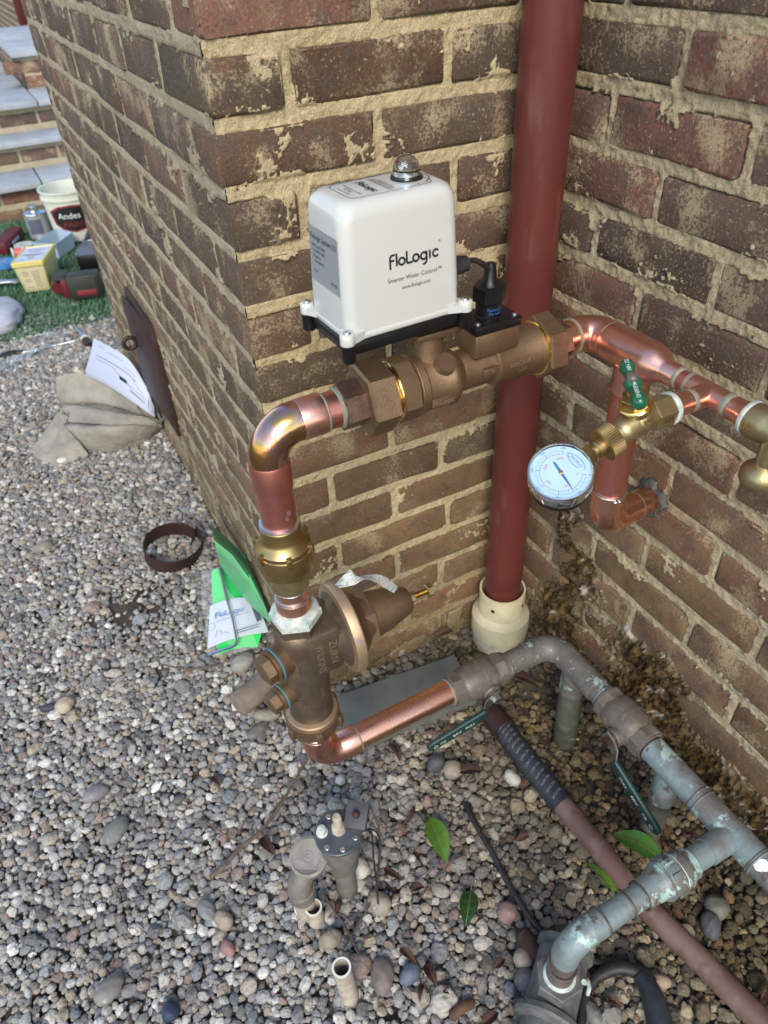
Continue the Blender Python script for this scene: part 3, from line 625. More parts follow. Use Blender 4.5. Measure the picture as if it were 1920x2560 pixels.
def gravel_tree():
    t = bpy.data.node_groups.new('pebbles', 'GeometryNodeTree'); N = t.nodes; L = t.links.new
    t.interface.new_socket('Geometry', in_out='INPUT', socket_type='NodeSocketGeometry'); t.interface.new_socket('Geometry', in_out='OUTPUT', socket_type='NodeSocketGeometry')
    gi = N.new('NodeGroupInput'); go = N.new('NodeGroupOutput'); jn = N.new('GeometryNodeGeometryToInstance')
    r = np.random.default_rng(5)
    for i in range(9):
        ic = N.new('GeometryNodeMeshIcoSphere'); ic.inputs['Radius'].default_value = 1; ic.inputs['Subdivisions'].default_value = 4 if i < 5 else 3
        sp = N.new('GeometryNodeSetPosition'); nz = N.new('ShaderNodeTexNoise'); nz.noise_dimensions = '4D'; nz.inputs['W'].default_value = i * 3.7; nz.inputs['Scale'].default_value = 0.75 + 0.12 * i; nz.inputs['Detail'].default_value = 2.0
        sb = N.new('ShaderNodeVectorMath'); sb.operation = 'SUBTRACT'; sb.inputs[1].default_value = (0.5, 0.5, 0.5); L(nz.outputs['Color'], sb.inputs[0])
        sc = N.new('ShaderNodeVectorMath'); sc.operation = 'SCALE'; sc.inputs['Scale'].default_value = 0.85 + 0.11 * i; L(sb.outputs[0], sc.inputs[0])
        L(ic.outputs[0], sp.inputs['Geometry']); L(sc.outputs[0], sp.inputs['Offset'])
        ss = N.new('GeometryNodeSetShadeSmooth'); L(sp.outputs[0], ss.inputs[0]); sm = N.new('GeometryNodeSetMaterial'); sm.inputs['Material'].default_value = M_pebble; L(ss.outputs[0], sm.inputs[0]); L(sm.outputs[0], jn.inputs[0])
    ip = N.new('GeometryNodeInstanceOnPoints'); ip.inputs['Pick Instance'].default_value = True; L(gi.outputs[0], ip.inputs['Points']); L(jn.outputs[0], ip.inputs['Instance'])
    def na(nm, ty='FLOAT_VECTOR'):
        a = N.new('GeometryNodeInputNamedAttribute'); a.data_type = ty; a.inputs[0].default_value = nm; return a.outputs[0]
    er = N.new('FunctionNodeEulerToRotation'); L(na('rot'), er.inputs[0]); L(er.outputs[0], ip.inputs['Rotation']); L(na('scl'), ip.inputs['Scale'])
    L(ip.outputs[0], go.inputs[0]); return t
gm = gravel.modifiers.new('pebbles', 'NODES'); gm.node_group = gravel_tree()

# ------------------------------------------------------------------ rain pipe and drain fitting
X_, Y_, Z_ = Vector((1, 0, 0)), Vector((0, 1, 0)), Vector((0, 0, 1))
DX, DY = -0.071, -0.060
dp = thing('downspout', 'round dark red downspout running up the corner between the two brick walls', 'downspout', (DX, DY, 0.1))
mb = MB(); mb.lathe([(0.0365, 0), (0.0365, 0.6), (0.0368, 1.2), (0.0365, 2.4)], (DX, DY, 0.10), Z_, 64); obj('pipe', mb, M_redpipe, dp)
df = thing('drain_fitting', 'cream plastic drain adapter in the gravel round the foot of the downspout', 'pipe fitting', (DX, DY, 0))
mb = MB(); mb.lathe([(0.0428, 0.148), (0.0434, 0.150), (0.0465, 0.150), (0.0468, 0.148), (0.0468, 0.092), (0.0480, 0.089)], (DX, DY, 0), Z_, 64, cap=False); mb.lathe([(0.0428, 0.148), (0.0428, 0.085)], (DX, DY, 0), Z_, 64, cap=False); obj('collar', mb, M_cream, df)
mb = MB(); mb.lathe([(0.047, 0.0905), (0.0595, 0.078), (0.0602, 0.074), (0.0602, 0.034), (0.0585, 0.030)], (DX, DY, 0), Z_, 64); obj('shoulder', mb, M_cream, df)
mb = MB(); mb.lathe([(0.0572, 0.031), (0.0555, -0.04)], (DX, DY, 0), Z_, 64); obj('base', mb, M_pvc, df)
for a in (-62, -148):
    d = Vector((math.cos(rad(a)), math.sin(rad(a)), 0)); mb = MB(); mb.cyl(Vector((DX, DY, 0.122)) + d * 0.0462, Vector((DX, DY, 0.122)) + d * 0.0474, 0.0042, n=16); obj('hole', mb, M_rust, df)

# ------------------------------------------------------------------ new copper and bronze pipework
PY = -0.26; UZ = 0.809; RX = -0.565; LZ = 0.200; PX = -0.124; PR = 0.0207
def ring(name, parent, c, ax, m=M_solder, r=0.0226, w=0.0022):
    mb = MB(); p0 = random.uniform(0, 6); wv = lambda q: (lambda k: q * (1 + 0.006 * math.sin(k * 0.55 + p0) + 0.005 * math.sin(k * 1.3 + p0 * 2)))
    w *= 0.8; r -= 0.0003; mb.lathe([(PR * 0.98, -w), (wv(r - 0.0004), -w * 0.6), (wv(r), 0), (wv(r - 0.0004), w * 0.6), (PR * 0.98, w)], c, ax, 40, cap=False); return obj(name, mb, m, parent)
cp = thing('copper_pipe', 'heat-coloured copper riser turning from the check valve into the horizontal valve', 'pipe', (RX, PY, 0.7))
mb = MB(); mb.cyl((RX + 0.05, PY, UZ), (-0.474, PY, UZ), PR, n=40); obj('pipe', mb, M_copper_red, cp)
mb = MB(); mb.cyl((RX, PY, 0.680), (RX, PY, 0.742), PR, n=40); obj('pipe', mb, M_copper_red, cp)
mb = MB(); b = bend((RX, PY, UZ), Z_, X_, 0.038, 16)
mb.tube([(RX, PY, 0.770)] + b + [(RX + 0.045, PY, UZ)], 0.0224, n=40); obj('elbow', mb, M_copper_rain, cp)
mb = MB(); mb.lathe([(0.0222, -0.0), (0.0230, 0.002), (0.0230, 0.034), (0.0226, 0.037), (0.0208, 0.0375)], (RX, PY, 0.772), -Z_, 40); obj('elbow_socket', mb, M_copper_red, cp)
mb = MB(); mb.lathe([(0.0222, -0.0), (0.0230, 0.002), (0.0230, 0.026), (0.0226, 0.0285), (0.0208, 0.029)], (RX + 0.0385, PY, UZ), X_, 40); obj('elbow_socket', mb, M_copper, cp)
ring('solder_ring', cp, (RX + 0.0685, PY, UZ), X_, M_flux, 0.0229, 0.0026)
mb = MB(); mb.lathe([(0.0206, -0.006), (0.0232, -0.004), (0.0236, 0.001), (0.0206, 0.004)], (-0.4755, PY, UZ), X_, 40); obj('flux_stain', mb, M_flux, cp)

# check valve
cv = thing('check_valve', 'brass spring check valve with lugged collar soldered into the copper riser', 'check valve', (RX, PY, 0.6))
zt = 0.682
mb = MB(); mb.lathe([(0.0235, 0.0), (0.0245, -0.001), (0.0245, -0.018), (0.026, -0.023), (0.030, -0.027), (0.0330, -0.031), (0.0330, -0.036)], (RX, PY, zt), Z_, 48); obj('upper_neck', mb, M_brass, cv)
mb = MB(); mb.lathe([(0.0315, -0.0365), (0.0335, -0.038), (0.0342, -0.043), (0.0338, -0.064), (0.0325, -0.069), (0.029, -0.072), (0.0245, -0.073)], (RX, PY, zt), Z_, 48); obj('body', mb, M_brass, cv)
mb = MB(); mb.lathe([(0.0235, -0.0725), (0.0240, -0.078), (0.0236, -0.100), (0.0228, -0.102)], (RX, PY, zt), Z_, 48); obj('lower_neck', mb, M_brass_dull, cv)
for k in range(6):
    w = rad(-100 + 60 * k); M2 = Matrix.Translation((RX, PY, zt - 0.0345)) @ Matrix.Rotation(w, 4, 'Z'); mb = MB(); mb.box((0.0335, 0, -0.001), (0.0085, 0.0065, 0.014), M2, 0.001); obj('lug', mb, M_brass, cv)
mb = MB(); wr = ((RX, PY, zt), Z_, 0.0345)
nn = Vector((0.35, -0.94, 0)).normalized(); ee = Z_.cross(nn) * 1
pc = Vector((RX, PY, 0)) + nn * 0.0345
text(mb, '1 1/2', 0.010, pc + Z_ * (zt - 0.051), ee, Z_, wrap=wr); text(mb, '400 WOG', 0.0065, pc + Z_ * (zt - 0.061), ee, Z_, wrap=wr); obj('raised_lettering', mb, M_gold, cv)
ring('solder_ring', cv, (RX, PY, zt + 0.001), Z_, M_solder, 0.0245, 0.0028)
ring('solder_ring', cv, (RX, PY, zt - 0.103), Z_, M_solder, 0.0230, 0.0016)

cq = thing('copper_pipe', 'short bright copper stub between the check valve and the regulator', 'pipe', (RX, PY, 0.56))
mb = MB(); mb.cyl((RX, PY, 0.520), (RX, PY, 0.582), PR, n=40); obj('pipe', mb, M_copper_new, cq)
mb = MB(); mb.lathe([(0.0208, 0.0), (0.0228, -0.001), (0.0230, -0.003), (0.0230, -0.026), (0.0235, -0.028)], (RX, PY, 0.560), Z_, 40); obj('adapter', mb, M_copper_new, cq)
ring('solder_ring', cq, (RX, PY, 0.561), Z_, M_solder, 0.0234, 0.0022)

# pressure regulator
pr = thing('pressure_regulator', 'bronze bell-shaped pressure regulator with adjusting bolt, below the check valve', 'regulator', (RX, PY, 0.43))
mb = MB(); mb.hexn(0.0335, 0.507, 0.536, (RX, PY, 0), Z_, 0.14, 6, rad(8)); obj('hex_nipple', mb, M_bronze_dk, pr)
mb = MB(); mb.hexn(0.0345, 0.520, 0.5365, (RX, PY, 0), Z_, 0.16, 6, rad(8)); mb.lathe([(0.0315, 0.5362), (0.028, 0.539), (0.024, 0.541), (0.0225, 0.544)], (RX, PY, 0), Z_, 40); obj('thread_sealant', mb, M_tape, pr)
mb = MB(); mb.lathe([(0.027, 0.512), (0.0325, 0.505), (0.0335, 0.49), (0.0335, 0.43), (0.0325, 0.39), (0.0315, 0.35), (0.0325, 0.330), (0.030, 0.322)], (RX, PY, 0), Z_, 48)
mb.box((RX + 0.021, PY, 0.468), (0.054, 0.069, 0.082), b=0.007); obj('body', mb, M_bronze_dk, pr, 40)
BZ = 0.468
mb = MB(); mb.lathe([(0.028, 0.028), (0.034, 0.040), (0.050, 0.052), (0.0600, 0.0565)], (RX, PY, BZ), X_, 64); obj('diaphragm_cup', mb, M_bronze_dk, pr)
mb = MB(); mb.lathe([(0.0585, 0.054), (0.0640, 0.0555), (0.0655, 0.058), (0.0655, 0.0685), (0.0640, 0.0705), (0.057, 0.0720)], (RX, PY, BZ), X_, 72); obj('flange', mb, M_bronze_lt, pr)
mb = MB(); mb.lathe([(0.058, 0.0715), (0.050, 0.077), (0.042, 0.084), (0.038, 0.090), (0.0345, 0.102), (0.0305, 0.125), (0.0250, 0.148), (0.0205, 0.162), (0.0175, 0.166), (0.010, 0.168)], (RX, PY, BZ), X_, 56); obj('bell', mb, M_bronze, pr)
mb = MB(); mb.hexn(0.0410, 0.083, 0.103, (RX, PY, BZ), X_, 0.06, 6, 0.2); obj('hex_band', mb, M_bronze, pr)
mb = MB(); mb.hexn(0.0085, 0.168, 0.176, (RX, PY, BZ), X_, 0.1); obj('lock_nut', mb, M_zinc, pr)
mb = MB(); th = []
for i in range(30): th += [(0.0044, 0.176 + i * 0.0007), (0.0052, 0.17635 + i * 0.0007)]
mb.lathe(th, (RX, PY, BZ), X_, 20); mb.hexn(0.0105, 0.196, 0.205, (RX, PY, BZ), X_, 0.1); obj('adjusting_bolt', mb, M_zinc, pr)
pd = Vector((-0.97, -0.24, 0)).normalized()
for z, r, m_ in ((0.462, 0.0215, 1.0), (0.392, 0.0165, 0.9)):
    o = Vector((RX, PY, z)); mb = MB(); mb.lathe([(r * 1.02, 0.018), (r * 1.08, 0.036), (r * 1.15, 0.040), (r * 1.15, 0.0425)], o, pd, 40); p1 = obj('plug_boss', mb, M_bronze, pr)
    mb = MB(); mb.lathe([(r * 1.13, 0.0424), (r * 1.16, 0.0430), (r * 1.16, 0.0440), (r * 1.1, 0.0446)], o, pd, 40); obj('gasket', mb, M_washer, p1)
    mb = MB(); mb.lathe([(r * 1.10, 0.0446), (r * 1.12, 0.0455), (r * 1.12, 0.0495), (r, 0.0505)], o, pd, 40); mb.hexn(r * 0.98, 0.0505, 0.0640, o, pd, 0.12, 6, 0.3); obj('hex_plug', mb, M_bronze, p1)
mb = MB(); mb.lathe([(0.031, 0.3270), (0.0370, 0.3255), (0.0385, 0.3230), (0.036, 0.3190)], (RX, PY, 0), Z_, 48); obj('lip', mb, M_bronze_lt, pr)
mb = MB(); mb.lathe([(0.034, 0.3215), (0.0405, 0.319), (0.0410, 0.300), (0.039, 0.294), (0.030, 0.288), (0.0255, 0.286)], (RX, PY, 0), Z_, 48); un = obj('union_nut', mb, M_bronze, pr)
for k in range(6):
    M2 = Matrix.Translation((RX, PY, 0.306)) @ Matrix.Rotation(rad(20 + 60 * k), 4, 'Z'); mb = MB(); mb.box((0.0415, 0, 0), (0.009, 0.010, 0.020), M2, 0.0012); obj('lug', mb, M_bronze, un)
mb = MB(); fb_ = Vector((RX + 0.024, PY - 0.0350, 0.468))
text(mb, 'ZURN', 0.0165, fb_ + X_ * 0.009, -Z_, X_); text(mb, 'WILKINS', 0.0150, fb_ - X_ * 0.010 + Z_ * -0.004, -Z_, X_, squeeze=0.95)
for p in spline([fb_ + X_ * 0.002 + Z_ * 0.026, fb_ + X_ * 0.0175 + Z_ * 0.012, fb_ + X_ * 0.0175 - Z_ * 0.012, fb_ + X_ * 0.002 - Z_ * 0.026], 4): pass
nn2 = Vector((0.30, -0.954, 0)).normalized(); e2 = X_ * 0.954 + Y_ * 0.30; q2 = Vector((RX, PY, 0)) + nn2 * 0.0332
text(mb, 'XWS', 0.0100, q2 + Z_ * 0.392, -Z_, e2, wrap=((RX, PY, 0), Z_, 0.0332)); text(mb, 'NR', 0.0090, q2 + Z_ * 0.345, -Z_, e2, wrap=((RX, PY, 0), Z_, 0.0326))
nb = Vector((-0.62, -0.78, 0)).normalized(); eb = Vector((0.78, -0.62, 0)); text(mb, '600XL', 0.0125, Vector((RX, PY, 0.452)) + nb * 0.0345, -Z_, eb, wrap=((RX, PY, 0), Z_, 0.0345)); text(mb, '1 1/2', 0.0115, Vector((RX, PY, 0.382)) + nb * 0.0335, -Z_, eb, wrap=((RX, PY, 0), Z_, 0.0335))
obj('raised_lettering', mb, M_bronze_lt, pr)
# tag strung on the adjusting bolt
def strip(pa, pb, n=10): return [spline(pa, n), spline(pb, n)]
wt = thing('paper_tag', 'twisted printed paper tag hanging over the bell of the regulator', 'tag', (-0.44, PY, 0.5))
A = [(690, 203), (760, 150), (860, 140), (960, 128), (1080, 130), (1180, 190), (1300, 300)]; B_ = [(720, 240), (850, 215), (940, 165), (1020, 185), (1110, 240), (1190, 285), (1296, 332)]
A[0:2] = [(680, 215), (810, 85)]
cvp = lambda q, y: on(640 + q[0] / 3.456, 1400 + q[1] / 3.456, 1, y)
ta, tb = strip([cvp(q, PY - 0.012 + 0.004 * i) for i, q in enumerate(A)], [cvp(q, PY - 0.028 + 0.005 * i) for i, q in enumerate(B_)], 6)
mb = MB(); mb.loft([[a, (a + b_) / 2 + Vector((0, 0, 0.002)), b_] for a, b_ in zip(ta, tb)], closed=False)
M_tagp = mat('printed_tag', (0.66, 0.68, 0.64), (0.62, 0.66, 0.70), 20, rough=0.45, spots=(0.16, 0.24, 0.20), sscale=260, sth=0.56, stretch=(0.35, 1, 2.2))
obj('strip', mb, M_tagp, wt, solid=0.0003)
mb = MB(); q = [cvp(p, PY - 0.013) for p in ((1275, 365), (1300, 330), (1328, 400), (1330, 430), (1300, 472), (1285, 450))]; mb.add(q, [[0, 1, 2, 3, 4, 5]]); obj('seal', mb, M_steel, wt, solid=0.0006)

# lower copper run
cl = thing('copper_pipe', 'shiny copper pipe running low over the grey slab to the old valve', 'pipe', (RX, PY, LZ))
mb = MB(); mb.cyl((RX, PY, 0.240), (RX, PY, 0.288), PR, n=40); obj('pipe', mb, M_copper, cl)
mb = MB(); b = bend((RX, PY, LZ), -Z_, X_, 0.034, 14); mb.tube([(RX, PY, 0.238)] + b + [(RX + 0.040, PY, LZ)], 0.0226, n=40); obj('elbow', mb, M_copper, cl)
mb = MB(); mb.lathe([(0.0208, 0), (0.0231, 0.0005), (0.0231, 0.026), (0.0222, 0.028)], (RX, PY, 0.262), -Z_, 40); mb.lathe([(0.0222, 0), (0.0231, 0.002), (0.0231, 0.030), (0.0208, 0.0305)], (RX + 0.034, PY, LZ), X_, 40); obj('elbow_socket', mb, M_copper, cl)
mb = MB(); mb.cyl((RX + 0.06, PY, LZ), (-0.322, PY, LZ + 0.004), PR, n=40); obj('pipe', mb, M_copper_new, cl)
ring('solder_ring', cl, (RX, PY, 0.2625), Z_, M_solder, 0.0231, 0.0018); ring('solder_ring', cl, (RX + 0.0655, PY, LZ), X_, M_flux, 0.0229, 0.0024)

# shut-off valve with sensor
sv = thing('shutoff_valve', 'cast bronze motorised shut-off valve with hexagonal unions under the white box', 'valve', (-0.35, PY, UZ))
o_ = (0, PY, UZ)
mb = MB(); mb.hexn(0.0272, -0.478, -0.447, o_, X_, 0.07, 6, 0.25); obj('union_tail', mb, M_union, sv)
mb = MB(); mb.hexn(0.0432, -0.4515, -0.4180, o_, X_, 0.09, 6, 0.12); obj('union_nut', mb, M_bronze, sv)
mb = MB(); mb.lathe([(0.034, -0.419), (0.0352, -0.4175), (0.0335, -0.4165), (0.0352, -0.4150), (0.0335, -0.4138), (0.0345, -0.4125), (0.033, -0.4115)], o_, X_, 48); obj('thread', mb, M_gold, sv)
mb = MB(); mb.hexn(0.0375, -0.4125, -0.3910, o_, X_, 0.05, 8, 0.2); obj('hex_end', mb, M_bronze, sv)
mb = MB(); mb.lathe([(0.033, -0.3915), (0.0365, -0.390), (0.0368, -0.3885), (0.0352, -0.387), (0.0352, -0.380), (0.0335, -0.378), (0.0335, -0.350), (0.0350, -0.3475), (0.0350, -0.341), (0.0325, -0.337), (0.0275, -0.331), (0.0240, -0.327), (0.0236, -0.300), (0.0236, -0.285), (0.0275, -0.283), (0.0280, -0.279), (0.0272, -0.277), (0.0285, -0.240), (0.0300, -0.225), (0.0315, -0.214), (0.030, -0.212)], o_, X_, 56)
mb.lathe([(0.019, 0.018), (0.0175, 0.030), (0.016, 0.044), (0.015, 0.064)], (-0.363, PY, UZ), Z_, 32); mb.lathe([(0.0135, 0.0), (0.0125, 0.006)], (-0.355, PY - 0.020, UZ + 0.026), Vector((0.1, -0.6, 0.8)), 20)
body = obj('body', mb, M_bronze, sv, 40)
mb = MB(); mb.box((-0.285, PY, UZ + 0.035), (0.060, 0.044, 0.028), b=0.0025); obj('sensor_block', mb, M_bronze, sv); mb = MB(); mb.box((-0.363, PY, UZ + 0.0655), (0.054, 0.048, 0.008), b=0.002); obj('mounting_yoke', mb, M_bronze, sv)
mb = MB(); mb.hexn(0.0400, -0.2145, -0.1890, o_, X_, 0.08, 6, 0.3); obj('union_nut', mb, M_bronze, sv)
mb = MB(); mb.lathe([(0.031, -0.2175), (0.0335, -0.2165), (0.0335, -0.2145), (0.031, -0.2135)], o_, X_, 48); obj('thread', mb, M_gold, sv)
mb = MB(); mb.hexn(0.0268, -0.190, -0.172, o_, X_, 0.07, 6, 0.1); obj('union_tail', mb, M_union, sv)
mb = MB(); mb.box((-0.366, PY - 0.0343, UZ - 0.010), (0.027, 0.0022, 0.011), b=0.0004); obj('name_plate', mb, M_bronze, sv); mb = MB(); mb.box((-0.292, PY - 0.0236, UZ + 0.002), (0.026, 0.006, 0.011), b=0.001); pl_ = obj('name_plate', mb, M_bronze, sv)
mb = MB(); logo(mb, 0.0058, (-0.3785, PY - 0.0356, UZ - 0.0125), X_, Z_, 0); text(mb, '600CWP 1 1/2', 0.0080, (-0.246, PY - 0.0285, UZ + 0.004), X_, Z_, wrap=((0, PY, UZ), X_, 0.0295)); text(mb, 'USA', 0.0075, (-0.252, PY - 0.0285, UZ - 0.005), X_, Z_, wrap=((0, PY, UZ), X_, 0.0295)); text(mb, '9', 0.007, (-0.292, PY - 0.0268, UZ + 0.002), X_, Z_)
obj('raised_lettering', mb, M_bronze_lt, sv)
ar = Vector((-0.318, PY - 0.0242, UZ - 0.001)); mb = MB(); mb.add([ar + X_ * a + Z_ * c for a, c in ((-0.013, -0.0012), (0.006, -0.0012), (0.006, -0.0035), (0.012, 0), (0.006, 0.0035), (0.006, 0.0012), (-0.013, 0.0012))], [[0, 1, 2, 3, 4, 5, 6]]); obj('flow_arrow', mb, M_bronze, sv, solid=0.0015)
mb = MB(); mb.box((-0.285, PY, UZ + 0.0545), (0.0620, 0.046, 0.011), b=0.002); sf = obj('sensor_flange', mb, M_black, sv)
for a, c in ((-1, -1), (1, -1), (-1, 1), (1, 1)):
    mb = MB(); mb.lathe([(0.0034, 0), (0.0034, 0.0012), (0.0022, 0.0024), (0.0008, 0.0024), (0.0008, 0.0014)], (-0.285 + a * 0.0245, PY + c * 0.0165, UZ + 0.060), Z_, 16); obj('screw', mb, M_steel, sf)
sc_ = (-0.284, PY + 0.001, UZ + 0.058)
mb = MB(); mb.lathe([(0.0165, 0.0), (0.0165, 0.003), (0.0148, 0.004), (0.0148, 0.018)], sc_, Z_, 36); mb.hexn(0.0188, 0.019, 0.037, sc_, Z_, 0.06, 6, 0.2); mb.lathe([(0.012, 0.036), (0.0105, 0.041), (0.0075, 0.045), (0.0062, 0.058), (0.0050, 0.061)], sc_, Z_, 28); sn = obj('sensor', mb, M_black, sv, 40)
mb = MB(); tn = Vector((0.25, -0.97, 0)).normalized(); te = Z_.cross(-tn) * -1; te = Vector((0.97, 0.25, 0))
for s_, z_ in (('Factory Sealed', 0.0130), ('Do not open', 0.0085)): text(mb, s_, 0.0048, Vector(sc_) + tn * 0.0150 + Z_ * z_, te, Z_, wrap=(sc_, Z_, 0.0150))
obj('print', mb, M_bluepr, sn)

# control box ---------------------------------------------------------------------------------------
BX, BYc, BZ0, TH = -0.4130, -0.257, 0.9035, rad(2.0)
T = Matrix.Translation((BX, BYc, 0)) @ Matrix.Rotation(TH, 4, 'Z'); TR = T.to_3x3(); bx, by = TR @ X_, TR @ Y_
HX, HY, TOPZ = 0.0660, 0.0430, 1.029
cb = thing('control_box', 'white gloss plastic control box with clear dome light, mounted above the bronze valve', 'control box', (BX, BYc, BZ0))
rings = []
for z, ix, iy, r in ((BZ0, 0, 0, 0.012), (BZ0 + 0.030, 0.0003, 0.0004, 0.012), (TOPZ - 0.016, 0.0022, 0.0036, 0.014), (TOPZ - 0.0085, 0.0034, 0.0048, 0.0150), (TOPZ - 0.0035, 0.0064, 0.0078, 0.0155), (TOPZ - 0.0008, 0.0106, 0.0120, 0.0155), (TOPZ, 0.0150, 0.0164, 0.0150)):
    rings.append([T @ Vector((x, y, z)) for x, y in rrect(HX - ix, HY - iy, r, 8)])
mb = MB(); mb.loft(rings)
cover = obj('cover', mb, M_white, cb, 50)
mb = MB(); mb.rbox((0, 0), HX + 0.0008, HY + 0.0008, BZ0 - 0.0002, BZ0 + 0.0060, 0.011, 0.0006, M=T)
EARS = [(-1, -1), (1, -1), (-1, 1), (1, 1)]
for a, c in EARS:
    e = T @ Vector((a * (HX + 0.0028), c * (HY + 0.0022), 0)); mb.lathe([(0.0072, BZ0), (0.0075, BZ0 + 0.001), (0.0073, BZ0 + 0.0105), (0.0064, BZ0 + 0.0115)], e, Z_, 24); mb.loft([[T @ Vector((a * (HX + dx_), c * (HY + dy_), z_)) for dx_, dy_ in ((-0.018, 0.0006), (-0.001, 0.0070), (0.0080, -0.001), (0.0006, -0.016), (-0.010, -0.010))] for z_ in (BZ0 + 0.0002, BZ0 + 0.0085)])
obj('cover_rim', mb, M_white, cover, 50)
for a, c in EARS:
    e = T @ Vector((a * (HX + 0.0028), c * (HY + 0.0022), BZ0 + 0.0112)); mb = MB(); mb.lathe([(0.0046, 0), (0.0046, 0.0010), (0.0036, 0.0022), (0.0013, 0.0027), (0.0012, 0.0012)], e, Z_, 20); mb.box(e + Z_ * 0.0023, (0.0062, 0.0010, 0.0012), b=0); obj('screw', mb, M_steel, cb)
mb = MB(); mb.rbox((0, 0), HX + 0.0016, HY + 0.0016, BZ0 - 0.0145, BZ0 - 0.0004, 0.010, 0.0015, M=T)
for a, c in EARS:
    e = T @ Vector((a * (HX + 0.0028), c * (HY + 0.0022), 0)); mb.lathe([(0.0066, BZ0 - 0.0185), (0.0072, BZ0 - 0.0175), (0.0072, BZ0 - 0.0004)], e, Z_, 24)
mb.rbox((0.048, 0.0), 0.034, 0.028, BZ0 - 0.024, BZ0 - 0.010, 0.006, 0.0015, M=T)
obj('base', mb, M_black, cb, 50)
def face_pt(x, z, lift=0.0):
    """a point on the front of the cover: x across, z height"""
    k = (z - (BZ0 + 0.030)) / (TOPZ - 0.016 - (BZ0 + 0.030)); y = -(HY - 0.0004 - 0.0032 * k) - lift; return T @ Vector((x, y, z))
fz = (face_pt(0, 1.0) - face_pt(0, 0.94)).normalized()
mb = MB(); lh = 0.0112; logo(mb, lh, face_pt(-0.0170, 0.9660, 0.0004), bx, fz, 0); text(mb, '®', 0.003, face_pt(0.0395, 0.9800, 0.0004), bx, fz)
text(mb, 'Smarter Water Control™', 0.0059, face_pt(0.0110, 0.9530, 0.0004), bx, fz, squeeze=0.98); text(mb, 'www.flologic.com', 0.0052, face_pt(0.0120, 0.9440, 0.0004), bx, fz, squeeze=0.88)
obj('front_print', mb, M_ink, cover)
def side_pt(y, z, lift=0.0):
    k = (z - (BZ0 + 0.030)) / (TOPZ - 0.016 - (BZ0 + 0.030)); x = -(HX - 0.0003 - 0.0019 * k) - lift; return T @ Vector((x, y, z))
sz = (side_pt(0, 1.0) - side_pt(0, 0.94)).normalized()
mb = MB(); mb.add([side_pt(y, z, 0.0004) for y, z in ((0.030, 0.945), (-0.0305, 0.945), (-0.0305, 0.997), (-0.029, 0.9985), (0.030, 0.9985))], [[0, 1, 2, 3, 4]]); sl_ = obj('side_label', mb, M_bluegrey, cover)
mb = MB(); text(mb, 'FloLogic System 3.5', 0.0074, side_pt(-0.0010, 0.9895, 0.0008), -by, sz, squeeze=0.92)
for i, s_ in enumerate(('PART No. ACT2003', '12-13.8 VDC 4000', 'FloLogic Inc.', 'Morrisville, NC', '', '(1/15)')):
    if s_: text(mb, s_, 0.0042, side_pt(0.0100 + (0.0045 if len(s_) < 14 else 0) + (0.005 if len(s_) < 9 else 0), 0.9810 - i * 0.0050, 0.0008), -by, sz, squeeze=0.8)
text(mb, 'BP 743P', 0.0046, side_pt(-0.0200, 0.9530, 0.0008), -by, sz, squeeze=0.8); obj('side_print', mb, M_ink, sl_)
mb = MB(); tz = TOPZ + 0.0004; R1 = [T @ Vector((x, y, tz)) for x, y in rrect(0.0445, 0.0258, 0.009, 6)]; R2 = [T @ Vector((x, y, tz)) for x, y in rrect(0.0439, 0.0252, 0.0086, 6)]; mb.loft([R1, R2], cap=False)
logo(mb, 0.0074, T @ Vector((-0.0175, 0.018, tz)), -by, bx, 0); text(mb, 'U.S.A.', 0.0058, T @ Vector((-0.034, 0.0, tz)), -by, bx)
for x_, w_ in ((-0.030, 0.018), (-0.039, 0.012), (-0.0020, 0.020), (0.0005, 0.020), (0.003, 0.019), (0.0055, 0.013)): ribbon(mb, [(-w_, 0), (w_, 0)], 0.0006, T @ Vector((x_, 0, tz)), -by, bx, 0.00002)
ribbon(mb, [(0.0205 * math.cos(rad(a)), 0.0205 * math.sin(rad(a))) for a in range(-70, 80, 10)], 0.0008, T @ Vector((0.0300, 0, tz)), bx, by, 0.00003); text(mb, '3  1  5', 0.0048, T @ Vector((0.034, -0.0215, tz)), bx, by)
obj('top_print', mb, M_ink, cover)
DC = T @ Vector((0.0300, 0.002, TOPZ))
mb = MB(); mb.lathe([(0.0150, 0.0003), (0.0150, 0.003), (0.0132, 0.0035), (0.0132, 0.0075), (0.0126, 0.0112), (0.0108, 0.0153), (0.0080, 0.0184), (0.0045, 0.0202), (0.0002, 0.0208)], DC, Z_, 40); dm_ = obj('dome_light', mb, M_clear, cb, 30)
mb = MB(); mb.lathe([(0.0112, 0.0012), (0.0112, 0.007), (0.0092, 0.0085), (0.0088, 0.0125)], DC, Z_, 12); mb.box(DC + Z_ * 0.0135, (0.0075, 0.0075, 0.004), b=0.001); obj('reflector', mb, M_chrome, dm_)
mb = MB(); mb.lathe([(0.0158, 0.0002), (0.0158, 0.0014), (0.0145, 0.0018)], DC, Z_, 40); obj('dome_ring', mb, M_black, dm_)
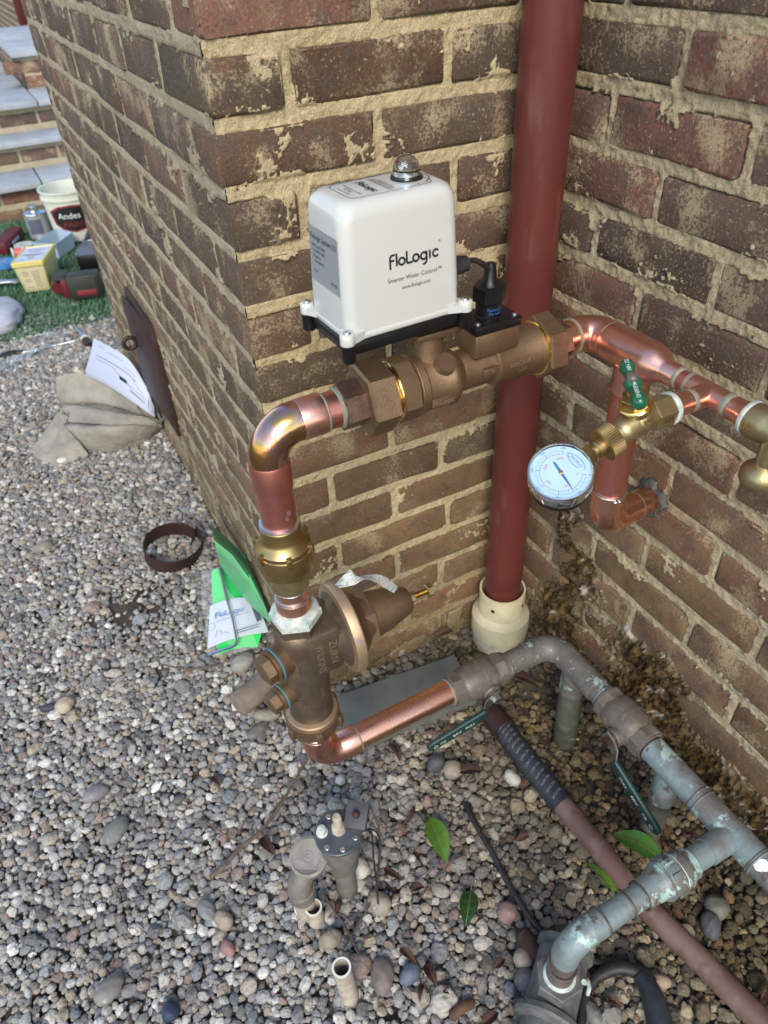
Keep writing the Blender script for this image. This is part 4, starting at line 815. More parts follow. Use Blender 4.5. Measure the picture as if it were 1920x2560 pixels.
# lead to the sensor
pz = 0.941; pp = T @ Vector((HX - 0.0025, -0.020, pz))
mb = MB(); mb.lathe([(0.0105, 0), (0.0105, 0.007), (0.0092, 0.008), (0.0092, 0.017)] + [(r_, 0.0175 + i * 0.0011) for i in range(6) for r_ in (0.0082, 0.0070)] + [(0.0040, 0.0260)], pp, bx, 28); plg = obj('plug', mb, M_black_m, cb)
mb = MB(); mb.tube(spline([pp + bx * 0.022, pp + bx * 0.036 + Vector((0, 0.004, -0.001)), Vector((-0.292, PY - 0.003, 0.926)), Vector((-0.2845, PY + 0.001, 0.908)), Vector((-0.284, PY + 0.001, 0.866))], 8), 0.0030, n=12); mb.cyl((-0.2845, PY + 0.001, 0.905), (-0.284, PY + 0.001, 0.866), 0.0044, n=14); obj('cable', mb, M_black_m, plg)

# right-hand copper: elbow, reducing tee, drop into the wall, small tee
cr_ = thing('copper_pipe', 'thick copper tee and drop pipe entering the right wall behind the gauge', 'pipe', (PX, -0.33, UZ))
mb = MB(); mb.cyl((-0.176, PY, UZ), (-0.150, PY, UZ), PR, n=40); obj('pipe', mb, M_copper_new, cr_)
mb = MB(); b = bend((PX, PY, UZ), X_, -Y_, 0.026, 14); mb.tube([(-0.156, PY, UZ)] + b + [(PX, -0.294, UZ)], 0.0228, n=40); obj('elbow', mb, M_copper, cr_)
ring('solder_ring', cr_, (-0.157, PY, UZ), X_, M_flux, 0.0233, 0.0024); ring('solder_ring', cr_, (PX, -0.2935, UZ), Y_, M_flux, 0.0236, 0.0016)
mb = MB(); mb.lathe([(0.0226, 0), (0.0236, 0.002), (0.0240, 0.010), (0.0240, 0.066), (0.0232, 0.074), (0.0195, 0.084), (0.0150, 0.091), (0.0135, 0.095), (0.0133, 0.112), (0.0128, 0.113)], (PX, -0.293, UZ), -Y_, 48)
mb.lathe([(0.0150, 0.0), (0.0232, 0.012), (0.0232, 0.044), (0.0238, 0.047), (0.0208, 0.0475)], (PX, -0.338, UZ), -Z_, 48); obj('reducing_tee', mb, M_copper, cr_)
dy = -0.338; EZ = 0.552; hv = Vector((0.118, 0.030, -0.030)); hd = hv.normalized()
mb = MB(); mb.cyl((PX, dy, UZ - 0.04), (PX, dy, EZ + 0.04), PR, n=40); obj('drop_pipe', mb, M_copper_red, cr_)
mb = MB(); b = bend((PX, dy, EZ), -Z_, hd, 0.030, 14); mb.tube([(PX, dy, EZ + 0.052)] + b + [Vector((PX, dy, EZ)) + hd * 0.075], 0.0228, n=40); obj('elbow', mb, M_copper_new, cr_)
mb = MB(); mb.cyl(Vector((PX, dy, EZ)) + hd * 0.06, Vector((PX, dy, EZ)) + hd * 0.135, PR, n=40); obj('pipe', mb, M_copper_new, cr_)
ring('solder_ring', cr_, (PX, dy, EZ + 0.0535), Z_, M_solder, 0.0238, 0.0024); ring('solder_ring', cr_, Vector((PX, dy, EZ)) + hd * 0.0765, hd, M_flux, 0.0232, 0.0022)
mb = MB(); mb.ball(Vector((PX, dy, EZ + 0.0515)) + Vector((-0.010, -0.0225, 0)), 0.0036); mb.ball(Vector((PX, dy, EZ + 0.0515)) + Vector((-0.004, -0.024, 0)), 0.0024); obj('solder_drip', mb, M_solder, cr_)
mb = MB(); hw = Vector((PX, dy, EZ)) + hd * 0.125; hw.x = -0.004
pf = [(0.0205, 0.003), (0.025, 0.004), (0.028, 0.0025), (0.031, -0.003)]; mb.lathe([((lambda k, r=r: r * (1 + 0.10 * math.sin(k * 0.63) + 0.06 * math.sin(k * 1.26 + 1) + 0.03 * math.sin(k * 2.2))), t) for r, t in pf], hw, -X_, 40)
M_caulk = mat('dark_caulk', (0.05, 0.052, 0.05), (0.11, 0.11, 0.10), 90, rough=0.8, bump=0.003, bscale=130); obj('caulk', mb, M_caulk, cr_)
# three-quarter inch branch
SR = 0.0111; ct = thing('copper_tee', 'thin copper pipe with small tee feeding the green-handled tap', 'pipe tee', (PX, -0.45, UZ))
TY = -0.447
mb = MB(); mb.cyl((PX, -0.395, UZ), (PX, -0.425, UZ), SR, n=32); obj('pipe', mb, M_copper_red, ct); mb = MB(); mb.cyl((PX, -0.465, UZ), (PX, -0.50, UZ), SR, n=32); obj('pipe', mb, M_copper_red, ct)
mb = MB(); mb.cyl((PX, -0.4225, UZ), (PX, -0.473, UZ), 0.0130, n=32); mb.cyl((PX, TY, UZ), (PX - 0.027, TY, UZ), 0.0130, n=32); obj('tee', mb, M_copper, ct)
mb = MB(); mb.lathe([(0.0111, 0), (0.0130, 0.001), (0.0130, 0.026), (0.0142, 0.031), (0.0148, 0.046)], (PX - 0.030, TY, UZ), -X_, 32); obj('adapter', mb, M_copper, ct); mb = MB(); mb.lathe([(0.0111, 0), (0.0130, 0.001), (0.0130, 0.012), (0.0150, 0.016), (0.0150, 0.022)], (PX, -0.480, UZ), -Y_, 32); obj('adapter', mb, M_copper, ct)
for c_, ax_ in (((PX, -0.4055, UZ), Y_), ((PX, -0.4225, UZ), Y_), ((PX, -0.475, UZ), Y_), ((PX - 0.0275, TY, UZ), X_)):
    mb = MB(); mb.lathe([(0.0110, -0.004), (0.0131, -0.002), (0.0134, 0.0), (0.0131, 0.0025), (0.0110, 0.004)], c_, ax_, 32, cap=False); obj('solder_ring', mb, M_flux, ct)

# tap with gauge
IN = rad(20); od = Vector((-math.cos(IN), 0, -math.sin(IN))); bd = Vector((-math.sin(IN), 0, math.cos(IN)))
tp = thing('hose_tap', 'brass hose tap with two-lobed green handle on the small copper tee', 'tap', (-0.22, TY, UZ))
ix = -0.184; O = Vector((ix, TY, UZ))
mb = MB(); mb.lathe([(0.0145, -0.001), (0.0178, 0.0), (0.0182, 0.0035), (0.0165, 0.0055)], O + X_ * 0.006, -X_, 32); obj('thread_sealant', mb, M_tape, tp)
mb = MB(); mb.hexn(0.0185, 0.0, 0.024, O, -X_, 0.06, 6, 0.35); obj('hex_inlet', mb, M_brass_dull, tp)
BC = O - X_ * 0.039
mb = MB(); mb.tube(spline([O - X_ * 0.022, O - X_ * 0.030, BC + od * 0.004, BC + od * 0.024, BC + od * 0.034], 6), [0.0145] * 6 + [0.0150] * 6 + [0.0152] * 6 + [0.0140] * 7, n=32); mb.ball(BC, 0.0168); mb.lathe([(0.0125, 0.0), (0.0130, 0.018), (0.0150, 0.0205)], BC, bd, 32); obj('body', mb, M_brass_dull, tp, 40)
mb = MB(); mb.lathe([(0.0165, 0.0), (0.0172, 0.001), (0.0172, 0.0030), (0.0155, 0.0045), (0.0150, 0.006)], BC + bd * 0.0195, bd, 36); bn = obj('bonnet_collar', mb, M_gold, tp)
mb = MB(); mb.hexn(0.0142, 0.025, 0.0340, BC, bd, 0.08, 6, 0.2); mb.lathe([(0.008, 0.033), (0.0075, 0.040), (0.005, 0.041), (0.0042, 0.050)], BC, bd, 24); obj('packing_nut', mb, M_brass, tp)
HC = BC + bd * 0.050; hdv = (-Y_ * 0.86 + od * 0.5).normalized()
def lobe(sg): return [(0.0062, 0.004), (0.0052, 0.010), (0.0060, 0.016), (0.0076, 0.022), (0.0080, 0.027), (0.0068, 0.0315), (0.0035, 0.0335), (0.0002, 0.0338)]
mb = MB(); mb.ball(HC, 0.0092, (1, 1, 1)); mb.lathe(lobe(1), HC, hdv, 24); mb.lathe(lobe(-1), HC, -hdv, 24); hn = obj('handle', mb, M_green_paint, tp, 50)
mb = MB(); mb.lathe([(0.0056, 0.0075), (0.0056, 0.0100), (0.0046, 0.0125), (0.0012, 0.0130)], HC, bd, 20); obj('screw', mb, M_steel, hn)
mb = MB(); ph = hdv.cross(bd); 
for sg, s_ in ((1, 'LEGEND'), (-1, 'ZZ NBK')): text(mb, s_, 0.0052, HC + hdv * sg * 0.020 + bd * 0.0084, hdv, -ph)
obj('handle_print', mb, M_printwhite, hn)
mb = MB(); text(mb, 'W', 0.011, BC + bd * 0.006 + Vector((0, -0.0158, 0)), X_, Z_); text(mb, '125', 0.009, O - X_ * 0.012 - Y_ * 0.0172, X_, Z_); obj('raised_lettering', mb, M_gold, tp)
KN = BC + od * 0.0340
gg = thing('pressure_gauge', 'round chrome pressure gauge with blue-white dial screwed to the tap outlet', 'gauge', KN + od * 0.07)
mb = MB(); mb.lathe([(0.0150, 0.0), (0.0182, 0.0012)] + [((lambda k, b=b: b + (0.0008 if k % 2 else 0)), t) for b, t in ((0.0182, 0.0015), (0.0182, 0.0165))] + [(0.0182, 0.0168), (0.0165, 0.0180), (0.0125, 0.0182)], KN - od * 0.004, od, 96); obj('swivel_nut', mb, M_brass, gg, 20)
mb = MB(); mb.lathe([(0.0100, 0.010), (0.0100, 0.021), (0.0092, 0.022), (0.0078, 0.0222), (0.0078, 0.027)], KN, od, 32); mb.hexn(0.0098, 0.0255, 0.0370, KN, od, 0.1, 4, 0.78); obj('stem', mb, M_brass, gg)
gn = (-Y_ * math.cos(rad(72)) + bd * math.sin(rad(72))).normalized(); GR = 0.0335; GC = KN + od * (0.0335 + GR) ; gu = -od; gxv = gu.cross(gn)
mb = MB(); mb.lathe([(0.0315, -0.016), (0.0325, -0.0155), (0.0325, -0.0085), (GR, -0.008), (GR, 0.0075), (0.0325, 0.0092), (0.0312, 0.0095), (0.0306, 0.0078)], GC, gn, 72, cap=False); mb.lathe([(0.0314, -0.0160), (0.0002, -0.0162)], GC, gn, 72, cap=False); cs = obj('case', mb, M_chrome, gg)
mb = MB(); mb.lathe([(0.0330, -0.0172), (0.0330, -0.0105)], GC, gn, 72); obj('rear_band', mb, M_black, cs)
mb = MB(); mb.lathe([(0.0308, 0.0050), (0.0308, 0.0052), (0.0001, 0.0052)], GC, gn, 64); dl = obj('dial', mb, M_dial, gg)
lift = GC + gn * 0.0054
def dp_(ang, r): return lift + (gu * math.cos(rad(ang)) + gxv * math.sin(rad(ang))) * r      # ang from 12 o'clock (towards the stem), clockwise seen from the front
gxv = -gxv if (gu.cross(gxv)).dot(gn) > 0 else gxv
mb = MB(); R_ = MB()
# dial reads with its foot towards the tap: zero at lower left
ezero, span = 180 + 45, 270
up = gu * -1 if False else gu
def gp(fr, r): return dp_(ezero - 180 - 0 + fr * span + 0, r)
tick = MB(); tickr = MB()
for i in range(0, 61):
    fr = i / 60; L_ = 0.0040 if i % 10 == 0 else (0.0028 if i % 5 == 0 else 0.0018); a = gp(fr, 0.0258); c = gp(fr, 0.0258 - L_); s_ = (a - c).normalized().cross(gn) * (0.00026 if i % 10 == 0 else 0.00015); tick.add([a + s_, a - s_, c - s_, c + s_], [[0, 1, 2, 3]])
for i in range(0, 42):
    fr = i / 41.4; L_ = 0.0032 if i % 10 == 0 else 0.0016; a = gp(fr, 0.0202); c = gp(fr, 0.0202 + L_); s_ = (a - c).normalized().cross(gn) * 0.00016; tickr.add([a + s_, a - s_, c - s_, c + s_], [[0, 1, 2, 3]])
for i in range(60): a, c = gp(i / 60, 0.0212), gp((i + 1) / 60, 0.0212); a2, c2 = gp(i / 60, 0.0215), gp((i + 1) / 60, 0.0215); tick.add([a, c, c2, a2], [[0, 1, 2, 3]])
def dtext(mb_, s_, fr, r, size, rotf=True):
    p = gp(fr, r); u = (p - lift).normalized() if rotf else gu; ex_ = u.cross(gn); ex_ = ex_ if True else ex_
    text(mb_, s_, size, p, ex_, u)
for v, s_ in ((0, '0'), (1, '50'), (2, '100'), (3, '150'), (4, '200'), (5, '250'), (6, '300')): dtext(tick, s_, v / 6, 0.0284, 0.0036)
for v, s_ in ((0, '0'), (500, '500'), (1000, '1000'), (1500, '1500'), (2000, '2000')): dtext(tickr, s_, v / 2070, 0.0160, 0.0036)
dtext(tickr, 'kPa', 1.06, 0.0200, 0.003); dtext(tick, 'psi', 1.05, 0.0240, 0.003)
obj('dial_scale', tick, M_blueneedle, dl); obj('dial_scale', tickr, M_pinkred, dl)
mb = MB(); pm = dp_(0, 0.0200); text(mb, 'PROFLO', 0.0046, pm, gu.cross(gn), gu)
el = [pm + gu.cross(gn) * 0.0118 * math.cos(w) + gu * 0.0046 * math.sin(w) for w in [2 * math.pi * i / 28 for i in range(29)]]
for a, c in zip(el[:-5], el[1:-4]): s_ = (c - a).normalized().cross(gn) * 0.00028; mb.add([a + s_, a - s_, c - s_, c + s_], [[0, 1, 2, 3]])
obj('dial_emblem', mb, M_blueneedle, dl)
nl = GC + gn * 0.0060; nf = 60 / 300.0; nd = (gp(nf, 0.02) - lift).normalized(); ns = nd.cross(gn)
mb = MB(); mb.add([nl - nd * 0.0135 + ns * 0.0010, nl - nd * 0.0135 - ns * 0.0010, nl - ns * 0.0013, nl + nd * 0.0245 - ns * 0.0002, nl + nd * 0.0245 + ns * 0.0002, nl + ns * 0.0013], [[0, 1, 2, 3, 4, 5]]); ne = obj('needle', mb, M_blueneedle, gg, solid=0.0003)
mb = MB(); mb.lathe([(0.0024, 0), (0.0024, 0.0007), (0.0016, 0.0010)], nl, gn, 20); obj('hub', mb, M_zinc, ne)
mb = MB(); mb.lathe([(0.0309, 0.0080), (0.0309, 0.0086)], GC, gn, 64); obj('lens', mb, M_glass, gg)
sd_ = (-Y_ * 0.93 - gn * 0.3); sd_ = (sd_ - gn * sd_.dot(gn)).normalized(); s2 = gn.cross(sd_)
mb = MB(); mb.add([GC + (sd_ * math.cos(w) + s2 * math.sin(w)) * (GR + 0.0003) + gn * h_ for w in (0.55, 0.40, 0.25, 0.10) for h_ in (-0.006, -0.0005)], [[0, 1, 3, 2], [2, 3, 5, 4], [4, 5, 7, 6]]); obj('sticker', mb, M_tagp, cs)
# outlet valve at the edge of the picture
vb = thing('vacuum_breaker', 'dull brass tap body with white sealant at the end of the small copper pipe', 'tap', (PX, -0.53, UZ))
mb = MB(); mb.lathe([(0.0148, 0.0), (0.0185, 0.0005), (0.0190, 0.004), (0.0170, 0.006)], (PX, -0.5005, UZ), -Y_, 32); obj('thread_sealant', mb, M_tape, vb)
mb = MB(); mb.lathe([(0.0165, 0.004), (0.0185, 0.006), (0.0190, 0.020), (0.0175, 0.026), (0.0150, 0.034), (0.0150, 0.075), (0.018, 0.08), (0.018, 0.095)], (PX, -0.5005, UZ), -Y_, 40); mb.lathe([(0.0115, 0.0), (0.0115, 0.032), (0.0205, 0.040), (0.0222, 0.045), (0.0222, 0.052), (0.0200, 0.056)], (PX - 0.002, -0.537, UZ - 0.004), -Z_, 40); obj('body', mb, M_brass_dull, vb)
for w in (-0.5, 0.5, 1.5, 2.6):
    d = Vector((math.cos(w + 3.6), math.sin(w + 3.6), 0)); mb = MB(); c0 = Vector((PX - 0.002, -0.537, UZ - 0.022)); mb.box((0.0115, 0, 0), (0.010, 0.0028, 0.030), Matrix.Translation(c0) @ Matrix.Rotation(w + 3.6, 4, 'Z'), 0.0008); obj('rib', mb, M_brass_dull, vb)
mb = MB(); text(mb, 'IA', 0.013, (PX - 0.0192, -0.513, UZ + 0.001), -Y_, Z_); obj('raised_lettering', mb, M_gold, vb)

# ------------------------------------------------------------------ old weathered pipework along the ground
OX = -0.108; OZ = 0.203; BYr = -0.664
def band(name, parent, c, ax, m, r=0.0238, w=0.003): return ring(name, parent, c, ax, m, r, w)
b1 = thing('ball_valve', 'old bronze ball valve joining the shiny copper to the weathered pipe, green lever', 'valve', (-0.26, PY, OZ))
oo = Vector((0, PY, OZ))
mb = MB(); mb.lathe([(0.0210, -0.326), (0.0245, -0.3255), (0.0250, -0.320), (0.0252, -0.306), (0.0285, -0.300), (0.0315, -0.290), (0.0325, -0.278), (0.0325, -0.252), (0.0312, -0.246), (0.0280, -0.241), (0.0262, -0.236), (0.0256, -0.214), (0.0248, -0.212), (0.0210, -0.2118)], oo, X_, 48); mb.hexn(0.0288, -0.322, -0.303, oo, X_, 0.05, 8, 0.2); mb.hexn(0.0295, -0.238, -0.219, oo, X_, 0.05, 8, 0.3); mb.lathe([(0.0326, -0.268), (0.0336, -0.2675), (0.0336, -0.2625), (0.0326, -0.262)], oo, X_, 48); obj('body', mb, M_valve_old, b1)
band('solder_ring', b1, (-0.3255, PY, OZ), X_, M_flux, 0.0245, 0.0022); band('solder_ring', b1, (-0.2115, PY, OZ), X_, M_verd_blue, 0.0246, 0.0026)
sx, sd1 = -0.262, -Y_
so_ = Vector((sx, PY, OZ - 0.004))
mb = MB(); mb.lathe([(0.0165, 0.024), (0.0165, 0.036), (0.0150, 0.038), (0.0090, 0.0385), (0.0090, 0.044)], so_, sd1, 24); obj('stem', mb, M_valve_old, b1)
def lever(parent, O, n, d, w_dir, L0, L1, drop):
    """bent steel strip from the stem nut O (normal n) out along d, then a vinyl grip"""
    n, d, w_ = n.normalized(), d.normalized(), w_dir.normalized(); hw = 0.0105
    prof = [(-0.012, 0.0), (0.010, 0.0), (0.020, 0.003), (0.030, 0.013), (L0, 0.016)]; mb = MB(); rings = []
    for a, h in prof: rings.append([O + d * a + n * h + w_ * s * hw + n * t for s, t in ((-1, 0), (1, 0), (1, 0.0025), (-1, 0.0025))])
    mb.loft(rings); lv = obj('lever', mb, M_steel, parent, 25)
    mb = MB(); c0 = O + d * (L0 - 0.012) + n * 0.0150; c1 = O + d * L1 + n * (0.016 + drop); rings = []
    ax = (c1 - c0).normalized(); nn_ = ax.cross(w_).normalized(); nn_ = nn_ if nn_.dot(n) > 0 else -nn_
    for f_, s_ in ((0, 0.80), (0.01, 1.0), (0.12, 1.0), (0.9, 1.0), (0.96, 0.85), (0.99, 0.55), (1.0, 0.2)):
        p = c0.lerp(c1, f_); rings.append([p + w_ * x * s_ + nn_ * y * (0.5 + 0.5 * s_) for x, y in rrect(0.0112, 0.0046, 0.0036, 3)])
    mb.loft(rings); gpz = obj('grip', mb, M_green_grip, lv, 50)
    mb = MB(); q = c0.lerp(c1, 0.62) + nn_ * 0.0043; lx = ax if ax.cross(w_).dot(nn_) > 0 else -ax
    return lv, gpz, c0, c1, ax, nn_, w_
mb = MB(); mb.hexn(0.0085, 0.0465, 0.0540, so_, sd1, 0.1); obj('nut', mb, M_steel, b1)
hd1 = Vector((-0.96, 0.0, -0.27)); lv, gp1, c0, c1, ax1, n1, w1 = lever(b1, so_ + sd1 * 0.0440, sd1, hd1, Vector((-0.27, 0, 0.96)), 0.040, 0.142, -0.008)
mb = MB(); q = c0.lerp(c1, 0.15) + n1 * 0.0052
for f_, s_, z_ in ((0.30, 'FULL', 0.008), (0.52, 'BRV', 0.0085), (0.76, 'CB', 0.008)): text(mb, s_, z_, c0.lerp(c1, f_) + n1 * 0.0052, -ax1, w1, squeeze=1.1)
p_ = c0.lerp(c1, 0.88) + n1 * 0.0052; mb.loft([[p_ + ax1 * a * k + w1 * c * k for a, c in ((1, 0), (0, 1), (-1, 0), (0, -1))] for k in (0.0045, 0.0032)], cap=False); obj('print', mb, M_printwhite, gp1)

op = thing('weathered_pipe', 'grey green weathered copper pipe running along the right wall on stub legs', 'pipe', (OX, -0.42, OZ))
mb = MB(); mb.cyl((-0.215, PY, OZ), (-0.150, PY, OZ), PR, n=36); obj('pipe', mb, M_verd, op)
mb = MB(); b = bend((OX, PY, OZ), X_, -Y_, 0.036, 14); mb.tube([(-0.166, PY, OZ)] + b + [(OX, -0.300, OZ)], 0.0232, n=40); obj('elbow', mb, M_verd, op)
mb = MB(); mb.cyl((OX, -0.298, OZ), (OX, -0.378, OZ), 0.0226, n=36); mb.lathe([(0.020, 0.0), (0.0230, 0.012), (0.0230, 0.06)], (OX, -0.325, OZ), -Z_, 36); obj('tee', mb, M_verd, op)
mb = MB(); mb.cyl((OX, -0.325, OZ - 0.05), (OX + 0.006, -0.325, -0.03), 0.0218, n=36); obj('leg', mb, M_verd_leg, op)
mb = MB(); mb.cyl((OX, -0.375, OZ), (OX, -0.402, OZ), PR, n=36); obj('pipe', mb, M_verd, op)
mb = MB(); mb.cyl((OX, -0.505, OZ), (OX, -0.60, OZ), 0.0215, n=36); mb.lathe([(0.018, 0.0), (0.0205, 0.012), (0.0205, 0.08)], (OX, -0.548, OZ), -Z_, 36); obj('tee', mb, M_verd_blue, op)
mb = MB(); mb.cyl((OX, -0.548, OZ - 0.07), (OX + 0.004, -0.548, -0.03), 0.0185, n=36); obj('leg', mb, M_verd_leg, op)
mb = MB(); mb.cyl((OX, -0.600, OZ), (OX, -0.71, OZ), 0.0215, n=40); mb.cyl((OX, BYr, OZ), (OX - 0.052, BYr, OZ), 0.0190, n=40); mb.cyl((OX, -0.70, OZ), (OX, -1.10, OZ), 0.0208, n=40); obj('branch_tee', mb, M_verd_blue, op)
mb = MB(); mb.cyl((OX - 0.04, BYr, OZ), (-0.215, BYr, OZ), PR * 0.82, n=36); obj('pipe', mb, M_verd_blue, op)
for c_, ax_, m_ in (((-0.167, PY, OZ), X_, M_verd_blue), ((OX, -0.2995, OZ), Y_, M_verd), ((OX, -0.378, OZ), Y_, M_verd), ((OX, -0.395, OZ), Y_, M_verd_blue), ((OX, -0.505, OZ), Y_, M_rust), ((OX, -0.600, OZ), Y_, M_verd), ((OX, -0.609, OZ), Y_, M_verd_blue), ((OX, -0.7085, OZ), Y_, M_verd_blue), ((OX, -0.705, OZ), Y_, M_verd)): band('joint', op, c_, ax_, m_, 0.0232, 0.0024)
mb = MB(); text_c = on(1895, 2190, 2, OZ + 0.02); mb.lathe([((lambda k: 0.0092 + 0.0010 * math.sin(k * 0.52) + 0.0006 * math.sin(k * 1.05 + 1)), 0.0), (0.0002, 0.0004)], Vector((OX - 0.0118, -0.716, OZ + 0.0176)), Vector((-0.55, 0, 0.84)), 24, cap=False); obj('paint_splash', mb, mat('white_splash', (0.75, 0.75, 0.72), rough=0.6), op)

b2 = thing('ball_valve', 'old bronze ball valve on the weathered pipe beside the right wall, lever hanging down', 'valve', (OX, -0.45, OZ))
oo = Vector((OX, 0, OZ))
mb = MB(); mb.lathe([(0.0210, 0.398), (0.0250, 0.3985), (0.0255, 0.415), (0.0290, 0.421), (0.0320, 0.430), (0.0330, 0.440), (0.0330, 0.466), (0.0310, 0.474), (0.0275, 0.480), (0.0260, 0.486), (0.0255, 0.503), (0.0210, 0.5045)], oo, -Y_, 48); mb.hexn(0.0290, 0.402, 0.420, oo, -Y_, 0.05, 8, 0.2); mb.hexn(0.0295, 0.482, 0.500, oo, -Y_, 0.05, 8, 0.3); mb.lathe([(0.0328, 0.449), (0.0340, 0.4495), (0.0340, 0.4545), (0.0328, 0.455)], oo, -Y_, 48); obj('body', mb, M_valve_old, b2)
s2d = Vector((-1.0, 0, -0.05)).normalized(); s2o = Vector((OX, -0.462, OZ))
mb = MB(); mb.lathe([(0.0160, 0.024), (0.0160, 0.038), (0.0145, 0.040), (0.0085, 0.0405), (0.0085, 0.045)], s2o, s2d, 24); obj('stem', mb, M_valve_old, b2)
mb = MB(); mb.hexn(0.0085, 0.0475, 0.0550, s2o, s2d, 0.1); obj('nut', mb, M_rust, b2)
w2 = Vector((0.0, -0.42, 0.90)); lv2, gp2, c0, c1, ax2, n2_, w2_ = lever(b2, s2o + s2d * 0.0450, s2d, Vector((0.06, -0.86, -0.50)), w2, 0.042, 0.150, -0.004)
mb = MB()
for f_, s_, z_ in ((0.28, 'FULL', 0.008), (0.52, 'BRV', 0.0085), (0.74, 'CB', 0.008)): text(mb, s_, z_, c0.lerp(c1, f_) + n2_ * 0.0052, ax2 if ax2.cross(w2_).dot(n2_) > 0 else -ax2, w2_, squeeze=1.1)
p_ = c0.lerp(c1, 0.88) + n2_ * 0.0052; mb.loft([[p_ + ax2 * a * k + w2_ * c * k for a, c in ((1, 0), (0, 1), (-1, 0), (0, -1))] for k in (0.0045, 0.0032)], cap=False); obj('print', mb, M_printwhite, gp2)

# branch to the buried device
bp_ = thing('weathered_pipe', 'blue grey branch pipe with union and elbow crossing above the brown pipe', 'pipe', (-0.30, BYr, OZ))
oo = Vector((0, BYr, OZ))
mb = MB(); mb.lathe([(0.0190, -0.188), (0.0215, -0.190), (0.0215, -0.199), (0.0245, -0.202), (0.0255, -0.206), (0.0255, -0.214), (0.0232, -0.216)], oo, X_, 48); un2 = obj('union', mb, M_verd_blue, bp_)
mb = MB(); mb.lathe([(0.0232, -0.2155), (0.0258, -0.2175), (0.0270, -0.222), (0.0258, -0.236)] + [((0.0266 if i % 2 else 0.0246), -0.238 - i * 0.0016) for i in range(4)] + [(0.0218, -0.250), (0.0198, -0.262), (0.0192, -0.276), (0.0175, -0.278)], oo, X_, 40); obj('union_nut', mb, M_verd_blue, bp_)
for w_ in (0.4, 1.5, 2.6, 3.7, 4.8, 5.9):
    d = Y_ * math.cos(w_) + Z_ * math.sin(w_); mb = MB(); mb.box((0, 0, 0.0266), (0.014, 0.007, 0.005), Matrix.Translation((-0.229, BYr, OZ)) @ Matrix.Rotation(w_, 4, 'X'), 0.001); obj('lug', mb, M_verd_blue, un2)
ring('white_sealant', bp_, (-0.2165, BYr, OZ), X_, M_tape, 0.0262, 0.0018)
BXe = -0.398
mb = MB(); mb.cyl((-0.272, BYr, OZ), (-0.352, BYr, OZ), PR * 0.80, n=36); obj('pipe', mb, M_verd_blue, bp_)
mb = MB(); b = bend((BXe, BYr, OZ), -X_, -Z_, 0.036, 14); mb.tube([(-0.345, BYr, OZ)] + b + [(BXe, BYr, OZ - 0.046)], 0.0186, n=40); obj('elbow', mb, M_verd_blue, bp_)
mb = MB(); mb.cyl((BXe, BYr, OZ - 0.04), (BXe, BYr, OZ - 0.120), PR * 0.80, n=36); mb.cyl((BXe, BYr, OZ - 0.072), (BXe, BYr, OZ - 0.120), 0.0186, n=36); obj('pipe', mb, M_valve_old, bp_)
for c_, ax_ in (((-0.279, BYr, OZ), X_), ((-0.303, BYr, OZ), X_), ((-0.346, BYr, OZ), X_), ((BXe, BYr, OZ - 0.072), Z_)): band('joint', bp_, c_, ax_, M_valve_old, 0.0192, 0.002)
bf = thing('backflow_device', 'grey cast coupling and flanged body where the branch pipe meets the ground', 'valve body', (BXe, BYr, 0.05))
HZ = OZ - 0.113
mb = MB(); mb.hexn(0.0335, -0.050, 0.004, (BXe, BYr, HZ), Z_, 0.06, 6, 0.5); obj('hex_coupling', mb, M_grey_cast, bf)
mb = MB(); mb.lathe([(0.0190, 0.0), (0.0225, 0.001), (0.0220, 0.004), (0.0190, 0.006)], (BXe, BYr, HZ + 0.003), Z_, 40); mb.tube(spline([Vector((BXe + 0.022, BYr - 0.024, HZ + 0.008)), Vector((BXe + 0.030, BYr - 0.022, HZ - 0.004)), Vector((BXe + 0.034, BYr - 0.026, HZ - 0.022)), Vector((BXe + 0.030, BYr - 0.030, HZ - 0.034))], 4), [0.004] * 6 + [0.003] * 7, n=8); obj('thread_sealant', mb, M_tape, bf)
ad_ = Vector((-0.80, -0.60, 0)).normalized(); oc = Vector((BXe, BYr, HZ - 0.048))
mb = MB(); mb.lathe([(0.030, -0.055), (0.036, -0.05), (0.036, 0.02), (0.038, 0.03), (0.045, 0.034), (0.047, 0.042), (0.045, 0.046), (0.034, 0.050), (0.032, 0.16)], oc - Z_ * 0.012, ad_, 40); obj('body', mb, M_grey_cast, bf)
mb = MB(); mb.lathe([(0.036, -0.062), (0.041, -0.060), (0.041, -0.052), (0.034, -0.050)], oc - Z_ * 0.004, ad_, 40); obj('flange', mb, M_grey_cast, bf)

# ------------------------------------------------------------------ things on the near gravel
slab = MB(); P_ = [G(836, 1742, 0.022), G(1136, 1637, 0.022), G(1192, 1742, 0.022), G(1150, 1790, 0.022), G(842, 1890, 0.022)]
P_[3] = P_[2].lerp(P_[4], 0.25)
slab.loft([[p - Z_ * 0.030 for p in P_], [p - Z_ * 0.001 for p in P_], [p * 1 for p in P_]]); so2 = obj('stone_slab', slab, M_slab, None, 20); tag(so2, 'flat grey bluestone slab lying on gravel under the shiny copper pipe', 'slab')
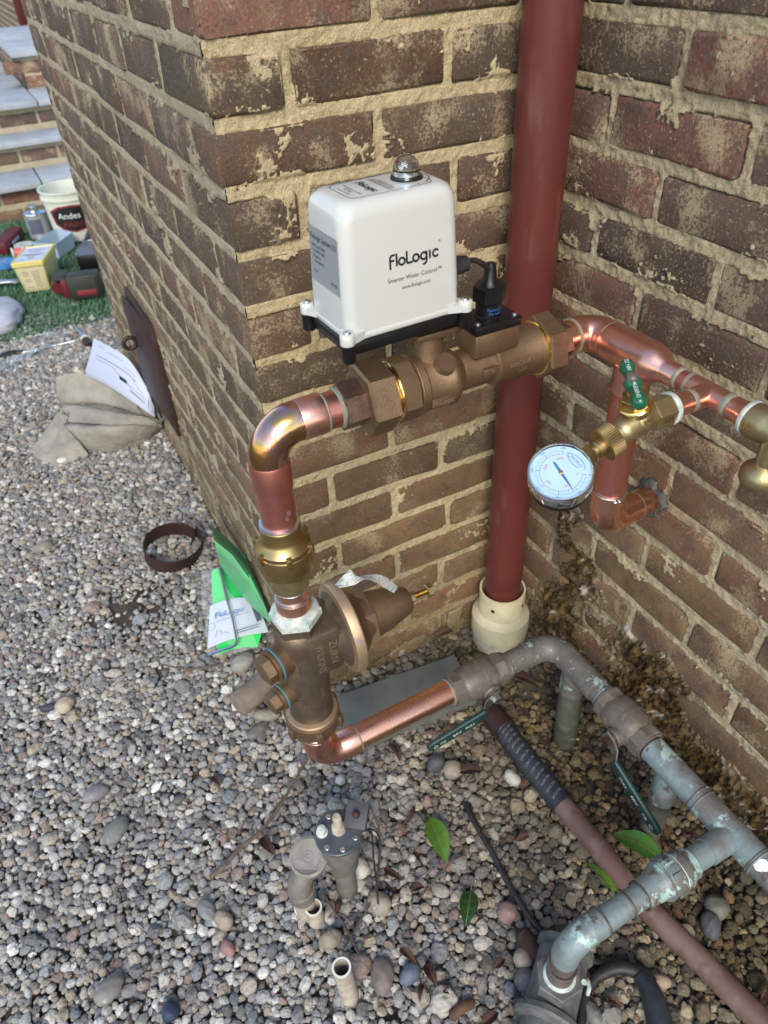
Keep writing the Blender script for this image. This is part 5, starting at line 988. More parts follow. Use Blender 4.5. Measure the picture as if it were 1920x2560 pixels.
# brown pipe and its wrapped end
bpn = thing('brown_pipe', 'brown painted plastic pipe with damp patches lying across the gravel', 'pipe', (-0.19, -0.5, 0.02))
pb = spline([G(1340, 1935, 0.022), G(1395, 2000, 0.022), G(1480, 2100, 0.021), G(1600, 2250, 0.020), G(1760, 2410, 0.020), G(1960, 2610, 0.018)], 8); mb = MB(); mb.tube(pb, 0.0182, n=36); obj('pipe', mb, M_brownpvc, bpn)
pw = spline([G(1255, 1815, 0.026), G(1290, 1865, 0.025), G(1345, 1935, 0.024), G(1408, 2012, 0.0235)], 14); N_ = len(pw)
mb = MB(); mb.tube(pw, [0.0205 + 0.0022 * ((i * 0.28) % 1.0) for i in range(N_)], n=32); wr_ = obj('tape_wrap', mb, M_wrap, bpn, 50)
mb = MB(); up_ = (Vector(CC) - pw[20]).normalized(); up_ = Vector((-0.25, -0.25, 0.93))
for i in range(3, N_ - 3, 3):
    t_ = (pw[i + 1] - pw[i - 1]).normalized(); u_ = (up_ - t_ * up_.dot(t_)).normalized(); sdd = t_.cross(u_)
    text(mb, random.choice(('PVC 10 MIL', 'UPC TAPE 2', 'PIPE WRAP')), 0.0062, pw[i] + u_ * 0.0229, (sdd * 0.96 + t_ * 0.28), -(t_ * 0.96 - sdd * 0.28) * -1 if False else (t_ * -0.96 + sdd * 0.28), wrap=(pw[i], t_, 0.0229), squeeze=0.8)
obj('print', mb, mat('faded_print', (0.22, 0.24, 0.27), rough=0.6), wr_)
mb = MB(); mb.tube([G(1222, 1782, 0.024), G(1240, 1800, 0.026), G(1262, 1825, 0.026)], [0.020, 0.0235, 0.0245], n=28); obj('end_cap', mb, M_rust, bpn)
# black cables
def line(name, pxs, r, m, label, cat, z=0.010, parent=None, n=10, group=None):
    pts = spline([G(p[0], p[1], (p[2] if len(p) > 2 else z)) for p in pxs], 7); mb = MB(); mb.tube(pts, r if not isinstance(r, tuple) else [r[0] + (r[1] - r[0]) * i / (len(pts) - 1) for i in range(len(pts))], n=n); o = obj(name, mb, m, parent)
    return tag(o, label, cat, group) if parent is None else o
line('cable', [(1165, 2010, 0.004), (1192, 2065), (1235, 2140), (1275, 2215), (1330, 2300), (1395, 2365), (1440, 2400, 0.004)], 0.0052, M_black_m, 'thin black cable snaking over gravel towards the elbow of the branch pipe', 'cable', 0.016)
hs = thing('black_hose', 'black taped hose curling on the gravel at the lower edge of the picture', 'hose', G(1560, 2470, 0))
line('hose', [(1452, 2580, 0.01), (1460, 2500, 0.012), (1480, 2455, 0.015), (1510, 2432, 0.018), (1550, 2420, 0.020), (1600, 2432, 0.022), (1630, 2462, 0.024)], (0.0065, 0.0110), M_black_m, None, None, parent=hs, n=20)
line('taped_end', [(1600, 2440, 0.022), (1622, 2470, 0.024), (1640, 2520, 0.024), (1665, 2620, 0.02)], (0.0120, 0.0195), M_wrap, None, None, parent=hs, n=24)
line('cable', [(1470, 2400, 0.008), (1510, 2412, 0.012), (1560, 2428, 0.014)], 0.006, M_black_m, 'short black cable end beside the black taped hose', 'cable')
# clay or wooden post piece, sticks
lg = MB(); a, c = G(590, 1765, 0.026), G(720, 1668, 0.026); pts = [a.lerp(c, t) for t in (0, 0.015, 0.04, 0.3, 0.6, 1.0)]; lg.tube(pts, [0.017, 0.0235, 0.0262, 0.0265, 0.0262, 0.026], n=36); tag(obj('wooden_post', lg, M_wood, None, 45), 'rounded weathered wooden post end lying on gravel behind the regulator', 'post')
def stick(pxs, r, label, z=0.014): return line('twig', pxs, r, M_twig, label, 'twig', z, n=8)
st_ = thing('twig', 'long forked grey twig lying on gravel left of the copper elbow', 'twig', G(640, 2050, 0))
line('stem', [(772, 1885, 0.02), (735, 1955), (690, 2030), (645, 2085), (600, 2120), (560, 2165), (525, 2195, 0.008)], (0.0022, 0.0046), M_twig, None, None, 0.014, st_, 8); line('side_shoot', [(600, 2108), (560, 2085), (515, 2055), (478, 2045)], 0.0016, M_twig, None, None, 0.013, st_, 6); line('side_shoot', [(598, 2085), (612, 2050), (628, 2020)], 0.0013, M_twig, None, None, 0.013, st_, 6)
stick([(922, 2010), (948, 2075, 0.02), (950, 2150), (935, 2235), (905, 2295), (860, 2370)], 0.0016, 'thin grey twig bent past the plastic irrigation valve')
stick([(805, 2225), (830, 2270, 0.018), (865, 2320), (900, 2390)], 0.0018, 'straight thin twig between the two cut plastic pipes')
stick([(1040, 2195), (1100, 2165, 0.018), (1160, 2140)], 0.0014, 'pale twig lying below the upright green leaf')
stick([(1045, 2250), (1085, 2205, 0.016), (1130, 2150)], 0.0016, 'dark twig crossing a pale twig below the upright green leaf')
stick([(400, 1660), (460, 1672, 0.014), (520, 1668), (560, 1660)], 0.0018, 'thin dark twig on gravel under the green plastic packet')
bk = MB(); bk.tube(spline([G(1300, 2330, 0.012), G(1335, 2370, 0.016), G(1375, 2410, 0.016), G(1405, 2440, 0.012)], 5), [0.009] + [0.014] * 13 + [0.012, 0.008], n=14); tag(obj('bark_piece', bk, mat('bark', (0.055, 0.030, 0.022), (0.03, 0.017, 0.013), 40, rough=0.85, bump=0.002, bscale=90)), 'thick dark brown piece of bark beside the black cable', 'bark')
bk = MB(); bk.tube(spline([G(1125, 2545, 0.012), G(1155, 2520, 0.018), G(1185, 2505, 0.012)], 5), [0.004] + [0.0075] * 9 + [0.003], n=12); tag(obj('bark_piece', bk, M_dead_tan), 'small tan splinter of bark at the lower edge of the gravel', 'bark')
# leaves
def leaf(a, b, w, m, name, label, cat='leaf', z=0.016, lift=0.006, curl=0.25, twist=0.0, group=None, stalk=True):
    """a leaf from stalk end a to tip b (points on the gravel in picture terms), w = half width / length"""
    A = G(*a, z); B = G(*b, z + 0.004); t = B - A; L = t.length; t.normalize(); s = Z_.cross(t).normalized(); s = (s * math.cos(twist) + Z_ * math.sin(twist)); up = t.cross(s); up = up if up.z > 0 else -up
    n = 14; rows = []
    for i in range(n + 1):
        f = i / n; wd = w * L * (math.sin(math.pi * f ** 0.85)) ** 0.8 * (1 - 0.12 * f) + 0.0001; c = A + t * L * f + Z_ * lift * math.sin(math.pi * f) * 1.5; row = []
        for k in (-1, -0.66, -0.33, 0, 0.33, 0.66, 1): row.append(c + s * wd * k + up * (abs(k) ** 1.6 * wd * curl + 0.0008 * math.sin(i * 1.9 + k * 2)))
        rows.append(row)
    e = thing(name, label, cat, A, group); mb = MB(); mb.loft(rows, closed=False); bl = obj('blade', mb, m, e, 60, solid=0.0004)
    mb = MB(); pts = [A + t * L * f + Z_ * (lift * math.sin(math.pi * f) * 1.5 + 0.0006) for f in [i / 10 for i in range(11)]]; mb.tube(([A - t * L * 0.16 + Z_ * 0.003] if stalk else []) + pts, 0.0007, n=6); obj('midrib', mb, M_leaf_pale if m in (M_leaf, M_leaf_pale, M_leaf_dk) else M_dead_tan, e)
    return e
leaf((1074, 2045), (1118, 2158), 0.23, M_leaf, 'leaf', 'upright bright green leaf on gravel right of the irrigation valve')
leaf((1655, 2150), (1527, 2087), 0.24, mat('glossy_leaf', (0.035, 0.105, 0.022), (0.05, 0.13, 0.025), 30, rough=0.22, coat=0.4), 'leaf', 'broad glossy green leaf under the blue grey branch pipe', lift=0.010)
leaf((1548, 2245), (1463, 2155), 0.15, M_leaf, 'leaf', 'narrow green leaf tucked under the brown pipe', lift=0.006, twist=0.5, stalk=False)
leaf((1178, 2225), (1164, 2316), 0.27, M_leaf_dk, 'leaf', 'dark green wet leaf on gravel left of the black cable', lift=0.004)
DG = 'dead brown leaves on the gravel'
for a, b, w, m, lb, tw in (((1000, 1905), (955, 1845), 0.22, M_dead, 'curled dead brown leaf just below the copper pipe', 0.7), ((1145, 1930), (1235, 1925), 0.20, M_dead, 'dead brown leaf on gravel beside the black wrapped pipe end', 0.5), ((1250, 1795), (1310, 1800), 0.25, M_dead_tan, 'orange brown dead leaf under the first lever valve', 0.3), ((1290, 1690), (1370, 1725), 0.18, M_dead, 'dark dead leaf below the weathered elbow', 0.6),
        ((1085, 1595), (1155, 1570), 0.20, M_dead_tan, 'tan dead leaf on gravel near the cream drain fitting', 0.4), ((1290, 2100), (1335, 2085), 0.30, M_dead_tan, 'small curled orange leaf left of the brown pipe', 0.6), ((660, 2090), (700, 2160), 0.25, M_dead, 'brown dead leaf at the fork of the long twig', 0.4), ((1010, 2060), (1050, 1995), 0.16, M_dead, 'narrow dead brown leaf left of the upright green leaf', 0.8),
        ((960, 2170), (1030, 2215), 0.16, M_dead, 'dark dead leaf below the irrigation valve wires', 0.6), ((1030, 2225), (1075, 2215), 0.35, M_dead, 'reddish crumpled dead leaf on pale gravel', 0.3), ((1000, 2370), (1060, 2425), 0.20, M_dead_tan, 'tan strip of dead leaf on gravel at lower middle', 0.3), ((1065, 2410), (1105, 2490), 0.26, M_dead, 'maroon dead leaf pointing down at lower middle', 0.2), ((1105, 2470), (1150, 2490), 0.30, M_dead, 'crumpled maroon dead leaf beside another at lower middle', 0.5),
        ((1060, 2465), (1045, 2525), 0.22, M_dead, 'dark red dead leaf near the lower edge of the gravel', 0.5), ((1235, 2420), (1275, 2390), 0.35, M_dead, 'wide brown dead leaf left of the bark piece', 0.2), ((1205, 2560), (1265, 2520), 0.30, M_dead, 'pinkish brown dead leaf left of the grey flanged body', 0.2), ((1520, 2500), (1570, 2525), 0.25, M_dead_tan, 'greenish tan leaf inside the loop of black hose', 0.3), ((1450, 2470), (1475, 2400), 0.22, M_dead, 'curled brown leaf behind the branch elbow', 0.9),
        ((1668, 2100), (1680, 2160), 0.24, M_dead_tan, 'curled tan leaf hanging by the second pipe leg', 0.9), ((1755, 2210), (1745, 2250), 0.30, M_dead_tan, 'small orange dead leaf under the union', 0.6), ((1900, 2500), (1925, 2440), 0.30, M_dead, 'dead brown leaf at the right edge below the brown pipe', 0.4), ((838, 2290), (850, 2225), 0.22, M_dead, 'dull brown dead leaf between the cut plastic pipes', 0.5), ((1215, 2100), (1185, 2075), 0.35, M_dead, 'small reddish dead leaf beside the black cable', 0.4), ((535, 1940), (560, 1975), 0.28, M_dead, 'small rusty dead leaf on gravel left of the long twig', 0.5)):
    b = (a[0] + (b[0] - a[0]) * 0.70, a[1] + (b[1] - a[1]) * 0.70); leaf(a, b, w * 0.95, m, 'dead_leaf', lb, 'dead leaf', z=0.011, lift=0.005, curl=1.3, twist=tw, group=DG)
# irrigation valve
IB = Vector((-0.592, -0.383, 0)); iv = thing('irrigation_valve', 'grey plastic irrigation valve with round screwed lid and solenoid standing in gravel', 'valve', IB)
ZT_ = 0.192
mb = MB(); mb.lathe([(0.0165, -0.03), (0.0165, 0.105)], IB, Z_, 28); obj('stub_pipe', mb, M_irr, iv)
mb = MB(); mb.lathe([(0.020, 0.092), (0.024, 0.098), (0.025, 0.125), (0.029, 0.135), (0.031, ZT_ - 0.006)], IB, Z_, 40)
CB_ = IB + Vector((-0.047, 0.012, 0.018)); mb.tube([IB + Z_ * 0.118, CB_ + Z_ * 0.112], 0.0175, n=24); mb.lathe([(0.015, 0.082), (0.019, 0.090), (0.024, 0.100), (0.026, 0.125)], CB_, Z_, 36); obj('body', mb, M_irr, iv, 40)
mb = MB(); tl = Vector((-0.18, -0.30, 0.93)); mb.lathe([((lambda k: 0.0283 + 0.0006 * (k % 3 == 0)), -0.004), (0.029, 0.006), (0.0285, 0.0085), (0.026, 0.0092)], CB_ + Z_ * 0.122, tl, 48); mb.lathe([(0.0262, 0.0090), (0.0262, 0.0105), (0.0245, 0.0112), (0.0240, 0.0098), (0.001, 0.0096)], CB_ + Z_ * 0.122, tl, 48); cpz = obj('round_cap', mb, mat('irrigation_cap_grey', (0.26, 0.245, 0.22), (0.20, 0.185, 0.165), 50, rough=0.6, bump=0.0004, bscale=220), iv)
mb = MB(); cx_ = X_ - tl * X_.dot(tl); cx_.normalize(); cy_ = tl.cross(cx_); cc0 = CB_ + Z_ * 0.122 + tl * 0.0101
for i, ch in enumerate('CHAMPION'):
    a_ = rad(250 + i * 16); d_ = cx_ * math.cos(a_) + cy_ * math.sin(a_); text(mb, ch, 0.0075, cc0 + d_ * 0.020, -tl.cross(d_) * -1, -d_)
text(mb, 'C', 0.010, cc0, cx_, cy_); mb.loft([[cc0 + (cx_ * math.cos(w) + cy_ * math.sin(w)) * r for w in [2 * math.pi * i / 24 for i in range(24)]] for r in (0.0085, 0.0078)], cap=False); obj('raised_lettering', mb, M_irr, cpz)
LB_ = CB_ + Vector((-0.024, -0.010, 0)); mb = MB(); mb.tube(spline([CB_ + Z_ * 0.108, CB_ + Vector((-0.012, -0.005, 0.100)), LB_ + Z_ * 0.088, LB_ + Z_ * 0.055], 6), 0.0185, n=28); obj('elbow', mb, M_irr, iv)
mb = MB(); mb.lathe([(0.0195, 0.068), (0.0215, 0.066), (0.0215, 0.056), (0.0195, 0.054), (0.0205, 0.050), (0.0205, 0.042), (0.018, 0.040)], LB_, Z_, 28); obj('union', mb, M_irr, iv); mb = MB(); mb.cyl(LB_ + Z_ * 0.042, LB_ + Z_ * -0.02, 0.0172, 0.0160, n=28); obj('outlet', mb, M_pvc, iv)
mb = MB(); mb.lathe([(0.0335, ZT_ - 0.0075), (0.0352, ZT_ - 0.006), (0.0352, ZT_ - 0.001), (0.0340, ZT_), (0.015, ZT_ + 0.0012)], IB, Z_, 48); ld = obj('lid', mb, M_irr_lid, iv)
for a_ in (-150, -100, -48, 150, 95):
    d_ = Vector((math.cos(rad(a_)), math.sin(rad(a_)), 0)); mb = MB(); mb.lathe([(0.0042, 0), (0.0042, 0.0012), (0.0034, 0.0018), (0.0012, 0.0018), (0.0010, 0.0008)], IB + d_ * 0.0275 + Z_ * (ZT_ + 0.0003), Z_, 16); obj('screw', mb, M_steel, ld)
mb = MB(); mb.lathe([(0.0105, 0.0), (0.0095, 0.012), (0.0068, 0.013), (0.0066, 0.036), (0.0050, 0.0375), (0.0048, 0.040)], IB + Vector((0.002, 0.002, ZT_)), Z_, 24); obj('flow_stem', mb, M_pvc, iv)
bz_ = IB + Vector((-0.021, 0.010, ZT_)); mb = MB(); mb.lathe([(0.0088, 0), (0.0088, 0.003), (0.007, 0.004), (0.0068, 0.012), (0.0054, 0.014), (0.0020, 0.0150)], bz_, Z_, 20); obj('bleed_screw', mb, M_tape, iv)
Ms = Matrix.Translation(IB + Vector((0.034, 0.004, ZT_ + 0.006))) @ Matrix.Rotation(rad(-38), 4, 'Z') @ Matrix.Rotation(rad(18), 4, 'X'); mb = MB(); mb.box((0, 0, 0), (0.030, 0.036, 0.024), Ms, 0.002); mb.box((0, 0.0005, 0.0125), (0.032, 0.038, 0.0018), Ms, 0.0005); sol = obj('solenoid', mb, M_solen, iv)
mb = MB(); c_ = Ms @ Vector((0, 0, 0.013)); mb.hexn(0.0058, 0.0, 0.006, c_, Ms.to_3x3() @ Z_, 0.1); mb.lathe([(0.0042, 0.006), (0.0042, 0.009), (0.002, 0.010)], c_, Ms.to_3x3() @ Z_, 16); obj('nut', mb, M_rust, sol)
mb = MB(); w0 = Ms @ Vector((0.012, -0.017, -0.002)); mb.tube(spline([w0, w0 + Vector((0.010, -0.004, -0.01)), w0 + Vector((0.007, -0.01, -0.07)), Vector((w0.x + 0.006, w0.y - 0.014, 0.008))], 8), 0.0014, n=8); obj('wire', mb, M_black_m, sol)
mb = MB(); mb.tube(spline([w0, w0 + Vector((0.016, 0.004, -0.02)), w0 + Vector((0.024, 0.002, -0.06)), Vector((w0.x + 0.000, w0.y - 0.03, 0.07)), Vector((w0.x - 0.004, w0.y - 0.036, 0.006))], 8), 0.0014, n=8); obj('wire', mb, M_black_m, sol)
def pvc(base, h, tilt, label):
    d = Vector((tilt[0], tilt[1], 1)).normalized(); e = thing('plastic_pipe', label, 'pipe', base, None); mb = MB(); mb.lathe([(0.0133, -0.03), (0.0133, h)], base, d, 36, cap=False); mb.lathe([(0.0106, h), (0.0106, h - 0.06), (0.0001, h - 0.06)], base, d, 36, cap=False); obj('pipe', mb, M_pvc, e)
    mb = MB(); mb.lathe([(0.0134, h - 0.0012), (0.0134, h + 0.0004), (0.0106, h + 0.0004), (0.0106, h - 0.003)], base, d, 36, cap=False); obj('cut_rim', mb, M_pvc_rim, e)
pvc(Vector((-0.655, -0.400, 0.0)), 0.042, (0.0, 0.05), 'short cut white plastic pipe right under the irrigation valve')
pvc(Vector((-0.655, -0.521, 0.0)), 0.105, (-0.02, 0.05), 'taller cut plastic pipe standing alone in gravel at lower middle')
# leaf litter and grit between the stones
mb = MB(); fl_n = 0
while fl_n < 900:
    x, y = rng.uniform(-0.62, -0.01), rng.uniform(-0.85, -0.02)
    if rng.random() > 0.25 + 0.75 * np.clip((x + 0.62) / 0.5, 0, 1): continue
    L_, w_ = rng.uniform(0.004, 0.016), rng.uniform(0.0008, 0.0045); a = rng.uniform(0, 6.28); d = Vector((math.cos(a), math.sin(a), rng.normal(0, 0.35))).normalized(); sdd = Vector((-d.y, d.x, rng.normal(0, 0.4))).normalized(); c = Vector((x, y, float(gz(x, y)) + rng.uniform(0.003, 0.010)))
    mb.add([c - d * L_ * .5, c + sdd * w_ * .5, c + d * L_ * .5 + Z_ * 0.001, c - sdd * w_ * .5], [[0, 1, 2], [0, 2, 3]]); fl_n += 1
tag(obj('leaf_litter', mb, mat('litter', (0.075, 0.042, 0.028), (0.16, 0.11, 0.07), 60, 0.45, 0.6, rough=0.8)), 'scattered shreds of dead leaf and bark among the gravel', kind='stuff')
# notable stones
def stone(px, a, b, h, rz, col, label, rough=0.6):
    c = G(px[0], px[1], 0.008); r = np.random.default_rng(int(px[0] * 7 + px[1])); bm = bmesh.new(); bmesh.ops.create_icosphere(bm, subdivisions=4, radius=1)
    ph = r.uniform(0, 6, 6)
    for v in bm.verts:
        p = v.co.copy(); k = 1 + 0.10 * math.sin(p.x * 1.9 + ph[0]) + 0.09 * math.sin(p.y * 2.3 + ph[1]) + 0.05 * math.sin(p.z * 3.1 + p.x * 2.2 + ph[2]) + 0.02 * math.sin(p.x * 7 + p.y * 6 + ph[3]); v.co = Vector((p.x * a * k, p.y * b * k, p.z * h * k))
    mb = MB(); bm.verts.index_update(); R3 = Matrix.Translation(c) @ Matrix.Rotation(rz, 4, 'Z'); mb.add([R3 @ v.co for v in bm.verts], [[v.index for v in f.verts] for f in bm.faces]); bm.free()
    m = mat('stone', col, tuple(x * 0.7 for x in col), 45, 0.35, 0.65, rough=rough, bump=0.0010, bscale=160, spots=tuple(min(0.6, x * 1.5) for x in col), sscale=130, sth=0.63)
    o = obj('stone', mb, m); return tag(o, label, 'stone', 'larger stones among the gravel')
stone((235, 1983), 0.024, 0.015, 0.013, 0.1, (0.25, 0.23, 0.25), 'flat mauve grey oval stone on the left gravel')
stone((290, 2072), 0.028, 0.016, 0.014, 0.7, (0.22, 0.23, 0.22), 'long slanted grey stone below the mauve oval one')
stone((275, 2470), 0.023, 0.017, 0.013, 0.5, (0.25, 0.24, 0.22), 'wide grey speckled stone at the lower left')
stone((520, 2275), 0.014, 0.020, 0.013, 0.2, (0.23, 0.24, 0.245), 'upright blue grey stone with a tan neighbour')
stone((560, 2298), 0.014, 0.016, 0.012, 0.4, (0.36, 0.29, 0.23), 'pinkish tan stone beside the upright blue grey stone')
stone((425, 2528), 0.0135, 0.0125, 0.012, 0.0, (0.035, 0.05, 0.10), 'round dark navy stone at the lower edge')
stone((570, 2372), 0.010, 0.013, 0.010, 0.3, (0.30, 0.17, 0.165), 'small rose pink stone left of the standing pipe')
stone((960, 2440), 0.019, 0.023, 0.014, -0.5, (0.20, 0.17, 0.15), 'large brown grey oval stone right of the standing pipe')
stone((1022, 2437), 0.016, 0.015, 0.013, 0.2, (0.12, 0.15, 0.20), 'rounded slate blue stone right of the brown grey oval')
stone((826, 2350), 0.020, 0.012, 0.011, -0.2, (0.30, 0.26, 0.19), 'ochre oval stone above the standing pipe')
stone((948, 2255), 0.017, 0.020, 0.014, 0.3, (0.35, 0.31, 0.25), 'pale rough stone with rusty patch right of the irrigation valve')
stone((897, 2175), 0.017, 0.016, 0.014, 0.3, (0.60, 0.58, 0.52), 'white faceted stone right behind the irrigation valve')
stone((1775, 2315), 0.021, 0.016, 0.015, 0.9, (0.10, 0.105, 0.115), 'dark wet grey stone right of the brown pipe')
stone((1720, 2330), 0.011, 0.013, 0.006, 0.1, (0.50, 0.43, 0.29), 'cream disc shaped stone right of the brown pipe')
stone((1790, 2265), 0.019, 0.017, 0.014, 0.3, (0.17, 0.16, 0.14), 'brown grey stone above the dark wet stone')
stone((1318, 2450), 0.019, 0.017, 0.014, 0.6, (0.17, 0.165, 0.165), 'grey rounded stone left of the hex coupling')
stone((1310, 2395), 0.015, 0.015, 0.013, 0.6, (0.36, 0.29, 0.25), 'pinkish stone left of the bark piece')
stone((1265, 2280), 0.017, 0.015, 0.013, 0.1, (0.27, 0.18, 0.165), 'dusky pink stone left of the black cable')
stone((1480, 2530), 0.012, 0.018, 0.012, 0.0, (0.20, 0.20, 0.20), 'smooth grey upright stone inside the hose loop')
stone((1647, 2455), 0.016, 0.012, 0.010, -0.6, (0.42, 0.32, 0.22), 'flat peach coloured stone right of the hose')
stone((610, 1655), 0.029, 0.018, 0.017, 0.2, (0.32, 0.32, 0.29), 'rough pale rock below the green plastic packet')
stone((668, 1790), 0.026, 0.014, 0.014, -0.4, (0.27, 0.25, 0.20), 'angular tan rock left of the bronze regulator')
stone((645, 1825), 0.023, 0.015, 0.013, 0.3, (0.17, 0.16, 0.15), 'dark smooth stone below the angular tan rock')
stone((165, 1760), 0.018, 0.020, 0.014, 0.3, (0.42, 0.35, 0.26), 'round buff stone on the left gravel')
stone((120, 1770), 0.015, 0.009, 0.009, -0.1, (0.045, 0.05, 0.07), 'dark flat stone beside the round buff stone')
stone((105, 1370), 0.026, 0.017, 0.014, 0.1, (0.26, 0.25, 0.21), 'large oval olive grey stone far up the gravel')
stone((405, 1345), 0.022, 0.017, 0.014, 0.2, (0.17, 0.16, 0.155), 'grey stone lying inside the rusty metal ring')
stone((1280, 1945), 0.013, 0.015, 0.012, 0.2, (0.52, 0.50, 0.45), 'whitish stone touching the black pipe wrap')
stone((1130, 1925), 0.018, 0.017, 0.014, 0.2, (0.33, 0.28, 0.22), 'pale tan round stone below the first lever')
stone((1088, 1910), 0.017, 0.015, 0.014, 0.2, (0.085, 0.085, 0.095), 'charcoal stone below the first lever')

# ------------------------------------------------------------------ along the bay wall
rg = thing('metal_ring', 'rusty brown open metal strap ring lying on gravel by the wall', 'ring', G(430, 1360, 0))
rc0 = (G(365, 1395, 0.03) + G(495, 1345, 0.03)) / 2; rr0 = (G(365, 1395, 0.03) - G(495, 1345, 0.03)).length / 2; mb = MB(); rings = []
tlt = Matrix.Rotation(rad(14), 3, Vector((0.8, 0.4, 0)))
for i in range(49):
    w = rad(20) + 2 * math.pi * 1.02 * i / 48; rr_ = rr0 * (1 + 0.16 * i / 48 * (i > 36) * (i - 36) / 12); c_ = Vector((math.cos(w), math.sin(w) * 0.92, 0)) * rr_
    rings.append([rc0 + tlt @ (c_ + Z_ * h_) for h_ in (-0.022, 0.022)])
mb.loft(rings, closed=False); obj('strap', mb, M_rust, rg, solid=0.0016)
# plastic packet with booklet and hex key
c3 = lambda x, y: (300 + x / 3.77, 1240 + y / 3.77)
pk = thing('plastic_packet', 'clear plastic packet holding a bright green card and white booklet against the wall', 'packet', G(520, 1600, 0))
g3 = lambda x, y, z: G(*c3(x, y), z)
def wl(x, y, d): return on(*c3(x, y), 0, WX - d)
mb = MB(); Lc = [g3(860, 725, .03), g3(875, 1010, .028), g3(890, 1250, .026), g3(930, 1490, .022)]; Rc = [g3(960, 690, .034), g3(1160, 930, .036), g3(1330, 1200, .034), g3(1300, 1425, .024)]
mb.loft([[a.lerp(b, t) + Z_ * 0.008 * math.sin(math.pi * t) for t in (0, .33, .66, 1)] for a, b in zip(spline(Lc, 4), spline(Rc, 4))], closed=False); obj('green_card', mb, M_greencard, pk, 60, solid=0.0006)
mb = MB(); TL, TRr, BR_, BL_ = g3(850, 1040, .036), g3(1275, 960, .046), g3(1400, 1285, .040), g3(828, 1440, .030)
qd = lambda u, v: TL.lerp(TRr, u).lerp(BL_.lerp(BR_, u), v) + Z_ * (0.010 * math.sin(math.pi * u))
mb.loft([[qd(u / 8, v / 6) for u in range(9)] for v in range(7)], closed=False); bkl = obj('booklet', mb, mat('white_paper', (0.66, 0.69, 0.76), rough=0.6), pk, 60, solid=0.0012)
pex = (qd(.75, .3) - qd(.15, .3)).normalized(); pey = -(qd(.4, .8) - qd(.4, .1)).normalized(); pey = (pey - pex * pey.dot(pex)).normalized(); pn = pex.cross(pey)
mb = MB(); logo(mb, 0.0135, qd(.14, .40) + pn * 0.007, pex, pey, 0.0005); ribbon(mb, [(0, 0), (0.075, 0.006)], 0.0012, qd(.14, .50) + pn * 0.006, pex, pey, 0.0004); obj('print', mb, M_bluetape, bkl)
mb = MB(); mb.add([p + pn * 0.0085 for p in (qd(.86, .12), qd(.96, .16), qd(.97, .70), qd(.88, .76))], [[0, 1, 2, 3]])
for v_ in (.90, .96): ribbon(mb, [(0, 0), (0.050, 0.004)], 0.0020, qd(.50, v_) + pn * 0.009, pex, pey, 0)
ribbon(mb, [(0.006 * math.cos(w) * 1.6, 0.006 * math.sin(w) * 1.6) for w in [i * 0.4 for i in range(17)]], 0.0006, qd(.05, .55) + pn * 0.004, pex, pey, 0); ribbon(mb, [(0, 0), (0.004, 0.016), (0.012, 0.017), (0.013, 0.004), (0.022, 0.008), (0.03, 0.002)], 0.0008, qd(.14, .86) + pn * 0.006, pex, pey, 0); obj('drawing', mb, M_casegrey, bkl)
mb = MB(); mb.tube(spline([g3(940, 660, .046), g3(1000, 930, .056), g3(1060, 1150, .054), g3(1100, 1360, .048)], 6)[:-1] + [g3(1100, 1368, .048), g3(1094, 1395, .047), g3(1060, 1420, .046), g3(905, 1470, .040), g3(832, 1500, .036)], 0.0034, n=6); obj('hex_key', mb, M_solder, pk)
mb = MB(); A4 = [g3(750, 712, .02), g3(940, 650, .034)]; fl = [[g3(752, 712, .016), g3(850, 690, .036), g3(950, 652, .044)], [g3(770, 950, .016), g3(880, 930, .046), g3(1010, 880, .058)], [g3(800, 1200, .014), g3(950, 1150, .052), g3(1180, 1060, .064)], [g3(830, 1510, .012), g3(1080, 1480, .030), g3(1300, 1425, .03)]]
mb.loft(fl, closed=False); obj('film', mb, M_film, pk, 60)
mb = MB(); SP = lambda *p: spline(list(p), 5)
e1 = SP(g3(945, 650, .045), wl(890, 420, .060), wl(850, 262, .030)); e1b = SP(g3(1040, 800, .07), wl(1060, 560, .035), wl(1010, 400, .010)); e2 = SP(g3(1240, 1040, .062), wl(1220, 780, .020), wl(1185, 575, .006)); e3 = SP(g3(1425, 1200, .045), wl(1400, 1130, .016), wl(1300, 830, .005))
e3[-1] = wl(1235, 690, .004)
mb.loft([e1, e1b, e2, e3], closed=False); obj('flap', mb, M_film_g, pk, 60, solid=0.0005)
# canvas bag and manual
cbp = lambda x, y, z: G(x / 2.765, 440 + y / 2.765, z)
def off_wall(p, d=0.006): return Vector((min(p.x, WX - d), p.y, p.z))
cv_ = thing('canvas_bag', 'crumpled beige canvas bag slumped on gravel against the wall', 'bag', cbp(600, 1800, 0))
fw = Fbm(55)
def sheet(lines, n=6, m=10, th=0.0022, amp=0.007):
    rows = [spline(l, m) for l in lines]; k = min(len(r) for r in rows); rows = [[r[int(round(i * (len(r) - 1) / (k - 1)))] for i in range(k)] for r in rows]
    cols = [spline([r[i] for r in rows], n) for i in range(k)]; mb = MB(); nr = len(cols[0]); g = []
    for j in range(nr):
        row = []
        for i in range(k):
            p = cols[i][j]; a_ = amp * (float(fw(np.array(p.x * 18 + 50 + j * 0.35), np.array(p.y * 30 + 50), 4, 0.65)) - 0.5) * 2; a_ += amp * 0.8 * (0.5 - 2.2 * abs(float(fw(np.array(p.x * 42 + 80 + j * 0.2), np.array(p.y * 55 + 80), 3, 0.6)) - 0.5)); row.append(off_wall(p + Z_ * a_))
        g.append(row)
    mb.loft(g, closed=False); return mb
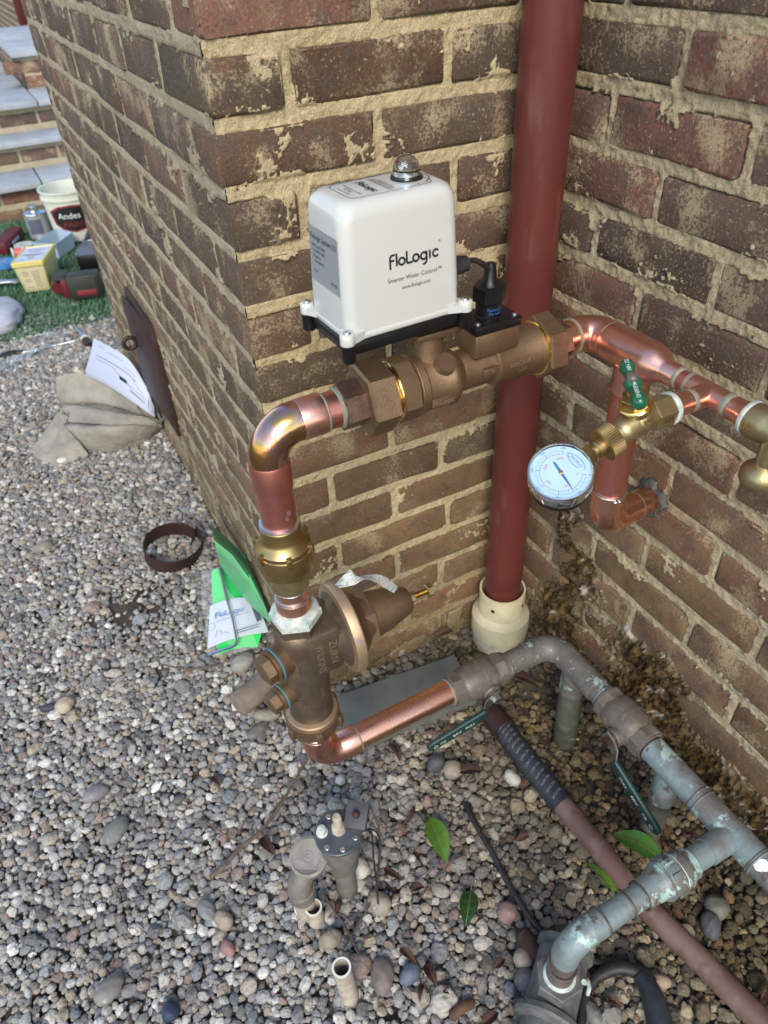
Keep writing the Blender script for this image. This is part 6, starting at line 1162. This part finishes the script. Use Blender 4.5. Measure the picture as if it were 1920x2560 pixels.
L = [[(390, 1400, .150), (480, 1375, .165), (620, 1385, .165), (850, 1500, .145), (1060, 1640, .115)],
     [(400, 1530, .085), (450, 1550, .090), (650, 1555, .105), (850, 1600, .100), (1065, 1675, .085)],
     [(425, 1570, .060), (470, 1585, .070), (700, 1580, .090), (880, 1625, .085), (1080, 1690, .075)],
     [(445, 1620, .085), (520, 1600, .105), (750, 1640, .110), (950, 1670, .100), (1110, 1705, .070)],
     [(480, 1690, .050), (560, 1700, .065), (760, 1695, .080), (960, 1695, .075), (1115, 1718, .055)],
     [(455, 1740, .075), (570, 1745, .100), (760, 1740, .100), (960, 1710, .085), (1125, 1725, .050)],
     [(530, 1850, .030), (620, 1860, .040), (800, 1830, .055), (980, 1780, .050), (1130, 1735, .035)],
     [(610, 1935, .000), (680, 1925, .000), (800, 1920, .000), (1000, 1860, .000), (1132, 1745, .006)]]
obj('folded_body', sheet([[cbp(*q) for q in l] for l in L]), M_canvas, cv_, 60, solid=0.002)
L = [[(405, 1640, .085), (430, 1690, .080), (470, 1760, .075), (560, 1860, .045), (615, 1930, .02)],
     [(345, 1770, .045), (390, 1820, .055), (440, 1860, .055), (510, 1900, .040), (590, 1950, .010)],
     [(250, 1880, .020), (310, 1900, .030), (370, 1920, .034), (450, 1960, .020), (540, 1990, .004)],
     [(165, 1975, .000), (230, 1985, .004), (350, 1990, .016), (390, 2060, .004), (400, 2080, .000)]]
obj('side_fold', sheet([[cbp(*q) for q in l] for l in L]), M_canvas, cv_, 60, solid=0.002)
L = [[(400, 1640, .095), (330, 1740, .070), (170, 1960, .010)], [(470, 1660, .095), (400, 1780, .065), (300, 1980, .008)]]
obj('flap', sheet([[cbp(*q) for q in l] for l in L], 4, 8, amp=0.002), M_canvas, cv_, 60, solid=0.002)
L = [[(500, 1600, .115), (800, 1650, .115), (1040, 1690, .09), (1110, 1720, .06)], [(470, 1700, .10), (760, 1720, .105), (1000, 1720, .085), (1120, 1735, .05)]]
obj('flap', sheet([[cbp(*q) for q in l] for l in L], 4, 8, amp=0.003), M_canvas, cv_, 60, solid=0.002)
mb = MB(); mb.tube(spline([off_wall(cbp(*q), 0.008) for q in ((1065, 1600, .12), (1080, 1560, .125), (1110, 1590, .11), (1095, 1650, .095), (1125, 1690, .07), (1105, 1715, .06))], 6), 0.004, n=10); obj('drawstring', mb, M_canvas, cv_)
mn = thing('paper_manual', 'folded white instruction booklet with line drawings propped on the canvas bag', 'booklet', cbp(800, 1400, .18))
t0 = [off_wall(cbp(*q), 0.004) for q in ((648, 1120, .215), (760, 1180, .235), (890, 1270, .235), (1000, 1440, .20), (1062, 1590, .150))]; t1 = [off_wall(cbp(*q), 0.004) for q in ((588, 1350, .190), (740, 1425, .195), (900, 1530, .175), (1000, 1600, .155), (1066, 1645, .140))]
pg = lambda u, v: Vector(spline(t0, 6)[min(24, int(u * 24))]).lerp(spline(t1, 6)[min(24, int(u * 24))], v)
for dz, nm in ((0, 'cover'), (-0.006, 'page'), (-0.011, 'page')):
    mb = MB(); mb.loft([[pg(u / 24, v / 4) + Z_ * (dz - 0.004 * math.sin(math.pi * v / 4)) for v in range(5)] for u in range(25)], closed=False); o_m = obj(nm, mb, M_paper, mn, 60, solid=0.0005)
    if dz == 0: cov = o_m
mb = MB()
def ink(u0, v0, u1, v1, w=0.0014):
    N3 = 7; P5 = [pg(u0 + (u1 - u0) * i / N3, v0 + (v1 - v0) * i / N3) + Z_ * (0.0016 - 0.004 * math.sin(math.pi * (v0 + (v1 - v0) * i / N3))) for i in range(N3 + 1)]
    nn_ = (pg(.5, 0) - pg(.5, 1)).normalized() * w * 0.5; 
    mb.loft([[p - nn_, p + nn_] for p in P5], closed=False)
ink(.10, .42, .60, .40, .002); ink(.12, .52, .30, .50, .001); ink(.30, .50, .55, .75, .0014); ink(.55, .42, .80, .60, .0012); ink(.50, .82, .75, .82, .003); ink(.22, .20, .45, .18, .001); ink(.12, .14, .2, .14, .001); ink(.45, .30, .62, .28, .001); ink(.62, .70, .76, .66, .001); ink(.40, .66, .47, .66, .012); ink(.86, .35, .86, .85, .012)
obj('line_drawing', mb, M_ink, cov)
# cleanout door
cd = thing('cleanout_door', 'brown iron hatch with ring latch standing open from the brick wall', 'hatch', (WX, 0.95, 0.3))
dA, dB = 0.835, 1.085; zb, ztp = 0.185, 0.475
cq_ = lambda x, y: (200 + x / 3.073, 600 + y / 3.073)
mb = MB(); mb.box((WX - 0.003, (dA + dB) / 2, (zb + ztp) / 2), (0.016, dB - dA + 0.03, ztp - zb + 0.03), b=0.002); obj('frame', mb, M_rust, cd)
Md = Matrix.Translation((WX - 0.008, dA, 0)) @ Matrix.Rotation(rad(3), 4, 'Z'); mb = MB(); mb.box((0, (dB - dA) / 2, (zb + ztp) / 2), (0.010, dB - dA, ztp - zb), Md, 0.003); dr = obj('door', mb, M_rust, cd)
mb = MB(); hc = Md @ Vector((-0.022, dB - dA - 0.045, 0.36)); mb.tube([hc + (X_ * math.cos(w) + Z_ * math.sin(w)) * 0.016 for w in [2 * math.pi * i / 28 for i in range(29)]], 0.0058, n=12, cap=False); mb.cyl(hc + X_ * 0.014, hc + X_ * 0.026, 0.005); obj('ring_latch', mb, M_rust, dr)
# hammer, crinkled film, cloth
ck = lambda x, y, z=0.012: G(x / 2.765, 440 + y / 2.765, z)
hm = thing('hammer', 'claw hammer lying on crinkled film on the gravel', 'hammer', ck(500, 1130, 0))
mb = MB(); mb.tube(spline([ck(-160, 1330, .03), ck(0, 1265, .03), ck(90, 1235, .03), ck(160, 1222, .03)], 5), [0.014] * 6 + [0.017] * 6 + [0.013] * 4, n=16); obj('grip', mb, M_black_m, hm)
mb = MB(); mb.tube(spline([ck(150, 1225, .03), ck(330, 1185, .032), ck(520, 1140, .034)], 5), [0.009] * 6 + [0.0075] * 5, n=14); obj('shaft', mb, M_steel, hm)
hh = ck(560, 1120, .036); mb = MB(); mb.tube(spline([ck(520, 1060, .040), ck(560, 1085, .040), ck(580, 1120, .038)], 5), [0.003] + [0.009] * 5 + [0.013] * 5, n=14); mb.tube([ck(575, 1115, .038), ck(600, 1150, .036)], [0.011, 0.012], n=18); obj('head', mb, M_steel, hm); mb = MB(); mb.tube([ck(594, 1140, .036), ck(622, 1180, .034)], [0.0165, 0.0165], n=20); obj('striking_face', mb, M_rust, hm)
def crumple(poly, z, name, label, cat, m, amp=0.012):
    q00, q10, q11, q01 = [ck(x, y, z) for x, y in poly]; mb = MB(); f_ = Fbm(abs(int(poly[0][0])) + 5); n = 16
    mb.loft([[q00.lerp(q10, u / n).lerp(q01.lerp(q11, u / n), v / n) + Z_ * amp * (2 * float(f_(np.array(u * 0.45 + 3), np.array(v * 0.45 + 3), 2)) - 0.6) for u in range(n + 1)] for v in range(n + 1)], closed=False)
    return tag(obj(name, mb, m, None, 20), label, cat)
crumple(((-20, 1320), (300, 1200), (370, 1190), (0, 1380)), 0.028, 'plastic_wrapper', 'crinkled clear wrapper around the hammer grip on the gravel', 'wrapper', M_foil, 0.02)
crumple(((280, 1110), (440, 1060), (480, 1110), (270, 1180)), 0.020, 'plastic_wrapper', 'small crinkled clear bag beside the hammer shaft', 'wrapper', M_foil, 0.02)
fcl = Fbm(8); mb = MB(); cc_ = ck(-75, 985, 0.05); mb.ball((0, 0, 0), 1, nu=40, nv=24)
mb.v = [cc_ + Vector((p.x * 0.135, p.y * 0.17, p.z * 0.055)) * (0.8 + 0.5 * float(fcl(np.array(p.x * 2 + 9), np.array(p.y * 2 + p.z + 9), 3))) for p in mb.v]; tag(obj('cloth_bundle', mb, M_cloth, None, 60), 'pale grey bundled cloth on the turf at the left edge', 'cloth')

# ------------------------------------------------------------------ background: turf, tools, steps, far house
TZ = 0.045
def turf():
    n = 42000; x = rng.uniform(-1.75, 0.05, n); y = rng.uniform(2.02, 3.60, n); k = (y > 2.045 + 0.012 * np.sin(x * 9)); x, y = x[k], y[k]; n = len(x)
    h = rng.uniform(0.012, 0.030, n); w = rng.uniform(0.0010, 0.0020, n); a = rng.uniform(0, 6.283, n); lx, ly = rng.normal(0.006, 0.008, n), rng.normal(-0.004, 0.008, n)
    fbt = Fbm(12); h *= 0.7 + 0.6 * fbt(x * 6 + 20, y * 6 + 20, 3)
    z = np.full(n, TZ - 0.012); c, s = np.cos(a) * w, np.sin(a) * w
    P = np.stack([np.stack([x - c, y - s, z], 1), np.stack([x + c, y + s, z], 1), np.stack([x + lx * .5 + c * .7, y + ly * .5 + s * .7, z + h * .6], 1), np.stack([x + lx, y + ly, z + h], 1), np.stack([x + lx * .5 - c * .7, y + ly * .5 - s * .7, z + h * .6], 1)], 1).reshape(-1, 3)
    me = bpy.data.meshes.new('turf'); me.vertices.add(len(P)); me.vertices.foreach_set('co', P.astype(np.float32).ravel())
    idx = np.arange(n) * 5; q = np.stack([idx, idx + 1, idx + 2, idx + 4, idx + 4, idx + 2, idx + 3], 1).astype(np.int32).ravel(); me.loops.add(len(q)); me.loops.foreach_set('vertex_index', q); me.polygons.add(n * 2)
    me.polygons.foreach_set('loop_start', np.stack([np.arange(n) * 7, np.arange(n) * 7 + 4], 1).astype(np.int32).ravel()); me.update(calc_edges=True)
    me.materials.append(mat('turf_blades', (0.080, 0.195, 0.10), (0.14, 0.26, 0.165), 7, 0.35, 0.65, rough=0.5, spots=(0.24, 0.34, 0.26), sscale=60, sth=0.60)); o = bpy.data.objects.new('artificial_turf', me); COL.objects.link(o); tag(o, 'green artificial turf behind the gravel', kind='stuff')
turf()
mb = MB(); mb.box((-0.85, 2.828, TZ - 0.022), (1.80, 1.56, 0.022), b=0.004); tag(obj('turf_backing', mb, mat('turf_base', (0.02, 0.06, 0.025), rough=0.9)), 'dark green backing mat of the artificial turf', kind='structure')
tpx = lambda x, y, z=TZ: G(x / 5.925, 540 + y / 5.925, z)
# bucket
BK = G(200, 588, TZ); BH_ = 0.235; bu = thing('bucket', 'white paint bucket with red and black badge standing on turf by the steps', 'bucket', BK)
mb = MB(); mb.lathe([(0.106, 0.0), (0.111, 0.005), (0.122, BH_ - 0.045), (0.129, BH_ - 0.042), (0.129, BH_ - 0.034), (0.1235, BH_ - 0.032), (0.125, BH_ - 0.010), (0.131, BH_ - 0.008), (0.131, BH_), (0.122, BH_), (0.120, BH_ - 0.02), (0.105, 0.01), (0.001, 0.010)], BK, Z_, 56, cap=False); obj('shell', mb, M_bucket, bu)
def badge(poly, r0, k, z0, lift=0.0012):
    out = []
    for u, z in poly: u *= 0.82; z *= 0.80; w = rad(-118) + u / (r0 * 0.87); rr = 0.111 + (0.011) * (z / (BH_ - 0.045)) + lift; out.append(BK + Vector((math.cos(w) * rr, math.sin(w) * rr, z)))
    return out
hexp = [(-0.085, 0.185), (-0.02, 0.215), (0.05, 0.222), (0.12, 0.215), (0.185, 0.185), (0.175, 0.11), (0.12, 0.075), (0.05, 0.062), (-0.02, 0.075), (-0.072, 0.11)]
hexp = [(a[0] + (b[0] - a[0]) * i / 8, a[1] + (b[1] - a[1]) * i / 8) for a, b in zip(hexp, hexp[1:] + hexp[:1]) for i in range(8)]
mb = MB(); m1 = []
for sc_b, lf in ((1.0, 0.0012),): 
    cxz = (0.05, 0.145)
    for k0 in range(len(hexp)):
        a, b = hexp[k0], hexp[(k0 + 1) % len(hexp)]
        for t in range(6):
            f0, f1 = t / 6, (t + 1) / 6; q = [(cxz[0] + (p[0] - cxz[0]) * f, cxz[1] + (p[1] - cxz[1]) * f) for p, f in ((a, f0), (a, f1), (b, f1), (b, f0))]; mb.add(badge(q, 0.135, 1, 0), [[0, 1, 2, 3]])
bd1 = obj('badge', mb, M_redplastic, bu)
mb = MB()
for k0 in range(len(hexp)):
    a, b = hexp[k0], hexp[(k0 + 1) % len(hexp)]
    for t in range(6):
        f0, f1 = t / 6 * .86, (t + 1) / 6 * .86; q = [(cxz[0] + (p[0] - cxz[0]) * f, cxz[1] + (p[1] - cxz[1]) * f) for p, f in ((a, f0), (a, f1), (b, f1), (b, f0))]; mb.add(badge(q, 0.135, 1, 0, 0.0022), [[0, 1, 2, 3]])
bd2 = obj('badge_field', mb, M_ink, bd1)
def btxt(s_, size, u0, z0, m, sq=1.0):
    vs, fs = text_mesh(s_); mb = MB(); mb.add(badge([(u0 + p.x * size * sq, z0 + p.y * size) for p in vs], 0.135, 1, 0, 0.0032), fs); return obj('badge_print', mb, m, bd1)
btxt('Andes', 0.050, 0.03, 0.160, M_printwhite); btxt('PAINT', 0.046, 0.055, 0.108, M_redplastic, 1.1)
# can
CN = G(105, 590, TZ); cn = thing('metal_can', 'small grey metal can with dark label and screw cap on the turf', 'can', CN)
mb = MB(); mb.lathe([(0.052, 0.0), (0.0545, 0.003), (0.053, 0.006), (0.053, 0.112)], CN, Z_, 40); obj('body', mb, M_canmetal, cn); mb = MB(); mb.lathe([(0.053, 0.111), (0.0555, 0.114), (0.0545, 0.118), (0.050, 0.120), (0.030, 0.128), (0.027, 0.129)], CN, Z_, 40); obj('shoulder', mb, M_chrome, cn)
mb = MB(); mb.lathe([(0.026, 0.126), (0.027, 0.130), (0.027, 0.146), (0.0245, 0.149)], CN, Z_, 32); obj('cap', mb, M_steel, cn)
mb = MB(); mb.lathe([(0.0537, 0.025), (0.0537, 0.095)], CN, Z_, 64, cap=False); mb.f = [f for f in mb.f if all(math.atan2((mb.v[i] - CN).y, (mb.v[i] - CN).x) < rad(-70) and math.atan2((mb.v[i] - CN).y, (mb.v[i] - CN).x) > rad(-150) for i in f)]; obj('label', mb, M_casegrey, cn)
# yellow tub
tb_ = thing('plastic_tub', 'yellow square plastic tub with printed lid on the turf', 'tub', G(100, 715, TZ))
b0, b1_, b2_ = G(64, 732, TZ), G(128, 724, TZ), G(152, 688, TZ); b3 = b0 + b2_ - b1_; cB = (b0 + b2_) / 2; bs = [b0, b1_, b2_, b3]
def tubring(k, z, r=0.16): 
    P4 = [cB + (p - cB) * k + Z_ * z for p in bs]; out = []
    for i in range(4):
        a, b, c = P4[i - 1], P4[i], P4[(i + 1) % 4]
        for t in (r, r * .4): out.append(b.lerp(a, t * 0.5))
        for t in (r * .4, r): out.append(b.lerp(c, t * 0.5))
    return out
mb = MB(); mb.loft([tubring(0.97, 0.0), tubring(1.0, 0.004), tubring(1.17, 0.118)]); obj('body', mb, M_tubbody, tb_)
mb = MB(); mb.loft([tubring(1.20, 0.112), tubring(1.24, 0.114), tubring(1.24, 0.130), tubring(1.21, 0.133), tubring(1.12, 0.133), tubring(1.10, 0.1295)]); ldd = obj('lid', mb, M_yellow, tb_)
mb = MB(); mb.add(tubring(1.05, 0.1303), [list(range(16))]); lp = obj('lid_label', mb, M_paper, ldd)
def plane_txt(name, m, parent, P00, P10, P01, rows, lift):
    ex_ = (P10 - P00); ey_ = (P01 - P00); n_ = ex_.cross(ey_).normalized(); mb = MB()
    for s_, u, v, size in rows: text(mb, s_, size, P00 + ex_ * u + ey_ * v + n_ * lift, ex_, (ey_ - ex_.normalized() * ey_.dot(ex_.normalized())))
    return obj(name, mb, m, parent)
Tp = lambda i: cB + (bs[i] - cB) * 1.1 + Z_ * 0.131
mb = MB()
for u0, u1, v, w in ((.2, .8, .80, .004), (.28, .7, .66, .004), (.12, .85, .48, .007), (.3, .75, .40, .004), (.4, .62, .24, .010), (.15, .35, .16, .003)):
    ex_ = Tp(1) - Tp(0); ey_ = Tp(3) - Tp(0); p0, p1 = Tp(0) + ex_ * u0 + ey_ * v, Tp(0) + ex_ * u1 + ey_ * v; q = ey_.normalized() * w; mb.add([p0 - q, p1 - q, p1 + q, p0 + q], [[0, 1, 2, 3]])
obj('lid_print', mb, M_bluegrey, lp)
Fp = lambda u, z: (cB + (b0 - cB) * (1 + 0.17 * z / .118)).lerp(cB + (b1_ - cB) * (1 + 0.17 * z / .118), u) + Z_ * z
fn_ = (b1_ - b0).cross(Z_).normalized()
mb = MB(); mb.add([Fp(u, z) + fn_ * 0.0012 for u, z in ((.14, .012), (.86, .012), (.84, .100), (.16, .100))], [[0, 1, 2, 3]]); fl_ = obj('front_label', mb, mat('tub_label', (0.62, 0.55, 0.36), rough=0.5), tb_)
mb = MB()
for i in range(9):
    z = 0.020 + i * 0.0085
    for u0, u1 in ((.20, .46), (.52, .82)):
        if random.random() < 0.15: continue
        mb.add([Fp(u, zz_) + fn_ * 0.0020 for u, zz_ in ((u0, z), (u1 - random.random() * .08, z), (u1 - .04, z + .0028), (u0, z + .0028))], [[0, 1, 2, 3]])
obj('front_print', mb, M_wood, fl_)
# drill with battery
dr_ = thing('cordless_drill', 'dark cordless drill with big red-marked battery lying on turf', 'drill', G(205, 745, TZ))
a0, a1 = G(181, 754, TZ), G(247, 746, TZ); exd = (a1 - a0).normalized(); eyd = Z_.cross(exd); Md = Matrix((exd, eyd, Z_)).transposed().to_4x4(); Md.translation = a0
mb = MB(); mb.box((0.062, 0.035, 0.052), (0.128, 0.075, 0.098), Md, 0.008); mb.box((0.062, -0.004, 0.052), (0.110, 0.008, 0.080), Md, 0.003); bt_ = obj('battery', mb, M_drill, dr_)
mb = MB(); mb.box((0.070, -0.0088, 0.034), (0.078, 0.002, 0.020), Md, 0.0005); obj('battery_badge', mb, M_redplastic, bt_)
mb = MB(); mb.box((-0.012, 0.045, 0.050), (0.03, 0.085, 0.080), Md, 0.010); obj('foot', mb, M_darkred, dr_)
mb = MB(); mb.tube([Md @ Vector((-0.02, 0.06, 0.05)), Md @ Vector((-0.04, 0.075, 0.05)), Md @ Vector((-0.055, 0.09, 0.05))], [0.022, 0.020, 0.022], n=16); mb.tube([Md @ Vector((-0.050, 0.045, 0.045)), Md @ Vector((-0.055, 0.15, 0.050))], [0.024, 0.028], n=20); obj('motor_housing', mb, M_darkred, dr_); mb = MB(); mb.tube([Md @ Vector((-0.055, 0.15, 0.050)), Md @ Vector((-0.060, 0.21, 0.050))], [0.026, 0.018], n=20); mb.box((-0.03, 0.07, 0.088), (0.05, 0.10, 0.012), Md, 0.004); obj('chuck', mb, M_drill, dr_)
# open tool case
cs_ = thing('tool_case', 'black and grey plastic tool case lying open on the turf by the wall', 'case', tpx(1300, 700)); A0, A1 = tpx(1215, 862), tpx(1470, 840); exd = (A1 - A0).normalized(); eyd = Z_.cross(exd); Mc = Matrix((exd, eyd, Z_)).transposed().to_4x4(); Mc.translation = A0
mb = MB(); mb.box((0.11, 0.075, 0.040), (0.23, 0.15, 0.08), Mc, 0.010); cb1 = obj('body', mb, M_black, cs_); mb = MB(); mb.box((0.11, 0.075, 0.084), (0.235, 0.155, 0.012), Mc, 0.004); obj('tray_rim', mb, M_casegrey, cb1)
mb = MB(); mb.box((0.11, 0.27, 0.050), (0.24, 0.20, 0.05), Mc @ Matrix.Rotation(rad(4), 4, 'X'), 0.008); ld_ = obj('open_lid', mb, M_casegrey, cs_); mb = MB(); mb.box((0.06, 0.235, 0.077), (0.11, 0.10, 0.004), Mc @ Matrix.Rotation(rad(4), 4, 'X'), 0.002); obj('recess', mb, M_black, ld_); mb = MB(); mb.box((0.05, 0.16, 0.092), (0.06, 0.012, 0.010), Mc, 0.003); obj('latch', mb, M_chrome, cs_)
# clear tray
ty = thing('clear_tray', 'long translucent plastic tray lying on turf behind the yellow tub', 'tray', tpx(860, 480)); q4 = [tpx(905, 640), tpx(560, 600), tpx(925, 345), tpx(1140, 460)]; q4 = [tpx(560, 620), tpx(890, 640), tpx(1140, 455), tpx(900, 400)]; cT = sum(q4, Vector()) / 4
def tr(k, z): return [cT + (p - cT) * k + Z_ * z for p in q4]
mb = MB(); mb.loft([tr(0.90, 0.0), tr(1.0, 0.065), tr(1.03, 0.066), tr(1.03, 0.070), tr(0.97, 0.070), tr(0.88, 0.006)], cap=True); obj('shell', mb, M_tray, ty)
# rolls and spools
def roll(name, px, r0, r1, h, m, label, ax=Z_, z=TZ + .004, cat='tape roll'):
    c = tpx(*px, z); e = thing(name, label, cat, c); mb = MB(); mb.lathe([(r1, 0.0), (r0, 0.0), (r0, h), (r1, h), (r1, 0.0)], c, ax, 40, cap=False); obj('rolled_tape', mb, m, e); return e, c
e, c = roll('tape_roll', (70, 740), 0.050, 0.016, 0.022, M_bluetape, 'blue plastic tape roll with grey centre on turf at the left edge'); mb = MB(); mb.lathe([(0.016, 0), (0.016, 0.0205)], c, Z_, 24); obj('core', mb, M_canmetal, e)
e, c = roll('tape_roll', (370, 480), 0.046, 0.016, 0.020, M_tape, 'white tape roll with black centre lying on turf'); mb = MB(); mb.lathe([(0.0158, 0), (0.0158, 0.008)], c, Z_, 24); obj('core', mb, M_black, e)
sp_ = thing('thread_spool', 'small white spool of coral red tape beside the blue roll', 'spool', tpx(265, 600)); c = tpx(180, 560, TZ + .030); d = (tpx(350, 530, TZ + .030) - c).normalized(); mb = MB()
for t in (0, 0.050): mb.lathe([(0.024, t), (0.026, t + .002), (0.026, t + .008), (0.024, t + .010)], c, d, 28)
obj('spool', mb, M_tape, sp_); mb = MB(); mb.lathe([(0.021, 0.009), (0.021, 0.051)], c, d, 28); obj('winding', mb, M_pinkred, sp_)
mx = thing('maroon_case', 'dark red oblong tool case lying on turf beyond the white roll', 'case', tpx(170, 480)); A0, A1 = tpx(45, 560), tpx(265, 340); exd = (A1 - A0).normalized(); Mm = Matrix((exd, Z_.cross(exd), Z_)).transposed().to_4x4(); Mm.translation = (A0 + A1) / 2; mb = MB(); mb.box((0, 0, 0.028), (0.25, 0.070, 0.056), Mm, 0.008); obj('body', mb, M_darkred, mx); mb = MB(); mb.box((0, -0.0355, 0.028), (0.09, 0.003, 0.014), Mm, 0.001); obj('label', mb, M_cloth, mx)
kn = thing('pliers', 'steel pliers lying on turf left of the yellow tub', 'pliers', tpx(150, 985)); mb = MB(); mb.tube([tpx(-120, 1010, TZ + .02), tpx(60, 985, TZ + .022), tpx(200, 975, TZ + .022)], [0.006, 0.009, 0.010], n=12); mb.tube([tpx(-120, 960, TZ + .02), tpx(60, 968, TZ + .022), tpx(200, 970, TZ + .022)], [0.006, 0.009, 0.010], n=12); obj('handles', mb, M_steel, kn); mb = MB(); mb.tube([tpx(190, 974, TZ + .022), tpx(250, 962, TZ + .022), tpx(300, 958, TZ + .02)], [0.013, 0.010, 0.004], n=12); mb.tube([tpx(190, 978, TZ + .022), tpx(255, 990, TZ + .022), tpx(300, 984, TZ + .02)], [0.013, 0.008, 0.004], n=12); obj('jaws', mb, M_steel, kn)
fp = thing('fitting_packet', 'small blue and white plastic fitting on turf beside the yellow tub', 'fitting', tpx(280, 670)); mb = MB(); mb.tube([tpx(225, 670, TZ + .014), tpx(330, 640, TZ + .014)], [0.013, 0.013], n=16); obj('body', mb, M_tape, fp); mb = MB(); mb.tube([tpx(262, 660, TZ + .014), tpx(310, 646, TZ + .014)], [0.0145, 0.0145], n=16); obj('band', mb, M_bluetape, fp)
# steps
st = thing('stone_steps', 'brick steps with blue grey flagstone treads leading up behind the turf', 'steps', (-0.9, 3.9, 0))
XL, XR = -2.3, 0.12
def riser(y, z0, z1, rows, ph):
    for j in range(rows):
        zc = z0 + (z1 - z0) * (j + 0.5) / rows; h = 0.057; x = XL + 0.1 * ph + (0.105 if j % 2 else 0)
        while x < XR:
            k = random.uniform(0.190, 0.205); o = bpy.data.objects.new('brick', brick_mesh(round(k, 2), 0.09, random.randrange(5))); COL.objects.link(o); o.parent = st; o.location = Vector((x + k / 2, y + 0.045, zc)) - st.location; c = random.choice(REDS + PURP[:2]); o.color = (*[v * random.uniform(.95, 1.3) for v in c], 1); x += k + 0.014
    f_ = Fbm(int(y * 10)); nu, nz = 240, 20; U, Zg = np.meshgrid(np.linspace(XL, XR, nu), np.linspace(z0, z1, nz), indexing='ij'); grid_obj('mortar', np.stack([U, y + 0.003 + 0.004 * f_(U * 40 + 100, Zg * 40 + 10, 3), Zg], -1), nu, nz, M_mortar_c, st)
def tread(x0, x1, y0, y1, z0, z1):
    mb = MB(); mb.box(((x0 + x1) / 2, (y0 + y1) / 2, (z0 + z1) / 2), (x1 - x0, y1 - y0, z1 - z0), b=0.003); bm_ = None
    o = obj('tread', mb, M_blue_slate, st)
riser(3.625, 0.02, 0.190, 2, 0.3); tread(XL, -0.47, 3.575, 3.930, 0.188, 0.218); tread(-0.462, XR, 3.580, 3.930, 0.187, 0.217)
riser(3.915, 0.216, 0.338, 1, 0.9); tread(XL, XR, 3.870, 4.140, 0.334, 0.362)
riser(4.125, 0.360, 0.486, 1, 0.6); tread(XL, -0.330, 4.075, 4.70, 0.482, 0.512); tread(-0.322, XR, 4.080, 4.52, 0.481, 0.511); tread(XL, -0.330, 4.708, 5.40, 0.482, 0.512); tread(XL, -0.330, 5.408, 7.2, 0.482, 0.512)
ck_ = thing('brick_wall', 'low brick wall with flagstone coping beside the top step', 'wall', (-0.1, 5.2, 0.5))
for j, z in enumerate((0.545, 0.620)):
    for i in range(3):
        o = bpy.data.objects.new('brick', brick_mesh(0.2, 0.09, i)); COL.objects.link(o); o.parent = ck_; o.location = Vector((-0.212 + i * 0.214 - 0.1 * j, 4.575, z)) - ck_.location; o.color = (*random.choice(REDS), 1)
    for i in range(7):
        o = bpy.data.objects.new('brick', brick_mesh(0.2, 0.09, i % 5)); COL.objects.link(o); o.parent = ck_; o.location = Vector((-0.270, 4.74 + i * 0.214 + 0.1 * j, z)) - ck_.location; o.rotation_euler.z = math.pi / 2; o.color = (*random.choice(PURP), 1)
mb = MB(); mb.box((-0.06, 5.26, 0.595), (0.50, 1.45, 0.17), b=0); obj('mortar', mb, M_mortar_c, ck_)
mb = MB(); mb.box((-0.07, 4.80, 0.693), (0.58, 0.62, 0.034), b=0.004); obj('coping', mb, M_blue_slate, ck_); mb = MB(); mb.box((-0.07, 5.60, 0.692), (0.58, 0.97, 0.034), b=0.004); obj('coping', mb, M_blue_slate, ck_)
fh = thing('brick_wall', 'sunlit brick house wall far behind the steps', 'wall', (0.2, 10, 0)); mb = MB(); mb.box((0.30, 11.0, 1.5), (0.2, 10.0, 3.2), b=0); obj('brickwork', mb, M_upper, fh)
fd = thing('downspout', 'far dark red downspout on the house wall behind the steps', 'downspout', (0.11, 8.4, 0)); mb = MB(); mb.box((0.135, 8.5, 1.5), (0.075, 0.10, 3.0), b=0.008); obj('pipe', mb, M_redpipe, fd)
wc = thing('garden_chair', 'white metal garden chair on the landing at the top left', 'chair', G(8, 98, 0.512)); c0 = G(4, 100, 0.512); MW = mat('white_metal', (0.72, 0.76, 0.80), rough=0.4)
for nm, p, q, r in (('leg', (0.0, 0.0, 0), (-0.02, 0, .42), .014), ('leg', (-.40, 0.0, 0), (-.40, 0, .42), .014), ('leg', (0.0, .4, 0), (-0.02, .4, .42), .014), ('leg', (-.40, .4, 0), (-.40, .4, .42), .014), ('back_post', (-0.02, .4, .42), (-.04, .5, .85), .014), ('back_post', (-.40, .4, .42), (-.42, .5, .85), .014), ('top_rail', (-.04, .5, .85), (-.42, .5, .85), .014), ('arm', (-.02, 0, .6), (-.03, .43, .62), .016), ('arm_post', (-.02, 0, .42), (-.02, 0, .6), .012)):
    mb = MB(); mb.cyl(c0 + Vector(p), c0 + Vector(q), r, n=12); obj(nm, mb, MW, wc)
mb = MB(); mb.box(c0 + Vector((-.21, .2, .43)), (.44, .44, .025), b=.006); obj('seat', mb, MW, wc)
for o in list(COL.objects):
    if o.name.split('.')[0] in ('raised_lettering', 'print', 'side_print', 'top_print', 'front_print', 'line_drawing', 'drawing', 'dial_scale'): o['kind'] = 'stuff'
